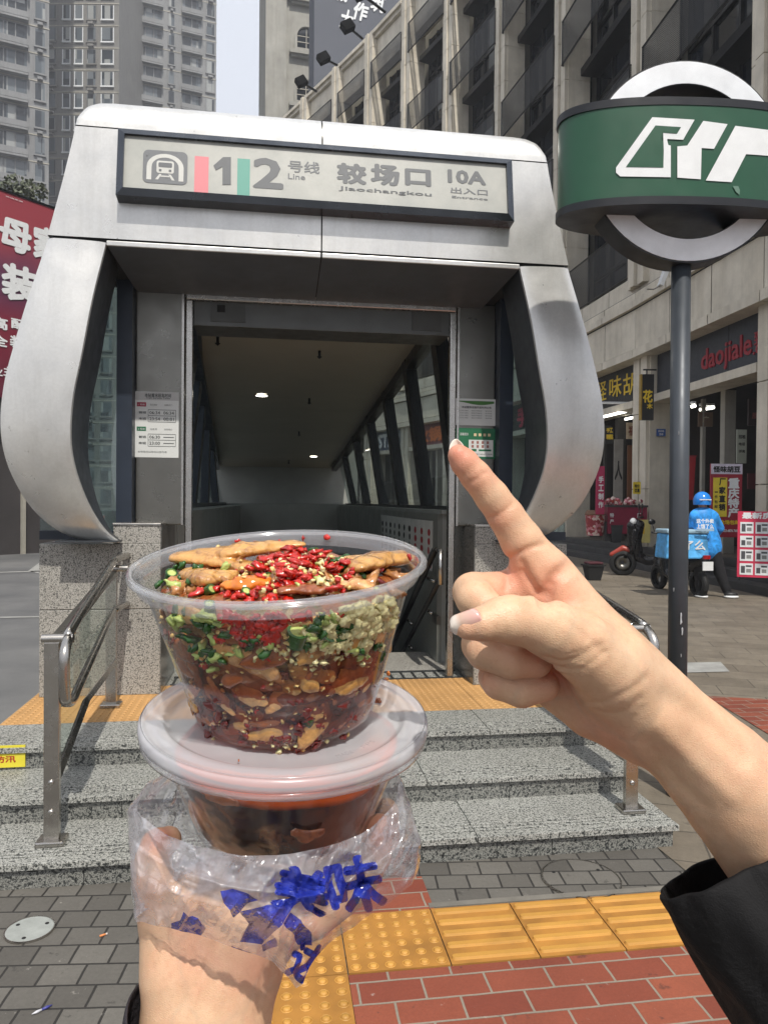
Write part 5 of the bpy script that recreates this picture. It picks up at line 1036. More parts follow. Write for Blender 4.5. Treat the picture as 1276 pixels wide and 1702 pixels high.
def skinmat():
    n = NT('skin'); v = n.pos(); at = n.n('Attribute'); at.attribute_name = 'flush'
    c = n.ramp(n.noise(v, 34, 6, .65), [(.28, lin((200, 158, 126))), (.5, lin((212, 174, 140))), (.72, lin((220, 185, 152)))])
    c = n.mix(n.ramp(n.noise(v, 70, 4, .6, .5), [(.50, (0, 0, 0)), (.72, (.24, .24, .24))]), c, lin((214, 152, 126)))
    c = n.mix(n.math('MULTIPLY', at.outputs['Fac'], .85), c, lin((208, 118, 98))); c = n.mix(n.ramp(n.noise(v, 420, 3, .65), [(.52, (0, 0, 0)), (.70, (.18, .18, .18))]), c, lin((182, 128, 102)))
    vein = n.n('TexVoronoi'); vein.feature = 'DISTANCE_TO_EDGE'; vein.inputs['Scale'].default_value = 20; nz = n.n('TexNoise'); nz.inputs['Scale'].default_value = 22; n.l(v, nz.inputs['Vector']); vm = n.n('VectorMath'); vm.operation = 'MULTIPLY_ADD'; n.l(nz.outputs['Color'], vm.inputs[0]); vm.inputs[1].default_value = (.05, .05, .05); n.l(v, vm.inputs[2]); n.l(vm.outputs[0], vein.inputs['Vector'])
    c = n.mix(n.ramp(vein.outputs['Distance'], [(.0, (.16, .16, .16)), (.07, (0, 0, 0))]), c, lin((150, 140, 124)))
    n.set(col=c, rough=n.ramp(n.noise(v, 150, 3), [(.3, (.38,) * 3), (.7, (.55,) * 3)]), spec=.42, sss=.12); n.b.inputs['Subsurface Radius'].default_value = (.008, .003, .0015); n.b.inputs['Subsurface Scale'].default_value = .5
    w2 = n.n('TexVoronoi'); w2.feature = 'DISTANCE_TO_EDGE'; w2.inputs['Scale'].default_value = 700; n.l(n.pos((1, 1, 1.6)), w2.inputs['Vector'])
    ln = n.noise(n.pos((1.0, 1, 1.0), (0, R(42), 0)), 10, 2); st = n.noise(n.pos((900, 900, 160), (0, R(48), 0)), 1, 3, .6, .4)
    n.bump(n.math('ADD', n.math('ADD', n.math('MULTIPLY', w2.outputs['Distance'], 1.1), n.math('MULTIPLY', st, .5)), n.math('MULTIPLY', n.noise(v, 120, 4, .6), 1.2)), .26, .0009); return n.m
M['skin'] = skinmat()
def nailmat():
    n = NT('fingernail'); at = n.n('Attribute'); at.attribute_name = 'flush'; n.set(col=n.ramp(at.outputs['Fac'], [(.0, lin((214, 160, 150))), (.18, lin((214, 168, 156))), (.62, lin((204, 172, 152))), (.80, lin((226, 214, 200)))]), rough=.16, coat=.5); return n.m
M['nail'] = nailmat()
def flushfn(V, spots):
    a = np.zeros(len(V))
    for (x, y, d), rad, amt in spots:
        q = np.array(P(x, y, d)); a = np.maximum(a, amt * np.exp(-((V - q) ** 2).sum(1) / (rad * rad)))
    return a
def nail(name, parent, sdf, tip, root, wpx, d0, d1, over=.12, lift=.0006, fallback=.33):
    """curved plate laid over the finger between two picture points"""
    n, m = 16, 9; tip = Vector((*tip, 0)); root = Vector((*root, 0)); ax = tip - root; L = ax.length; ax.normalize(); px_ = Vector((-ax.y, ax.x, 0)); V = []; A = []
    base = sdf.hit(*(root + (tip - root) * .45).xy, d0, d1); dref = (base - CAM).dot(_fw) if base else fallback
    for i in range(n + 1):
        t = i / n
        for j in range(m + 1):
            u = j / m * 2 - 1; wq = wpx * (1 - .12 * t) * (math.sqrt(max(0, 1 - ((t - .72) / .28) ** 2)) * .9 + .1 if t > .72 else 1) * (math.sqrt(max(0, 1 - ((.18 - t) / .2) ** 2)) if t < .18 else 1)
            p_ = root + ax * (L * t) + px_ * (u * wq); q = sdf.hit(p_.x, p_.y, d0, d1); dd = (q - CAM).dot(_fw) if q else dref + .0035 * t
            dd = min(dd, dref + .006); V.append((p_.x, p_.y, dd, u, t)); A.append(t)
    # smooth the depths so that the plate is clean, then give it its own curvature
    dep = np.array([v[2] for v in V]).reshape(n + 1, m + 1); med = np.array([np.median(r) for r in dep]); fit = np.polyfit(np.arange(n + 1) / n, np.minimum(med, med.min() + .004), 2)
    out = [P(x, y, np.polyval(fit, t) + .0030 * u * u * wpx / 24 - lift - .0004) for x, y, _, u, t in V]
    Fq = np.array([(i * (m + 1) + j, i * (m + 1) + j + 1, (i + 1) * (m + 1) + j + 1, (i + 1) * (m + 1) + j) for i in range(n) for j in range(m)])
    o = npmesh(name, np.array([tuple(p) for p in out]), Fq, M['nail'], parent, True, np.array(A)); md = o.modifiers.new('s', 'SOLIDIFY'); md.thickness = .0006; md.offset = 0; return o
# ---------------- pointing hand (right of the picture) ----------------
hand = thing('hand', 'bare hand pointing its index finger up at the station entrance, palm side to the camera', 'hand', tuple(P(1085, 1190, .372)))
s = SDF()
# forearm and wrist
s.chain([pc(1560, 1690, .400, 140), pc(1370, 1480, .388, 122), pc(1228, 1324, .380, 92), pc(1135, 1236, .376, 72), pc(1072, 1182, .372, 66)], .004)
s.chain([pc(1310, 1385, .376, 84), pc(1205, 1268, .372, 66), pc(1112, 1176, .369, 52), pc(1040, 1105, .366, 48)], .010)
# palm body
s.chain([pc(1072, 1182, .372, 64), pc(1015, 1125, .374, 70), pc(955, 1050, .378, 58), pc(906, 968, .376, 40)], .012)
s.chain([pc(1055, 1212, .380, 46), pc(985, 1176, .386, 50), pc(922, 1132, .392, 46)], .010)
s.chain([pc(995, 1062, .372, 50), pc(945, 990, .372, 36), pc(916, 954, .372, 33)], .009)
# index finger
s.chain([pc(912, 968, .375, 42), pc(888, 932, .373, 38.5), pc(866, 898, .371, 34.5), pc(840, 857, .369, 30), pc(817, 825, .367, 28), pc(790, 791, .364, 25.5), pc(771, 768, .362, 23), pc(762, 757, .361, 18.5)], .006)
# thenar and thumb
s.chain([pc(1070, 1166, .366, 50), pc(1015, 1114, .355, 62), pc(960, 1070, .345, 56), pc(915, 1046, .338, 46)], .012)
s.chain([pc(915, 1046, .338, 45), pc(880, 1034, .333, 42), pc(846, 1029, .328, 40), pc(828, 1030, .326, 36), pc(800, 1037, .323, 28), pc(777, 1041, .3225, 22.5)], .005)
# middle finger: out to the left, folded back under the thumb
s.chain([pc(925, 1000, .384, 42), pc(865, 985, .380, 37), pc(795, 985, .371, 34)], .008)
s.chain([pc(784, 984, .368, 33), pc(789, 994, .359, 32), pc(826, 1028, .353, 29), pc(860, 1052, .352, 26)], .0022)
# ring finger
s.chain([pc(935, 1070, .388, 40), pc(860, 1065, .382, 36), pc(802, 1066, .375, 33)], .003)
s.chain([pc(798, 1072, .372, 32), pc(806, 1082, .361, 31.5), pc(850, 1097, .356, 31), pc(890, 1100, .358, 27)], .0018)
# little finger
s.chain([pc(945, 1130, .392, 36), pc(880, 1122, .388, 32), pc(826, 1120, .382, 28)], .003)
s.chain([pc(822, 1126, .379, 28), pc(830, 1134, .368, 28.5), pc(866, 1147, .364, 28.5), pc(905, 1140, .366, 25)], .0018)
def crease(pts, w=.0010, dep=.0009, d0=.3, d1=.42): s.creases.append(([pts_ for pts_ in pts], w, dep))
V, Q = s.mesh(.0011)
def crs(pp, w, dep):   # crease polyline dropped on the surface
    out = []
    for x, y in spl([(a, b) for a, b in pp], 5):
        q = s.hit(x, y, .27, .45)
        if q is not None: out.append(tuple(q))
    if len(out) > 1: s.creases.append((out, w, dep))
CR = [([(905, 1005), (908, 985), (920, 962), (938, 948), (950, 935)], .0030, .0030), ([(868, 948), (884, 975), (898, 998)], .0020, .0014), ([(1010, 1100), (1040, 1060), (1075, 1100)], .004, .0004), ([(935, 1030), (975, 1060), (1000, 1085)], .0022, .0005), ([(896, 1096), (930, 1106), (962, 1100), (990, 1086), (1002, 1070)], .0010, .0010), ([(918, 1080), (945, 1086), (975, 1076)], .0008, .0006), ([(774, 806), (786, 799), (800, 789), (808, 786)], .0011, .0009), ([(814, 860), (826, 856), (840, 848), (853, 836)], .0012, .0010), ([(818, 868), (832, 863), (846, 852)], .0009, .0006),
      ([(845, 929), (862, 918), (885, 909), (905, 905)], .0014, .0013), ([(838, 985), (843, 960), (842, 935)], .0014, .0014), ([(905, 1003), (912, 975), (925, 955), (940, 945)], .0022, .0024), ([(862, 940), (878, 968), (893, 995)], .0026, -.0010), ([(880, 932), (896, 962), (907, 988)], .0024, -.0008), ([(870, 935), (886, 968), (900, 996)], .0018, .0010),
      ([(905, 1088), (935, 1097), (965, 1090), (992, 1073)], .0015, .0012), ([(912, 1102), (945, 1112), (978, 1103), (1004, 1084)], .0015, .0011), ([(925, 1115), (950, 1120), (975, 1113)], .0011, .0006),
      ([(960, 1163), (1000, 1165), (1040, 1150), (1075, 1125)], .0022, .0008), ([(985, 1178), (1030, 1182), (1062, 1160)], .0018, .0005), ([(1035, 1230), (1045, 1200), (1065, 1175)], .0018, .0004),
      ([(838, 1000), (846, 1016), (843, 1040), (840, 1056)], .0010, .0006), ([(830, 1003), (835, 1020), (833, 1040)], .0008, .0004), ([(822, 1010), (826, 1024)], .0008, .0003),
      ([(792, 958), (808, 968), (822, 985)], .0010, .0009), ([(1110, 1160), (1170, 1200), (1235, 1255)], .0060, .0022), ([(1075, 1235), (1120, 1290), (1165, 1335)], .0050, .0016), ([(1095, 1205), (1150, 1262), (1210, 1320)], .0040, -.0014)]
for c_ in CR: crs(*c_)
V, Q = s.mesh(.00095); V = relax(V, Q, 3, .5)
fl = flushfn(V, [((765, 755, .36), .012, .9), ((790, 790, .36), .010, .55), ((826, 862, .365), .010, .5), ((850, 925, .37), .012, .6), ((905, 975, .37), .016, .7), ((860, 960, .37), .014, .7), ((945, 1010, .36), .016, .4), ((830, 985, .37), .011, .6), ((880, 1080, .36), .014, .95), ((910, 1115, .37), .016, .8), ((775, 1040, .322), .009, .4), ((1010, 1215, .37), .018, .5), ((800, 1120, .37), .012, .4), ((1270, 1250, .37), .03, .2)])
keep = None
npmesh('palm_and_fingers', V, Q, M['skin'], hand, True, fl)
nail('thumbnail', hand, s, (748, 1043), (799, 1027), 19, .27, .40)
# index nail seen from below: a thin plate rising behind the finger tip
def backnail():
    V = []; A = []; c = [(744.5, 752), (745.5, 741), (750, 732), (757, 727.5), (764, 731), (770, 738), (776, 747)]; ins = [(758, 760), (759, 754), (762, 750), (766, 748), (768, 749), (771, 752), (776, 757)]
    for i, row in enumerate((c, [((a[0] * .5 + b[0] * .5), (a[1] * .5 + b[1] * .5)) for a, b in zip(c, ins)], ins)):
        for j, (x, y) in enumerate(row): V.append(tuple(P(x, y, .3655 + .0012 * i - .0008 * abs(j - 3)))); A.append([1, .9, .75][i])
    n = len(c); return np.array(V), np.array([(i * n + j, i * n + j + 1, (i + 1) * n + j + 1, (i + 1) * n + j) for i in range(2) for j in range(n - 1)]), np.array(A)
v_, f_, a_ = backnail(); o = npmesh('fingernail', v_, f_, M['nail'], hand, True, a_); md = o.modifiers.new('s', 'SOLIDIFY'); md.thickness = .0007; md = o.modifiers.new('u', 'SUBSURF'); md.levels = 2; md.render_levels = 2
# black sleeve of the pointing arm
def sleevemat(name, c, sc=30, st=.5, rough=.45):
    n = NT(name); v = n.pos(); f = n.noise(v, sc, 5, .6, 1.0); n.set(col=n.ramp(f, [(.3, lin(tuple(x * .8 for x in c))), (.7, lin(tuple(x * 1.25 for x in c)))]), rough=rough, spec=.35); 
    n.bump(n.math('ADD', n.noise(v, 22, 4, .6, 1.5), n.math('MULTIPLY', n.noise(v, 1200, 2), .08)), st, .006); return n.m
def sleeve(name, mat, nodes, ring, h, parent, inner, seed=0):
    """open cloth tube: rings of pixel outline points at given distances"""
    V = []; n = h
    for (cx, cy, d, a, b, ang, tilt) in ring:
        for k in range(n):
            t = 2 * math.pi * k / n; x, y = a * math.cos(t), b * math.sin(t); c_, s_ = math.cos(R(ang)), math.sin(R(ang)); w_ = 1 + .035 * math.sin(5 * t + cx * .05 + seed) + .02 * math.sin(11 * t + cy * .07)
            V.append(tuple(P(cx + (x * c_ - y * s_) * w_, cy + (x * s_ + y * c_) * w_, d - tilt * math.sin(t) * d * b / F)))
    m = len(ring); Fq = [(i * n + k, i * n + (k + 1) % n, (i + 1) * n + (k + 1) % n, (i + 1) * n + k) for i in range(m - 1) for k in range(n)]
    o = npmesh(name, np.array(V), np.array(Fq), mat, parent); md = o.modifiers.new('s', 'SOLIDIFY'); md.thickness = .0022; md.offset = 0; md = o.modifiers.new('u', 'SUBSURF'); md.levels = md.render_levels = 1; return o
blackc = sleevemat('black_nylon', (9, 8, 9), 14, .6, .8)
def tube_sleeve(name, mat, parent, axis, rads, n=72, seed=1.0, wob=.045, hem=None):
    """cloth sleeve around a 3-D axis, with a folded cuff"""
    V = []; prev = None
    for i, (p, r_) in enumerate(zip(axis, rads)):
        t = (axis[min(i + 1, len(axis) - 1)] - axis[max(i - 1, 0)]).normalized(); a = t.cross(_fw).normalized() if prev is None else (prev - t * prev.dot(t)).normalized(); prev = a; b = t.cross(a)
        for k in range(n):
            w_ = 2 * math.pi * k / n; rr_ = r_ * (1 + wob * math.sin(3 * w_ + seed + i * .5) + wob * .6 * math.sin(7 * w_ + i * .9 + seed) + wob * .35 * math.sin(13 * w_ - i * 1.3))
            V.append(tuple(p + (a * math.cos(w_) + b * math.sin(w_)) * rr_ + t * (hem(w_) * max(0, 1 - i / 5) if hem else 0)))
    Fq = [(i * n + k, i * n + (k + 1) % n, (i + 1) * n + (k + 1) % n, (i + 1) * n + k) for i in range(len(axis) - 1) for k in range(n)]
    o = npmesh(name, np.array(V), np.array(Fq), mat, parent); md = o.modifiers.new('s', 'SOLIDIFY'); md.thickness = .002; md.offset = 0; md = o.modifiers.new('u', 'SUBSURF'); md.levels = md.render_levels = 1; return o
ax_ = [P(x, y, d) for x, y, d in ((1196, 1442, .378), (1208, 1460, .377), (1234, 1496, .376), (1284, 1562, .374), (1345, 1642, .372), (1440, 1760, .37), (1560, 1910, .37), (1700, 2080, .37))]
k_ = .372 / F
tube_sleeve('sleeve', blackc, hand, ax_, [112 * k_, 118 * k_, 124 * k_, 130 * k_, 138 * k_, 155 * k_, 240 * k_, 260 * k_], n=150, seed=.6, wob=.05, hem=lambda w_: .010 * math.sin(w_ + 2.6))
# ---------------- holding hand (lower left) ----------------
hold = thing('hand', 'cupped hand under the plastic bag, wrist and heel of the palm lit at the bottom', 'hand', tuple(P(350, 1640, .45)))
s2 = SDF()
s2.chain([pc(340, 1990, .40, 104), pc(338, 1800, .425, 94), pc(336, 1690, .44, 88)], .01)
s2.chain([pc(312, 1800, .425, 80), pc(324, 1690, .438, 70), pc(316, 1600, .445, 68), pc(308, 1520, .452, 54)], .014)
s2.chain([pc(360, 1800, .425, 74), pc(352, 1690, .440, 68), pc(394, 1600, .447, 76), pc(420, 1530, .455, 78)], .014)
s2.chain([pc(350, 1690, .44, 92), pc(355, 1600, .448, 88), pc(370, 1510, .460, 80), pc(400, 1480, .49, 60)], .016)
# thumb, up the left side of the bowl
s2.chain([pc(300, 1600, .44, 62), pc(274, 1530, .442, 42), pc(256, 1470, .444, 33), pc(254, 1430, .450, 29), pc(262, 1405, .456, 27), pc(280, 1396, .462, 22)], .010)
# four fingers, up the right side and behind the bowl
s2.chain([pc(430, 1540, .455, 54), pc(520, 1520, .462, 38), pc(590, 1470, .468, 33), pc(620, 1420, .468, 30), pc(630, 1378, .466, 25)], .008)
s2.chain([pc(430, 1520, .475, 50), pc(530, 1490, .490, 36), pc(600, 1440, .495, 31), pc(635, 1390, .492, 28), pc(640, 1350, .488, 23)], .008)
s2.chain([pc(420, 1500, .495, 44), pc(520, 1470, .515, 34), pc(590, 1420, .525, 29), pc(620, 1370, .522, 24)], .006)
s2.chain([pc(400, 1490, .51, 40), pc(470, 1460, .535, 32), pc(540, 1420, .548, 28), pc(575, 1380, .548, 23)], .006)
V, Q = s2.mesh(.0016)
def crs2(pp, w, dep):
    out = [tuple(q) for q in (s2.hit(x, y, .3, .56) for x, y in spl(pp, 5)) if q is not None]
    if len(out) > 1: s2.creases.append((out, w, dep))
for c_ in (([(352, 1572), (345, 1600), (325, 1640), (312, 1670)], .0016, .0011), ([(268, 1560), (262, 1590), (255, 1610)], .0014, .0007), ([(282, 1562), (275, 1590), (268, 1625)], .0012, .0006), ([(300, 1558), (285, 1600)], .0012, .0005), ([(440, 1612), (432, 1650), (428, 1690)], .0016, .0008), ([(452, 1600), (446, 1640)], .0012, .0006), ([(325, 1560), (330, 1630), (300, 1700)], .0035, -.0008), ([(365, 1640), (350, 1700)], .003, -.0008)): crs2(*c_)
V, Q = s2.mesh(.0013); V = relax(V, Q, 3, .5)
fl = flushfn(V, [((420, 1600, .43), .018, .55), ((330, 1575, .43), .02, .35), ((265, 1390, .45), .012, .8), ((632, 1385, .46), .014, .9), ((480, 1540, .45), .02, .5), ((250, 1480, .44), .012, .5)])
npmesh('palm_and_fingers', V, Q, M['skin'], hold, True, fl)
knit = sleevemat('dark_grey_cuff', (46, 42, 46), 300, .9, .9)
ax_ = [P(x, y, .43) for x, y in ((335, 1725), (335, 1738), (336, 1760), (338, 1820), (340, 1900), (340, 2040))]
k_ = .43 / F
tube_sleeve('sleeve', knit, hold, ax_, [118 * k_, 124 * k_, 128 * k_, 132 * k_, 138 * k_, 145 * k_], seed=2.0, wob=.012, hem=lambda w_: .026 * math.cos(w_))
# ---------------- takeaway containers, food, bag ----------------
def plastic(name, haze, col=(.86, .87, .9), tint=(.95, .96, .96), rough=.06, gl=1.0, transl=.5):
    n = NT(name); tr = n.n('BsdfTransparent'); tr.inputs[0].default_value = C4(tint); g = n.n('BsdfGlossy'); g.inputs['Roughness'].default_value = rough; g.inputs[0].default_value = (1, 1, 1, 1)
    d1 = n.n('BsdfDiffuse'); d1.inputs[0].default_value = C4(col); d2 = n.n('BsdfTranslucent'); d2.inputs[0].default_value = C4(col); dm = n.n('MixShader'); dm.inputs[0].default_value = transl; n.l(d1.outputs[0], dm.inputs[1]); n.l(d2.outputs[0], dm.inputs[2])
    a = n.n('MixShader'); a.inputs[0].default_value = haze; n.l(tr.outputs[0], a.inputs[1]); n.l(dm.outputs[0], a.inputs[2])
    b = n.n('MixShader'); n.l(n.math('MULTIPLY', n.schlick(.045), gl), b.inputs[0]); n.l(a.outputs[0], b.inputs[1]); n.l(g.outputs[0], b.inputs[2]); n.l(b.outputs[0], n.out.inputs[0])
    n.t.nodes.remove(n.b); bp = n.n('Bump'); bp.inputs['Strength'].default_value = .12; bp.inputs['Distance'].default_value = .001; n.l(n.noise(n.pos(), 40, 3, .5), bp.inputs['Height']); n.l(bp.outputs[0], g.inputs['Normal']); return n.m
pw = plastic('clear_cup_plastic', .018, gl=.9); prm = plastic('rim_plastic', .22, (.84, .86, .9), gl=1.2, rough=.12); plid = plastic('frosted_lid_plastic', .47, (.80, .80, .84), (.9, .9, .93), .22, .8, .16)
def axisdir(tilt, lean):
    v = _u * math.cos(R(tilt)) - _fw * math.sin(R(tilt)); return (v - _r * math.tan(R(lean))).normalized()
def conefr(o, n): x = (_r - n * _r.dot(n)).normalized(); return Fr(o, x, n.cross(x), n)     # y axis points away from the camera
N1 = axisdir(10.4, 1.0); C1 = conefr(P(465, 925, .443), N1); CH, RT, RB = .0980, .0795, .0545
cup = thing('takeaway_cup', 'open clear plastic tub heaped with chilli chicken, upper one of the stack', 'plastic tub', tuple(C1((0, 0, -CH))))
def prof_wall(n=12, H=CH, rt=RT, rb=RB):
    return [(rb * .02, -H + .0015), (rb * .8, -H + .0015), (rb * .93, -H), (rb, -H + .003)] + [(rb + (rt - rb) * k / n, -H + .003 + (H - .012) * k / n) for k in range(1, n + 1)] + [(rt + .003, -.007)]
MB(C1).lathe(prof_wall(), 96).build('wall', pw, cup, True)
MB(C1).lathe([(RT + .002, -.012), (RT + .0028, -.004), (RT + .0040, -.0018), (.0852, -.0014), (.0870, -.0018), (.0880, -.0034), (.0878, -.0050), (.0866, -.0054), (.0862, -.0040), (.0850, -.0028), (RT + .0050, -.0030), (RT + .0040, -.0060), (RT + .0032, -.012)], 128).build('rim', prm, cup, True)
m = MB(C1)
for a in (78, 128, 35, 200, 300): m.box(-.0006, .0006, -.0004, .0004, 0, .001, Fr(C1((.0855 * math.cos(R(a)), .0855 * math.sin(R(a)), -.001)), C1.x, C1.y, C1.z))
m = MB(C1)
def Rw(z): return RB + (RT - RB) * (z + CH - .003) / (CH - .012)
def topz(x, y):
    r_ = math.hypot(x, y) / RT; return -.0195 + .0105 * (1 - r_ * r_) + .0035 * mnoise.noise(Vector((x * 60, y * 60, 3.1))) + .004 * (y / RT if y > 0 else 0) 
def foodmat():
    n = NT('mixed_chilli_food'); v = n.pos(src='Object') if False else n.pos(); w1 = n.n('TexVoronoi'); w1.inputs['Scale'].default_value = 75; w1.inputs['Detail'].default_value = 1; nz = n.n('TexNoise'); nz.inputs['Scale'].default_value = 55; n.l(v, nz.inputs['Vector']); vm = n.n('VectorMath'); vm.operation = 'MULTIPLY_ADD'; n.l(nz.outputs['Color'], vm.inputs[0]); vm.inputs[1].default_value = (.02, .02, .02); n.l(v, vm.inputs[2]); n.l(vm.outputs[0], w1.inputs['Vector'])
    sep = n.n('SeparateColor'); n.l(w1.outputs['Color'], sep.inputs[0])
    up = n.ramp(sep.outputs[0], [(0, lin((150, 84, 44))), (.18, lin((184, 136, 84))), (.36, lin((138, 52, 30))), (.5, lin((104, 104, 50))), (.62, lin((196, 164, 116))), (.78, lin((122, 66, 36))), (.9, lin((158, 92, 50)))])
    dn = n.ramp(sep.outputs[1], [(0, lin((96, 44, 24))), (.3, lin((140, 72, 40))), (.5, lin((156, 48, 32))), (.68, lin((176, 124, 74))), (.85, lin((112, 54, 30))), (1, lin((150, 62, 40)))])
    tc = n.n('TexCoord'); sz = n.n('SeparateXYZ'); n.l(tc.outputs['Object'], sz.inputs[0]); at = n.n('Attribute'); at.attribute_name = 'flush'
    f = n.math('ADD', at.outputs['Fac'], n.math('MULTIPLY', n.math('SUBTRACT', n.noise(v, 30, 4), .5), .5)); c = n.mix(n.ramp(f, [(.36, (0, 0, 0)), (.6, (1, 1, 1))]), dn, up)
    c = n.mix(.7, c, n.ramp(n.noise(v, 170, 4, .7), [(.3, (.4, .36, .3)), (.65, (1.2, 1.15, 1.1))]), 'MULTIPLY'); n.set(col=c, rough=.18, spec=.5, coat=.7); n.bump(n.noise(v, 130, 4, .7), .5, .002); return n.m
FM = foodmat()
def mass(name, fr, H, rt, rb, top, z0, mat, parent=None, n=96, m_=20, gap=.0034):
    V = []; A = []; zt = [top(rt * .9 * math.cos(2 * math.pi * k / n), rt * .9 * math.sin(2 * math.pi * k / n)) for k in range(n)]
    for i in range(m_ + 1):
        for k in range(n):
            z = z0 + (zt[k] - z0) * i / m_; r_ = rb + (rt - rb) * (z + H) / H - gap - .0009 * (1 + mnoise.noise(Vector((math.cos(2 * math.pi * k / n) * 5, math.sin(2 * math.pi * k / n) * 5, z * 130)))); V.append(tuple(fr((r_ * math.cos(2 * math.pi * k / n), r_ * math.sin(2 * math.pi * k / n), z)))); A.append(max(0, min(1, (z + H) / H)))
    J = 14
    for j in range(1, J + 1):
        for k in range(n):
            r_ = (rb + (rt - rb) * (zt[k] + H) / H - gap - .001) * (1 - j / (J + .02)); x, y = r_ * math.cos(2 * math.pi * k / n), r_ * math.sin(2 * math.pi * k / n); V.append(tuple(fr((x, y, top(x, y))))); A.append(.95)
    R_ = m_ + 1 + J; Fq = [(i * n + k, i * n + (k + 1) % n, (i + 1) * n + (k + 1) % n, (i + 1) * n + k) for i in range(R_ - 1) for k in range(n)]
    return npmesh(name, np.array(V), np.array(Fq), mat, parent, True, np.array(A))
o = mass('chilli_food_mix', C1, CH, RT, RB, topz, -CH + .0035, FM); tag(o, 'mixed oily red and brown chilli chicken filling the upper tub', 'food', kind='stuff')
def wallhit(x, y, fr=C1, Rf=Rw, gap=.0):
    k = ray(x, y); t = .33
    while t < .52:
        q = CAM + k * t - fr.o; a, b, z = q.dot(fr.x), q.dot(fr.y), q.dot(fr.z)
        if math.hypot(a, b) < Rf(z) - gap and -.099 < z < .001: break
        t += .0004
    if t >= .52: return None, None, None
    n = (fr.x * a + fr.y * b).normalized() + fr.z * -.22; return CAM + k * t, n.normalized(), (a, b, z)
def tophit(x, y):
    k = ray(x, y); t = .34
    while t < .53:
        q = CAM + k * t - C1.o; a, b, z = q.dot(C1.x), q.dot(C1.y), q.dot(C1.z)
        if math.hypot(a, b) < RT and z < topz(a, b): break
        t += .0005
    return (CAM + k * t) if t < .53 else C1((0, 0, -.016))
red = mk('red_chilli', (184, 30, 14), .18, 0, .3, 150, .3, 300, .6, .5); red2 = mk('dark_red_chilli', (104, 22, 14), .2, 0, .3, 120, .3, 300, .6, .4); seed = mk('pale_seed', (226, 196, 128), .3, 0, .2, 300); garlic = mk('minced_garlic_white', (224, 214, 160), .28, 0, .18, 120, .3, 300)
grn = mk('dark_scallion_green', (42, 84, 30), .25, 0, .35, 140, .2, 200, .5, .3); grl = mk('light_scallion_green', (176, 190, 110), .35, 0, .2, 140, .2, 400); oily = mk('clear_orange_pepper', (214, 120, 30), .15, 0, .25, 90, .2, 100, .6, .4)
def meat(name, a, b):
    n = NT(name); v = n.pos(); f = n.noise(v, 90, 6, .7, .6); n.set(col=n.ramp(f, [(.28, lin(a)), (.5, lin(b)), (.72, lin(tuple(min(255, x * 1.15) for x in b)))]), rough=.2, spec=.55, coat=.7, sss=.08); n.b.inputs['Coat Roughness'].default_value = .08; n.b.inputs['Subsurface Radius'].default_value = (.004, .002, .001); n.bump(n.noise(v, 260, 5, .7), .55, .0015); return n.m
mt1 = meat('golden_chicken_skin', (128, 72, 26), (196, 146, 80)); mt2 = meat('pale_chicken_meat', (176, 104, 54), (222, 170, 112)); mt3 = meat('soaked_brown_meat', (88, 34, 14), (150, 80, 36))
mt1s = meat('brown_chicken_shreds', (112, 62, 28), (176, 122, 70))
def flake(m, q, n, s, th=.0012):
    n = (n + Vector(rng.normal(size=3)) * .25).normalized(); a = n.orthogonal().normalized(); a = Matrix.Rotation(rng.uniform(0, 6.28), 3, n) @ a; b = n.cross(a); k = rng.integers(4, 7); pts = []
    for j in range(k):
        w_ = 2 * math.pi * (j + rng.uniform(-.25, .25)) / k; r_ = s * rng.uniform(.65, 1.1); pts.append((a * math.cos(w_) * r_ + b * math.sin(w_) * r_ * rng.uniform(.55, 1)))
    if True:
        rot = Matrix((a, b, n)).transposed(); m.ell(tuple(q), s * rng.uniform(.8, 1.2), s * rng.uniform(.5, .9), th * 1.3, 9, 6, WORLD, rot, 1.1); return
    vs = [tuple(q + p - n * th + n * rng.uniform(-.0006, .0006)) for p in pts] + [tuple(q + p * .86 + n * (th + rng.uniform(-.0005, .0009))) for p in pts]
    m.add(vs, [tuple(range(k - 1, -1, -1)), tuple(range(k, 2 * k))] + [(j, (j + 1) % k, k + (j + 1) % k, k + j) for j in range(k)], WORLD)
def lump(m, q, s, n=None, asp=(1, 1, 1), jit=.35, nn=10, mm=7):
    rot = Matrix.Rotation(rng.uniform(0, 6.28), 3, Vector(rng.normal(size=3)).normalized()) if n is None else n
    m.ell(tuple(q), s * asp[0], s * asp[1], s * asp[2], nn, mm, WORLD, rot, jit)
chil = MB(); chil2 = MB(); seeds = MB(); gar = MB()
def inside(q, n, k=.0008): return q - n * k
for _ in range(130):     # against the wall
    th = rng.uniform(math.pi * 1.02, math.pi * 1.98); z = -CH + .006 + (CH - .036) * rng.random(); r_ = Rw(z) - .0022; nn = (C1.x * math.cos(th) + C1.y * math.sin(th)); q = C1((r_ * math.cos(th), r_ * math.sin(th), z))
    up = (z + CH) / CH
    if rng.random() < .34: flake(chil if rng.random() < -.1 + .9 * up else chil2, q, nn, rng.uniform(.0018, .0040), .0009)
    else: lump(seeds, q + nn * .0006, rng.uniform(.0011, .0017), None, (1, .8, .45), 0, 8, 5)
CXY = lambda x, y: tophit(x, y)
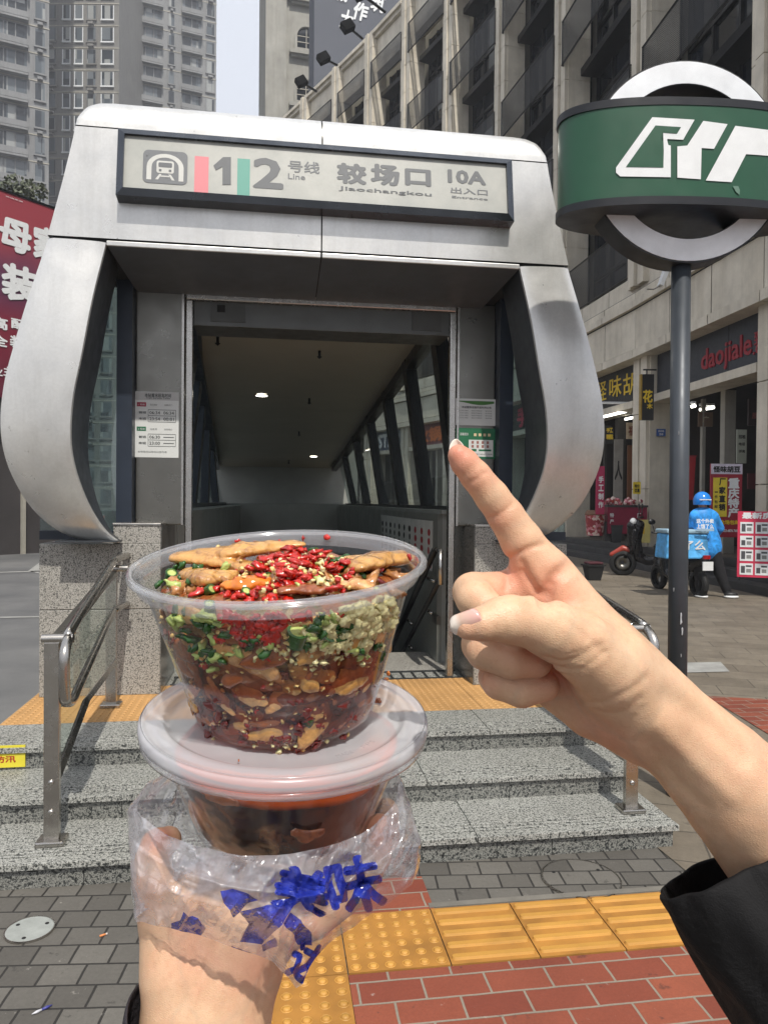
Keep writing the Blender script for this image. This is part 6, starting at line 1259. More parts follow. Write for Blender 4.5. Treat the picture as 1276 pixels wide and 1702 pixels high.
def cluster(mb, cx, cy, sx, sy, n, s0, s1, hit='top', fn='flake', lift=.0016, asp=(1, .8, .6)):
    for _ in range(n):
        x, y = cx + rng.normal() * sx, cy + rng.normal() * sy
        if hit == 'top': q = tophit(x, y) + N1 * rng.uniform(0, lift * 2); nn = N1
        else:
            q, nn, _c = wallhit(x, y, gap=.0012)
            if q is None or _c[2] > -.012: continue
        if fn == 'flake': flake(mb, q, nn, rng.uniform(s0, s1))
        else: lump(mb, q, rng.uniform(s0, s1), None, asp, .9, 9, 7)
cluster(chil, 490, 955, 34, 17, 120, .0022, .0048, lift=.004); cluster(chil, 488, 956, 30, 14, 34, .0038, .0062, lift=.005); cluster(chil, 560, 962, 30, 12, 30, .002, .0035, lift=.004); cluster(chil, 350, 965, 30, 10, 26, .002, .0038); cluster(chil, 440, 985, 60, 7, 34, .002, .004); cluster(chil2, 500, 965, 80, 12, 40, .002, .004)
cluster(seeds, 480, 960, 70, 20, 70, .0011, .0017, fn='l', lift=.005, asp=(1, .85, .5)); cluster(gar, 520, 968, 60, 14, 60, .0012, .0028, fn='l', lift=.004)
cluster(chil, 425, 1042, 28, 20, 44, .0022, .005, 'wall'); cluster(chil, 430, 1018, 50, 10, 22, .0018, .0038, 'wall'); cluster(seeds, 470, 1050, 90, 36, 70, .0010, .0016, 'wall', 'l', asp=(1, .85, .5)); cluster(seeds, 470, 1160, 90, 50, 50, .0010, .0016, 'wall', 'l', asp=(1, .85, .5))
cluster(gar, 610, 1026, 20, 18, 80, .0022, .0050, 'wall', 'l', asp=(1, .9, .8)); cluster(gar, 562, 1064, 24, 12, 56, .0016, .0036, 'wall', 'l', asp=(1, .9, .8)); cluster(gar, 520, 1088, 50, 10, 40, .0012, .0026, 'wall', 'l'); cluster(gar, 470, 1228, 70, 9, 4, .0012, .0024, 'wall', 'l')
cluster(chil2, 540, 1195, 24, 16, 12, .003, .005, 'wall'); cluster(chil2, 360, 1200, 36, 20, 14, .003, .005, 'wall'); cluster(chil2, 480, 1225, 60, 10, 20, .002, .004, 'wall'); cluster(gar, 470, 1236, 70, 7, 12, .0012, .0024, 'wall', 'l')
scl, scd = MB(), MB()
for cx, cy, sx, sy, k in ((345, 1025, 14, 12, 16), (300, 1030, 14, 16, 14), (545, 1045, 26, 14, 22), (420, 1070, 60, 12, 14), (600, 1075, 30, 20, 12), (345, 1095, 20, 20, 14)):
    cluster(scl, cx, cy, sx, sy, k // 2, .0028, .0052, 'wall', 'l', asp=(1, .6, .4)); cluster(scd, cx, cy, sx, sy, k // 2, .0028, .0055, 'wall', 'l', asp=(1, .5, .4))
cluster(scd, 570, 955, 30, 12, 16, .0022, .004, fn='l', lift=.004, asp=(1, .6, .5)); cluster(scl, 430, 975, 90, 12, 16, .0022, .004, fn='l', lift=.004, asp=(1, .6, .5)); cluster(scd, 300, 965, 24, 10, 12, .0025, .0045, fn='l', lift=.004, asp=(1, .6, .5))
for mb, mt, lab in ((scl, grl, 'pale green chopped scallion through the upper half of the tub'), (scd, grn, 'dark green chopped scallion through the upper half of the tub')):
    o = mb.build('chopped_scallion', mt, None, True); tag(o, lab, 'food', kind='stuff')
shr = MB()
for _ in range(60):
    x, y = rng.uniform(275, 670), rng.uniform(948, 992); q = tophit(x, y); lump(shr, q + N1 * .0008, rng.uniform(.004, .0075), None, (1, .6, .42), .9, 10, 8)
o = shr.build('shredded_chicken', mt1s, None, True); tag(o, 'small brown shreds of chicken under the chilli on the heap', 'food', kind='stuff')
sl1, sl2, sl3 = MB(), MB(), MB()
for _ in range(46):
    th = rng.uniform(math.pi * 1.03, math.pi * 1.97); z = rng.uniform(-CH + .012, -.030); r_ = Rw(z) - .0026; q = C1((r_ * math.cos(th), r_ * math.sin(th), z)); nn = (C1.x * math.cos(th) + C1.y * math.sin(th)); tt = (C1.x * -math.sin(th) + C1.y * math.cos(th)); an = rng.uniform(-.9, .9)
    a = (tt * math.cos(an) + N1 * math.sin(an)).normalized(); b = nn.cross(a); lump((sl1, sl2, sl3)[rng.integers(0, 3)], q, rng.uniform(.007, .014), Matrix((a, b, nn)).transposed(), (1, rng.uniform(.35, .6), .16), .4, 16, 10)
for mb, mt, lab in ((sl1, mt2, 'pale overlapping chicken slices pressed to the tub wall'), (sl2, mt3, 'dark soaked slices pressed to the tub wall'), (sl3, mt1, 'amber slices pressed to the tub wall')):
    o = mb.build('sliced_chicken', mt, None, True); tag(o, lab, 'food', kind='stuff')
# bits stuck on the back wall
for x, y in ((396, 901), (464, 902), (503, 895), (500, 912), (512, 883), (544, 893), (384, 919), (526, 916), (680, 925)):
    k = ray(x, y); t = .60
    while t > .4:
        q = CAM + k * t - C1.o; a, b, z = q.dot(C1.x), q.dot(C1.y), q.dot(C1.z)
        if math.hypot(a, b) < Rw(z) - .001 and b > 0: break
        t -= .0005
    if z > -.003: continue
    flake(chil, CAM + k * t, -(C1.x * a + C1.y * b).normalized(), rng.uniform(.0019, .0028), .0008)
for mb, nm, mt, lab in ((chil, 'chopped_chilli', red, 'bright red chopped chilli heaped on and in the upper tub'), (chil2, 'soaked_chilli', red2, 'dark soaked chilli pieces low in the upper tub'), (seeds, 'chilli_seeds', seed, 'pale flat chilli seeds scattered over the food'), (gar, 'minced_garlic', garlic, 'white minced garlic pressed against the right of the tub wall')):
    o = mb.build(nm, mt, None, True); tag(o, lab, 'food', kind='stuff')
def chunk(label, pts, mat, name='chicken_piece', cat='chicken piece', asp=(1, .6, .5), hit='top', lift=.0, group='chicken pieces in the upper tub'):
    """pts: picture points with pixel radii along the piece"""
    s_ = SDF(); nodes = []
    for x, y, r_ in pts:
        if hit == 'top': q = tophit(x, y) + N1 * (lift + r_ * .437 / F * .35)
        elif hit == 'air': q = P(x, y, lift)
        else: q, nn, _ = wallhit(x, y, gap=.0010); q = q - nn * (r_ * .42 / F * .30)
        nodes.append((q, r_ * (1.7 if hit == 'top' else 1.12) * .43 / F))
    if len(nodes) == 1: nodes.append((nodes[0][0] + _r * .0006, nodes[0][1]))
    fv = N1 if hit != 'wall' else wallhit(pts[0][0], pts[0][1])[1]; s_.chain(nodes, .003, (fv, (.42 if hit != 'wall' else .35))); V, Q = s_.mesh(.0011, .004); V = relax(V, Q, 1)
    nz = np.array([1.5 * mnoise.noise(Vector(v) * 75) + .9 * mnoise.noise(Vector(v) * 160) + .5 * mnoise.noise(Vector(v) * 360) for v in V]); c = V.mean(0); d = V - c; d /= np.linalg.norm(d, axis=1)[:, None] + 1e-9; V = V + d * (nz * (.0019 if hit != 'wall' else .0010))[:, None]
    o = npmesh(name, V, Q, mat); tag(o, label, cat, group); return o
chunk('long golden strip of chicken skin lying across the back left of the food', [(288, 948, 10), (310, 946, 15), (350, 944, 17), (400, 936, 17), (440, 930, 15), (478, 925, 12), (498, 922, 7)], mt1, lift=.006)
chunk('broad flap of golden chicken below the long strip, front left', [(320, 962, 13), (350, 972, 17), (375, 968, 14)], mt1, lift=.002)
chunk('lumpy tan chicken piece at the right side of the heap', [(600, 960, 15), (630, 952, 20), (660, 948, 17), (676, 946, 10)], mt1, lift=.006)
chunk('brown chicken scrap at the front centre just inside the rim', [(472, 992, 9), (500, 990, 12), (535, 992, 9)], mt3, lift=.003)
chunk('pale pink chicken slice at the front right inside the rim', [(570, 982, 9), (590, 984, 12), (608, 988, 8)], mt2, lift=.003)
chunk('glossy orange pepper piece at the front left of the heap', [(385, 985, 11), (410, 982, 15), (435, 980, 11)], oily, 'pepper_piece', 'pepper piece', lift=.003, group='vegetable pieces in the upper tub')
chunk('pale tan chicken corner pressed on the upper left wall', [(292, 1022, 9), (315, 1026, 15), (335, 1030, 12)], mt2, hit='wall')
chunk('large tan chicken slice curving across the middle of the wall', [(362, 1078, 10), (385, 1092, 15), (415, 1105, 17), (445, 1120, 16), (466, 1132, 9)], mt2, hit='wall')
chunk('brown chicken slice with dark edge under the large tan slice', [(368, 1100, 8), (400, 1124, 13), (440, 1142, 13), (464, 1146, 8)], mt3, hit='wall')
chunk('amber chicken piece right of the large slice', [(495, 1118, 11), (522, 1124, 14), (548, 1128, 13)], mt1, hit='wall')
chunk('small grey brown skin piece left of the red heap on the wall', [(358, 1052, 9), (375, 1060, 12), (392, 1064, 9)], mt3, hit='wall')
chunk('brown strip slanting down the right of the wall', [(640, 1060, 7), (618, 1110, 10), (590, 1150, 12), (560, 1165, 10)], mt3, hit='wall')
chunk('tan strip low on the left of the wall', [(345, 1130, 6), (365, 1160, 9), (395, 1190, 10)], mt2, hit='wall')
chunk('pinkish slice low in the left of the tub', [(375, 1215, 9), (400, 1212, 12), (405, 1195, 9)], mt2, hit='wall')
chunk('dark brown slice across the lower middle of the tub', [(470, 1165, 13), (510, 1160, 14), (545, 1150, 12)], mt3, hit='wall')
chunk('brown slice on the left under the scallions', [(300, 1075, 9), (318, 1110, 12), (330, 1140, 9)], mt3, hit='wall')
chunk('long brown slice low on the right of the wall', [(600, 1175, 8), (570, 1200, 12), (540, 1215, 8)], mt3, hit='wall')
chunk('pale yellow vegetable slice at the far upper right of the wall', [(652, 1000, 9), (656, 1015, 12), (650, 1034, 9)], mk('pale_veg', (206, 200, 128), .3, 0, .15, 90), 'vegetable_slice', 'vegetable slice', hit='wall', group='vegetable pieces in the upper tub')
def ring(label, x, y, r_, L, hit, rot=0, dirpx=None, cut=True):
    if hit == 'top': q = tophit(x, y) + N1 * (r_ * .43 / F * .8); n = N1
    else: q, n, _ = wallhit(x, y, gap=.0015); q = q - n * (L * .43 / F * .2 + .0005)
    r_ = r_ * .43 / F; L = L * .43 / F; ax = (_r * math.cos(R(rot)) + _u * math.sin(R(rot))); ax = (ax * .8 - _fw * .55).normalized() if cut else ax
    t = thing('scallion_piece', label, 'scallion piece', tuple(q), 'scallion pieces in the upper tub')
    a = ax.orthogonal().normalized(); b = ax.cross(a); f = Fr(q - ax * L / 2, a, b, ax); wob = rng.uniform(.8, 1)
    MB(f).lathe([(r_ * .74, .0), (r_, 0), (r_ * 1.02, L * .5), (r_, L), (r_ * .74, L)], 18, Fr(f.o, a * wob, b, ax)).build('green_skin', grn, t, True, angle=50)
    MB(f).lathe([(r_ * .76, L * 1.002), (r_ * .74, L * .9), (r_ * .5, L * .93), (.00005, L * .94)], 18, Fr(f.o, a * wob, b, ax)).build('pale_core', grl, t, True)
for a in (('thick light cut scallion stub on the middle of the wall', 495, 1062, 17, 26, 'wall', 75), ('green scallion lump right of the cut stub', 538, 1058, 17, 30, 'wall', 20), ('dark scallion tube upright at the upper left of the wall', 345, 1022, 9, 34, 'wall', 88), ('scallion piece at the right side near the garlic', 572, 1045, 12, 20, 'wall', 50), ('dark scallion low on the left wall', 335, 1086, 11, 26, 'wall', 60), ('dark green scallion low at the right of the wall', 513, 1200, 11, 18, 'wall', 80),
          ('dark scallion ring right of the red heap, nearest the middle', 552, 945, 9, 16, 'top', 60), ('largest dark scallion ring on the heap', 568, 953, 10, 15, 'top', 20), ('dark scallion ring nearest the tan chicken lump', 591, 943, 8, 17, 'top', 40), ('small scallion ring at the back of the heap', 522, 922, 8, 14, 'top', 10), ('pale scallion stub at the far left by the rim', 285, 966, 11, 20, 'top', 70), ('dark scallion tube leaning on the left rim', 270, 958, 7, 26, 'top', 75), ('green scallion ring at the front beside the orange pepper', 445, 968, 9, 12, 'top', 30), ('dark scallion ring at the front rim left of the middle', 408, 992, 8, 12, 'top', 60), ('scallion ring half under the front rim', 349, 988, 9, 14, 'top', 30), ('dark scallion by the brown scrap at the front', 548, 972, 9, 12, 'top', 75)):
    ring(*a)
OF = NT('red_oil_film'); tr = OF.n('BsdfTransparent'); at = OF.n('Attribute'); at.attribute_name = 'flush'; OF.l(OF.ramp(OF.math('ADD', at.outputs['Fac'], OF.math('MULTIPLY', OF.math('SUBTRACT', OF.noise(OF.pos(), 28, 4), .5), .35)), [(.22, (.62, .30, .18)), (.48, (.74, .44, .27)), (.74, (.97, .90, .80))]), tr.inputs[0])
gl_ = OF.n('BsdfGlossy'); gl_.inputs['Roughness'].default_value = .12; mx = OF.n('MixShader'); OF.l(OF.schlick(.04), mx.inputs[0]); OF.l(tr.outputs[0], mx.inputs[1]); OF.l(gl_.outputs[0], mx.inputs[2]); OF.l(mx.outputs[0], OF.out.inputs[0]); OF.t.nodes.remove(OF.b)
V = []; A = []; n_ = 96; m_ = 16
for i in range(m_ + 1):
    z = -CH + .004 + (CH - .024) * i / m_
    for k in range(n_): w_ = 2 * math.pi * k / n_; V.append(tuple(C1(((Rw(z) - .0006) * math.cos(w_), (Rw(z) - .0006) * math.sin(w_), z)))); A.append(i / m_)
o = npmesh('chilli_oil_film', np.array(V), np.array([(i * n_ + k, i * n_ + (k + 1) % n_, (i + 1) * n_ + (k + 1) % n_, (i + 1) * n_ + k) for i in range(m_) for k in range(n_)]), OF.m, None, True, np.array(A)); tag(o, 'red chilli oil coating the lower inside of the upper tub wall', 'food', kind='stuff')
# ---- lower tub ----
N2 = axisdir(7.8, -2.6); H2 = .068; C2 = conefr(C1((0, 0, -CH)) - N2 * .0045, N2); lo = thing('takeaway_tub', 'lower clear tub of dark broth closed with a frosted white lid', 'plastic tub', tuple(C2((0, 0, -H2))))
RT2, RB2 = .0780, .0550
def Rw2(z): return RB2 + (RT2 - RB2) * (z + H2 - .003) / (H2 - .008)
MB(C2).lathe([(RB2 * .02, -H2 + .001), (RB2 * .93, -H2), (RB2, -H2 + .003)] + [(Rw2(-H2 + .003 + (H2 - .008) * k / 10), -H2 + .003 + (H2 - .008) * k / 10) for k in range(1, 11)], 96).build('wall', pw, lo, True)
MB(C2).lathe([(.0001, .0010), (.060, .0010), (.0690, .0010), (.0712, .0016), (.0728, .0030), (.0745, .0038), (.0790, .0036), (.0800, .0028), (.0838, .0028), (.0850, .0036), (.0866, .0036), (.0878, .0020), (.0882, -.0010), (.0880, -.0034), (.0870, -.0040)], 128).build('lid', plid, lo, True)
MB(C2).lathe([(.0861, -.0048), (.0875, -.0062), (.0872, -.0080), (.0850, -.0086), (.0800, -.0070), (.0765, -.0065), (.0760, -.009)], 128).build('lid_skirt', prm, lo, True)
MB(C2).lathe([(.0862, .0040), (.0866, .0043), (.0860, .0046)], 128).build('rim_highlight', prm, lo, True)
emb = MB(Fr(C2((0, 0, .0013)), C2.x, C2.y, C2.z))
for a, tx in ((-52, 'MADE'), (-35, 'PP5')):
    th = R(a); c = C2((.063 * math.cos(th), .063 * math.sin(th), .00135)); rx = (C2.x * -math.sin(th) + C2.y * math.cos(th)) ; text(tx, 'embossed_mark', prm, Fr(c, rx, -(C2.x * math.cos(th) + C2.y * math.sin(th)), C2.z), .011, .0032, 0, parent=lo)
def brothmat():
    n = NT('dark_broth'); at = n.n('Attribute'); at.attribute_name = 'flush'; v = n.pos(); f = n.noise(v, 26, 5, .65, 1.2)
    base = n.ramp(f, [(.42, lin((26, 9, 5))), (.56, lin((46, 17, 9))), (.68, lin((104, 62, 34))), (.78, lin((136, 92, 54)))]); h = n.math('ADD', at.outputs['Fac'], n.math('MULTIPLY', n.math('SUBTRACT', n.noise(v, 16, 3), .5), .22))
    c = n.mix(n.ramp(h, [(.61, (0, 0, 0)), (.67, (1, 1, 1))]), base, lin((222, 92, 12))); c = n.mix(n.ramp(h, [(.95, (0, 0, 0)), (.99, (1, 1, 1))]), c, lin((150, 130, 108))); n.set(col=c, rough=.2, coat=.4); n.bump(n.noise(v, 90, 4), .3, .001); return n.m
o = mass('dark_broth', C2, H2, RT2, RB2, lambda x, y: -.0155 + .0015 * mnoise.noise(Vector((x * 40, y * 40, 0))) + .004 * x / .07, -H2 + .003, brothmat()); tag(o, 'dark red brown broth with an orange oil line in the lower tub', 'food', kind='stuff')
def chunk2(label, pts, mat):
    s_ = SDF(); nodes = []
    for x, y, r_ in pts: q, nn, _ = wallhit(x, y, C2, Rw2, .001); nodes.append((q - nn * (r_ * .43 / F * .15), r_ * .43 / F))
    s_.chain(nodes, .003, (nn, .3)); V, Q = s_.mesh(.0011, .004); V = relax(V, Q, 1); nz = np.array([mnoise.noise(Vector(v) * 150) for v in V]); d = V - V.mean(0); d /= np.linalg.norm(d, axis=1)[:, None] + 1e-9; V = V + d * (nz * .001)[:, None]; o = npmesh('offal_piece', V, Q, mat); tag(o, label, 'meat piece', 'meat pieces in the lower tub')
chunk2('pale piece stuck high on the right of the lower tub', [(650, 1268, 5), (634, 1285, 11), (612, 1296, 12), (595, 1302, 8)], mt2); chunk2('tan piece showing low in the middle of the broth', [(490, 1385, 9), (510, 1392, 13), (535, 1384, 9)], mt3); chunk2('dark brown piece at the upper left of the broth', [(345, 1325, 8), (370, 1330, 12), (392, 1336, 7)], mt3)
for x, y, lab in ((625, 1165, 'small oily brown crumb on the lid at the right of the upper tub'), (642, 1124, 'orange oil smear spot on the lid beside the upper tub'), (398, 1267, 'tiny dark crumb on the front of the frosted lid')):
    k = ray(x, y); q = CAM + k * ((C2.o + N2 * .0015 - CAM).dot(N2) / k.dot(N2)); mm = MB(); [lump(mm, q + Vector(rng.normal(size=3)) * .0013, .0019 if x > 600 else .0008, None, (1, .8, .6)) for _ in range(6 if x == 625 else 2)]; o = mm.build('food_crumb', mt3 if x != 642 else oily, None, True); tag(o, lab, 'crumb')
# ---- plastic bag ----
def bagmat():
    n = NT('thin_bag_film'); v = n.pos(); tr = n.n('BsdfTransparent'); tr.inputs[0].default_value = (.93, .93, .95, 1); g = n.n('BsdfGlossy'); g.inputs['Roughness'].default_value = .10; g.inputs[0].default_value = (1, 1, 1, 1); d = n.n('BsdfDiffuse'); d.inputs[0].default_value = (.92, .92, .98, 1); t2 = n.n('BsdfTranslucent'); t2.inputs[0].default_value = (.8, .8, .88, 1); dm = n.n('MixShader'); dm.inputs[0].default_value = .5; n.l(d.outputs[0], dm.inputs[1]); n.l(t2.outputs[0], dm.inputs[2])
    f = n.noise(v, 26, 5, .65, .8); a = n.n('MixShader'); n.l(n.ramp(f, [(.32, (.16,) * 3), (.72, (.50,) * 3)]), a.inputs[0]); n.l(tr.outputs[0], a.inputs[1]); n.l(dm.outputs[0], a.inputs[2])
    b = n.n('MixShader'); SCH = n.n('Math'); SCH.operation = 'MULTIPLY'; SCH.inputs[1].default_value = 1.0; n.l(SCH.outputs[0], b.inputs[0]); n.l(a.outputs[0], b.inputs[1]); n.l(g.outputs[0], b.inputs[2]); n.l(b.outputs[0], n.out.inputs[0]); n.t.nodes.remove(n.b)
    vo = n.n('TexVoronoi'); vo.feature = 'DISTANCE_TO_EDGE'; vo.inputs['Scale'].default_value = 13; nz = n.n('TexNoise'); nz.inputs['Scale'].default_value = 20; n.l(v, nz.inputs['Vector']); vm = n.n('VectorMath'); vm.operation = 'MULTIPLY_ADD'; n.l(nz.outputs['Color'], vm.inputs[0]); vm.inputs[1].default_value = (.05, .05, .05); n.l(v, vm.inputs[2]); n.l(vm.outputs[0], vo.inputs['Vector'])
    bp = n.n('Bump'); bp.inputs['Strength'].default_value = .55; bp.inputs['Distance'].default_value = .004; n.l(n.math('ADD', n.math('MINIMUM', vo.outputs['Distance'], .25), n.math('MULTIPLY', n.noise(n.pos((1, 1, 2.2), (0, R(35), 0)), 26, 3, .5, 1.2), .6)), bp.inputs['Height'])
    for x in (g, d): n.l(bp.outputs[0], x.inputs['Normal'])
    n.l(n.schlick(.11, bp.outputs[0]), SCH.inputs[0])
    return n.m
BY = [1255, 1300, 1345, 1400, 1450, 1500, 1535, 1570, 1610, 1650]; BL = [300, 246, 209, 212, 217, 219, 224, 250, 330, 420]; BR = [652, 668, 684, 698, 691, 668, 640, 612, 575, 545]
def bagpt(ph, v, off=0.0):
    c, s_ = math.cos(ph), math.sin(ph); f = max(0, s_)    # c=-1 left, s=+1 front
    yt = 1296 + 12 * math.sin(3 * ph) + (f ** 1.3) * 136 + (c > 0) * c * (-28) + 8 * mnoise.noise(Vector((c * 2, s_ * 2, 0)))
    xl = (c + 1) / 2
    yh = np.interp(xl, [0, .1, .25, .42, .52, .6, .68, .76, .86, 1], [1530, 1538, 1553, 1582, 1598, 1640, 1634, 1590, 1545, 1470]) if s_ > 0 else 1500
    if s_ <= 0: yh = np.interp(xl, [0, 1], [1530, 1470]) - 40 * (-s_)
    y = yt + (yh - yt) * v; xa, xb = np.interp(y, BY, BL), np.interp(y, BY, BR); x = (xa + xb) / 2 + (xb - xa) / 2 * c
    bul = np.interp(v, [0, .12, .35, .7, 1], [.80, .86, .92, .60, .27]); d = float(np.interp(v, [0, .3, .6, 1], [.462, .456, .438, .430])) - bul * .082 * s_ * (1 if s_ > 0 else .8)
    q3 = Vector((x * .012, y * .012, s_ * 1.6 + 4)); r1 = 1 - abs(mnoise.noise(q3 * 1.3)) * 2; r2 = 1 - abs(mnoise.noise(Vector((q3.x * 2.6, q3.y * 1.3 + q3.x, q3.z * 2)) * 1.0 + Vector((5, 1, 0)))) * 2; r3 = 1 - abs(mnoise.noise(Vector((x * .05 + y * .03, y * .012 - x * .01, 7)))) * 2
    vd = mnoise.voronoi(Vector((x * .022, y * .026, s_ * 1.2 + 9)))[0]; ve = mnoise.voronoi(Vector((x * .034 + y * .012 + 3, y * .030, s_ * 2)))[0]; r2 += min(vd[1] - vd[0], .5) * 1.1; r3 += min(ve[1] - ve[0], .5) * .5
    dsp = .0070 * r1 + .0052 * r2 + .0030 * r3; x += 2.5 * r2 + 2.5 * r3 * (1 - abs(c)); y += 3 * r1
    return P(x, y, d - dsp * (.4 + .6 * abs(s_)) - off)
nph, nv = 300, 90; V = [tuple(bagpt(2 * math.pi * k / nph, i / nv)) for i in range(nv + 1) for k in range(nph)]
Fq = [(i * nph + k, i * nph + (k + 1) % nph, (i + 1) * nph + (k + 1) % nph, (i + 1) * nph + k) for i in range(nv) for k in range(nph)]
bag = thing('plastic_bag', 'crumpled see-through plastic bag with blue print pulled down round the lower tub', 'bag', tuple(P(450, 1450, .46))); BM = bagmat(); npmesh('film', np.array(V), np.array(Fq), BM, bag, True)
def onbag(x, y, off=.0009):
    xa, xb = np.interp(y, BY, BL), np.interp(y, BY, BR); c = max(-.999, min(.999, (x - (xa + xb) / 2) / ((xb - xa) / 2))); ph = math.acos(c); s_ = math.sin(ph)
    lo_, hi_ = 0.0, 1.0
    for _ in range(14):
        mid = (lo_ + hi_) / 2; c2 = bagpt0(ph, mid)
        if c2 < y: lo_ = mid
        else: hi_ = mid
    return bagpt(ph, (lo_ + hi_) / 2, off)
def bagpt0(ph, v):
    c, s_ = math.cos(ph), math.sin(ph); f = max(0, s_); yt = 1296 + 12 * math.sin(3 * ph) + (f ** 1.3) * 136 + (c > 0) * c * (-28) + 8 * mnoise.noise(Vector((c * 2, s_ * 2, 0))); xl = (c + 1) / 2
    yh = np.interp(xl, [0, .1, .25, .42, .52, .6, .68, .76, .86, 1], [1530, 1538, 1553, 1582, 1598, 1640, 1634, 1590, 1545, 1470]); return yt + (yh - yt) * v
def bluemat():
    n = NT('blue_bag_print'); v = n.pos(); n.set(col=n.ramp(n.noise(v, 60, 4), [(.35, lin((30, 38, 128))), (.7, lin((50, 70, 190)))]), rough=.22, spec=.6, coat=.3); tr = n.n('BsdfTransparent'); mx = n.n('MixShader'); mx.inputs[0].default_value = .12; n.l(n.b.outputs[0], mx.inputs[1]); n.l(tr.outputs[0], mx.inputs[2]); n.l(mx.outputs[0], n.out.inputs[0]); n.bump(n.noise(v, 30, 3, .6, 1.0), .4, .003); return n.m
BLU = bluemat()
def bprint(poly=None, ch=None, cx=0, cy=0, w_=0, h_=0, rot=0, bold=.03):
    c_, s_ = math.cos(R(rot)), math.sin(R(rot))
    if ch: text(ch, 'printed_character', BLU, WORLD, w_, h_, bold, parent=bag, sub=7, fn=lambda v: tuple(onbag(cx + v[0] * c_ + v[1] * s_, cy - v[1] * c_ + v[0] * s_)))
    else:
        v2, f2 = refine([(x, y, 0) for x, y in poly], [tuple(range(len(poly)))], 8); MB().add([tuple(onbag(x, y)) for x, y, _ in v2], f2).build('printed_patch', BLU, bag)
bprint(ch='达', cx=508, cy=1598, w_=52, h_=66, rot=24, bold=.05); bprint(ch='味', cx=588, cy=1470, w_=88, h_=92, rot=-12, bold=.04); bprint(ch='美', cx=500, cy=1478, w_=88, h_=70, rot=12, bold=.05); bprint(ch='品', cx=276, cy=1352, w_=34, h_=26, rot=20, bold=.03)
zz = lambda *a: [(200 + x / 3.544, 1400 + y / 3.544) for x, y in a]
bprint(zz((290, 470), (345, 450), (365, 400), (395, 430), (420, 425), (450, 440), (470, 470), (495, 500), (470, 550), (300, 515))); bprint(zz((575, 280), (650, 265), (730, 290), (800, 330), (740, 350), (700, 400), (660, 435), (600, 350))); bprint(zz((700, 400), (860, 360), (1010, 370), (950, 460), (820, 605), (690, 580), (740, 480)))
bprint(zz((950, 470), (990, 410), (1060, 450), (1110, 530), (1120, 605), (1040, 605), (1000, 520))); bprint(zz((820, 610), (900, 560), (915, 610), (830, 645))); bprint(zz((640, 600), (770, 650), (765, 672), (735, 660), (650, 618)))
# ---------------- delivery rider and scooters ----------------
bluej = sleevemat('blue_rider_jacket', (52, 140, 214), 9, .5, .5); blackp = sleevemat('black_trousers', (30, 30, 33), 9, .5, .7)
DR = 12.0; kr = DR / F
rd = thing('person', 'delivery rider in a bright blue jacket and blue helmet, seen from behind beside the scooters', 'person', tuple(G(1175, 990)))
def body(nm, chains, mat, h=.012, attr=None, flat=.7):
    s_ = SDF()
    for pts, k in chains: s_.chain([(P(x, y, DR + dd), r_ * kr) for x, y, dd, r_ in pts], k, (Vector((0, 1, 0)), flat) if flat else None)
    V, Q = s_.mesh(h, .03); V = relax(V, Q, 2); nz = np.array([mnoise.noise(Vector(v) * 9) for v in V]); V = V + (nz * .006)[:, None] * np.array([.7, .7, .2])
    return npmesh(nm, V, Q, mat, rd, True, np.full(len(V), .3) if attr else None)
body('body', [([(1166, 830, .0, 9.5), (1167, 842, .02, 6), (1168, 856, .02, 9), (1172, 900, 0, 13), (1165, 918, 0, 9), (1163, 950, 0, 6), (1163, 980, 0, 4.4)], .02), ([(1172, 900, 0, 13), (1182, 920, 0, 9), (1196, 952, 0, 6), (1206, 980, 0, 4.4)], .02), ([(1155, 858, 0, 6), (1147, 874, .1, 4.6), (1142, 880, .28, 3.2)], .02), ([(1184, 858, 0, 6), (1193, 878, .1, 4.6), (1184, 884, .32, 3.2)], .02)], M['skin'], .012, 1, None)
body('jacket', [([(1156, 856, 0, 10), (1168, 852, 0, 9), (1181, 857, 0, 10)], .05), ([(1168, 860, 0, 17), (1171, 880, 0, 18.5), (1175, 902, 0, 22), (1176, 909, 0, 22.5)], .05), ([(1153, 860, 0, 8.5), (1148, 872, .08, 7.5), (1146, 879, .2, 6)], .04), ([(1186, 860, 0, 8.5), (1195, 878, .08, 8), (1190, 888, .26, 6)], .04)], bluej)
body('trousers', [([(1165, 914, 0, 13), (1162, 935, 0, 10.5), (1162, 958, 0, 8.5), (1163, 984, 0, 7)], .02), ([(1183, 914, 0, 13), (1191, 938, 0, 10.5), (1198, 960, 0, 8.5), (1207, 982, 0, 7)], .02)], blackp, flat=None)
q = P(1166, 832, DR); m = MB(Fr(q, (1, 0, 0), (0, 1, 0), ZZ)); m.lathe([(13.8 * kr, -.07), (14.2 * kr, 0), (13.2 * kr, .05), (10.5 * kr, .10), (6 * kr, .135), (.001, .148)], 28); m.build('helmet', mk('blue_helmet', (40, 128, 214), .2, 0, .05, coat=.6) if False else mk('blue_helmet', (40, 128, 214), .2, 0, .05), rd, True)
m = MB(Fr(q, (1, 0, 0), (0, 1, 0), ZZ)); m.box(-.10, .09, -.142, -.134, .006, .022); m.build('helmet_stripe', M['signwhite'], rd)
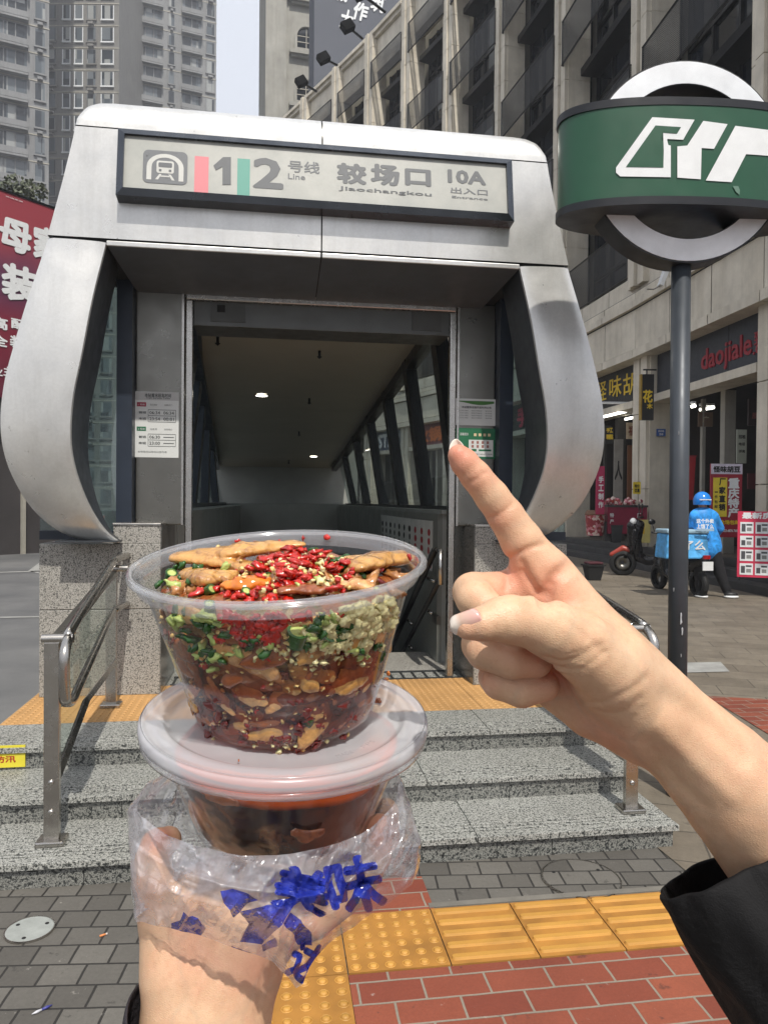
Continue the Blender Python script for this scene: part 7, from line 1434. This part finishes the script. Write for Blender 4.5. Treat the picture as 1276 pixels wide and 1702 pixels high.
for (x0, x1, y0, dx, dd) in ((1159, 1167, 992, 0, 0), (1201, 1224, 990, .05, -.05)):
    a = Vector((*G(x0, y0 + 3)[:2], 0)); a.y = DR + .0; c = (P((x0 + x1) / 2, 990, DR + dd)); gx = c.x; L_ = max(.09, (x1 - x0) * kr / 2)
    MB(Fr((gx, c.y - .03, .045), (1, 0, 0), (0, 1, 0), ZZ)).ell((0, 0, .018), L_, .07 if L_ > .1 else .13, .05, 16, 9).build('shoe', mk('black_shoe', (30, 30, 32), .5), rd, True)
    MB(Fr((gx, c.y - .03, .015), (1, 0, 0), (0, 1, 0), ZZ)).ell((0, -.01, .015), L_ * 1.08, .085 if L_ > .1 else .14, .03, 16, 7).build('shoe_sole', M['signwhite'], rd, True)
bf = Fr(P(1171, 866, DR - .245), (1, 0, 0), (Vector((0, .08, 1))).normalized(), (0, -1, 0)); 
for b_, yy, ww in (('这个外卖', 0, .27), ('上饿了么', -.085, .27)): text(b_, 'lettering', M['signwhite'], Fr(bf((0, yy, 0)), bf.x, bf.y, bf.z), ww, .07, .04, parent=rd)
MB(bf).box(-.12, .14, -.16, -.125, -.01, 0).build('reflective_strip', mk('grey_reflective', (150, 176, 196), .4), rd)
def scooter(name, label, o, yaw, body_c, accent):
    c, s_ = math.cos(yaw), math.sin(yaw); f = Fr(o, (c, s_, 0), (-s_, c, 0), ZZ); t = thing('scooter', label, 'scooter', tuple(o), 'scooters parked by the shops')   # +x is forward
    bm_ = mk('scooter_paint', body_c, .25, .1, .1); ac = mk('scooter_accent', accent, .35)
    for x, n_ in ((.62, 'front_wheel'), (-.58, 'rear_wheel')):
        w_ = Fr(f((x, -.05, .22)), f.x, f.z, f.y * 1.0); MB(w_).lathe([(.15, -.0), (.20, .0), (.225, .03), (.225, .07), (.20, .10), (.15, .10)], 28).build(n_, M['rubber'], t, True)
        wl = t.children[-1] if False else [ch for ch in bpy.data.objects if ch.parent == t][-1]; MB(w_).lathe([(.15, .02), (.14, .04), (.04, .03), (.03, .0)], 20).build('rim', M['steel_dk'], wl, True)
    def bd(nm, chains, mat, k=.03, h=.014, flat=None):
        s2_ = SDF(); [s2_.chain([(f(p), r_) for p, r_ in ch], k, flat) for ch in chains]; V, Q = s2_.mesh(h, .04); V = relax(V, Q, 1); return npmesh(nm, V, Q, mat, t)
    bd('body', [[((-.70, 0, .62), .08), ((-.45, 0, .55), .15), ((-.15, 0, .50), .13), ((-.10, 0, .34), .11)], [((-.12, 0, .30), .09), ((.22, 0, .27), .085), ((.36, 0, .32), .07)], [((.36, 0, .34), .08), ((.42, 0, .62), .10), ((.36, 0, .88), .09)]], bm_, .05, .014)
    bd('front_shield', [[((.46, -.16, .45), .03), ((.44, -.17, .78), .04)], [((.46, .16, .45), .03), ((.44, .17, .78), .04)], [((.48, 0, .40), .06), ((.47, 0, .86), .09)]], bm_, .08, .014)
    bd('front_fender', [[((.46, 0, .42), .05), ((.62, 0, .47), .055), ((.80, 0, .36), .045)]], ac, .02, .012)
    bd('seat', [[((-.62, 0, .78), .09), ((-.35, 0, .76), .10), ((-.05, 0, .72), .09)]], M['rubber'], .03, .014, (ZZ, .6))
    m = MB(f); m.tube([(.33, -.32, 1.02), (.36, -.15, 1.0), (.36, .15, 1.0), (.33, .32, 1.02)], .016, 10); m.tube([(.58, 0, .3), (.40, 0, .98)], .03, 10); m.build('handlebar', M['blackf'], t, True)
    MB(f).ell((.455, 0, .93), .06, .09, .07, 14, 9).build('headlight', M['signwhite'], t, True)
    for y in (-.26, .26): m = MB(f); m.tube([(.34, y, 1.02), (.34, y * 1.15, 1.16)], .008, 6); m.ell((.34, y * 1.2, 1.2), .02, .07, .05, 12, 8); m.build('mirror', M['blackf'], t, True)
    m = MB(f); m.tube([(.30, -.14, .25), (.05, -.16, .22), (-.15, -.15, .32)], .012, 8); m.tube([(.42, -.14, .70), (.30, -.16, .35)], .012, 8); m.build('floor_trim', M['steel'], t, True)
    m = MB(f); m.tube([(-.25, -.1, .25), (-.35, -.28, .01)], .014, 6); m.build('kickstand', M['blackf'], t)
    m = MB(f); m.box(-.82, -.80, -.09, .09, .46, .60); m.build('number_plate', M['signwhite'], t); m = MB(f); m.box(-.79, -.76, -.06, .06, .64, .70); m.build('tail_light', mk('tail_red', (150, 20, 24), .3), t)
    return t, f
oA = P(1098, 900, 15.4); scooter('scooter', 'black scooter with an orange red front fender parked side on left of the grey pole', Vector((oA.x, oA.y, 0)), math.pi - .25, (24, 24, 27), (150, 56, 42))[0].scale = (1.22, 1.22, 1.22)
oB = P(1138, 900, 12.3); tB, fB = scooter('scooter', 'dark delivery scooter carrying the blue box, tail towards the camera behind the grey pole', Vector((oB.x, oB.y + .25, 0)), math.radians(100), (30, 32, 36), (40, 42, 46))
q = P(1133, 905, 12.0); bx = thing('delivery_box', 'light blue insulated delivery box on the scooter rack behind the grey pole', 'delivery box', tuple(q)); f = Fr(q, Vector((1, .08, 0)).normalized(), Vector((-.08, 1, 0)).normalized(), ZZ)
lb = sleevemat('light_blue_box_cloth', (84, 160, 214), 6, .35, .5)
MB(f).hexa([(-.36, -.2, -.22), (.36, -.2, -.22), (.36, .24, -.22), (-.36, .24, -.22), (-.33, -.18, .18), (.33, -.18, .18), (.33, .22, .18), (-.33, .22, .18)]).build('box_body', lb, bx, bevel=.025); MB(f).box(-.35, .35, -.2, .24, .185, .25).build('box_lid', mk('grey_blue_lid', (150, 180, 196), .5), bx, bevel=.02)
text('饿了么', 'lettering', M['signwhite'], Fr(f((.0, -.203, .0)), f.x, ZZ, -f.y), .56, .15, .03, parent=bx)
# ---------------- urban haze ----------------
hzm = bpy.data.materials.new('urban_haze'); hzm.use_nodes = True; t_ = hzm.node_tree; t_.nodes.remove(t_.nodes['Principled BSDF']); pv = t_.nodes.new('ShaderNodeVolumePrincipled'); pv.inputs['Color'].default_value = (.86, .89, .95, 1); pv.inputs['Density'].default_value = .0014; t_.links.new(pv.outputs[0], t_.nodes['Material Output'].inputs['Volume'])
hb = MB().box(-1600, 1600, -1600, 1900, -6, 140).build('haze', hzm); hb['kind'] = 'stuff'; hb['label'] = 'thin grey city haze fading the far towers'
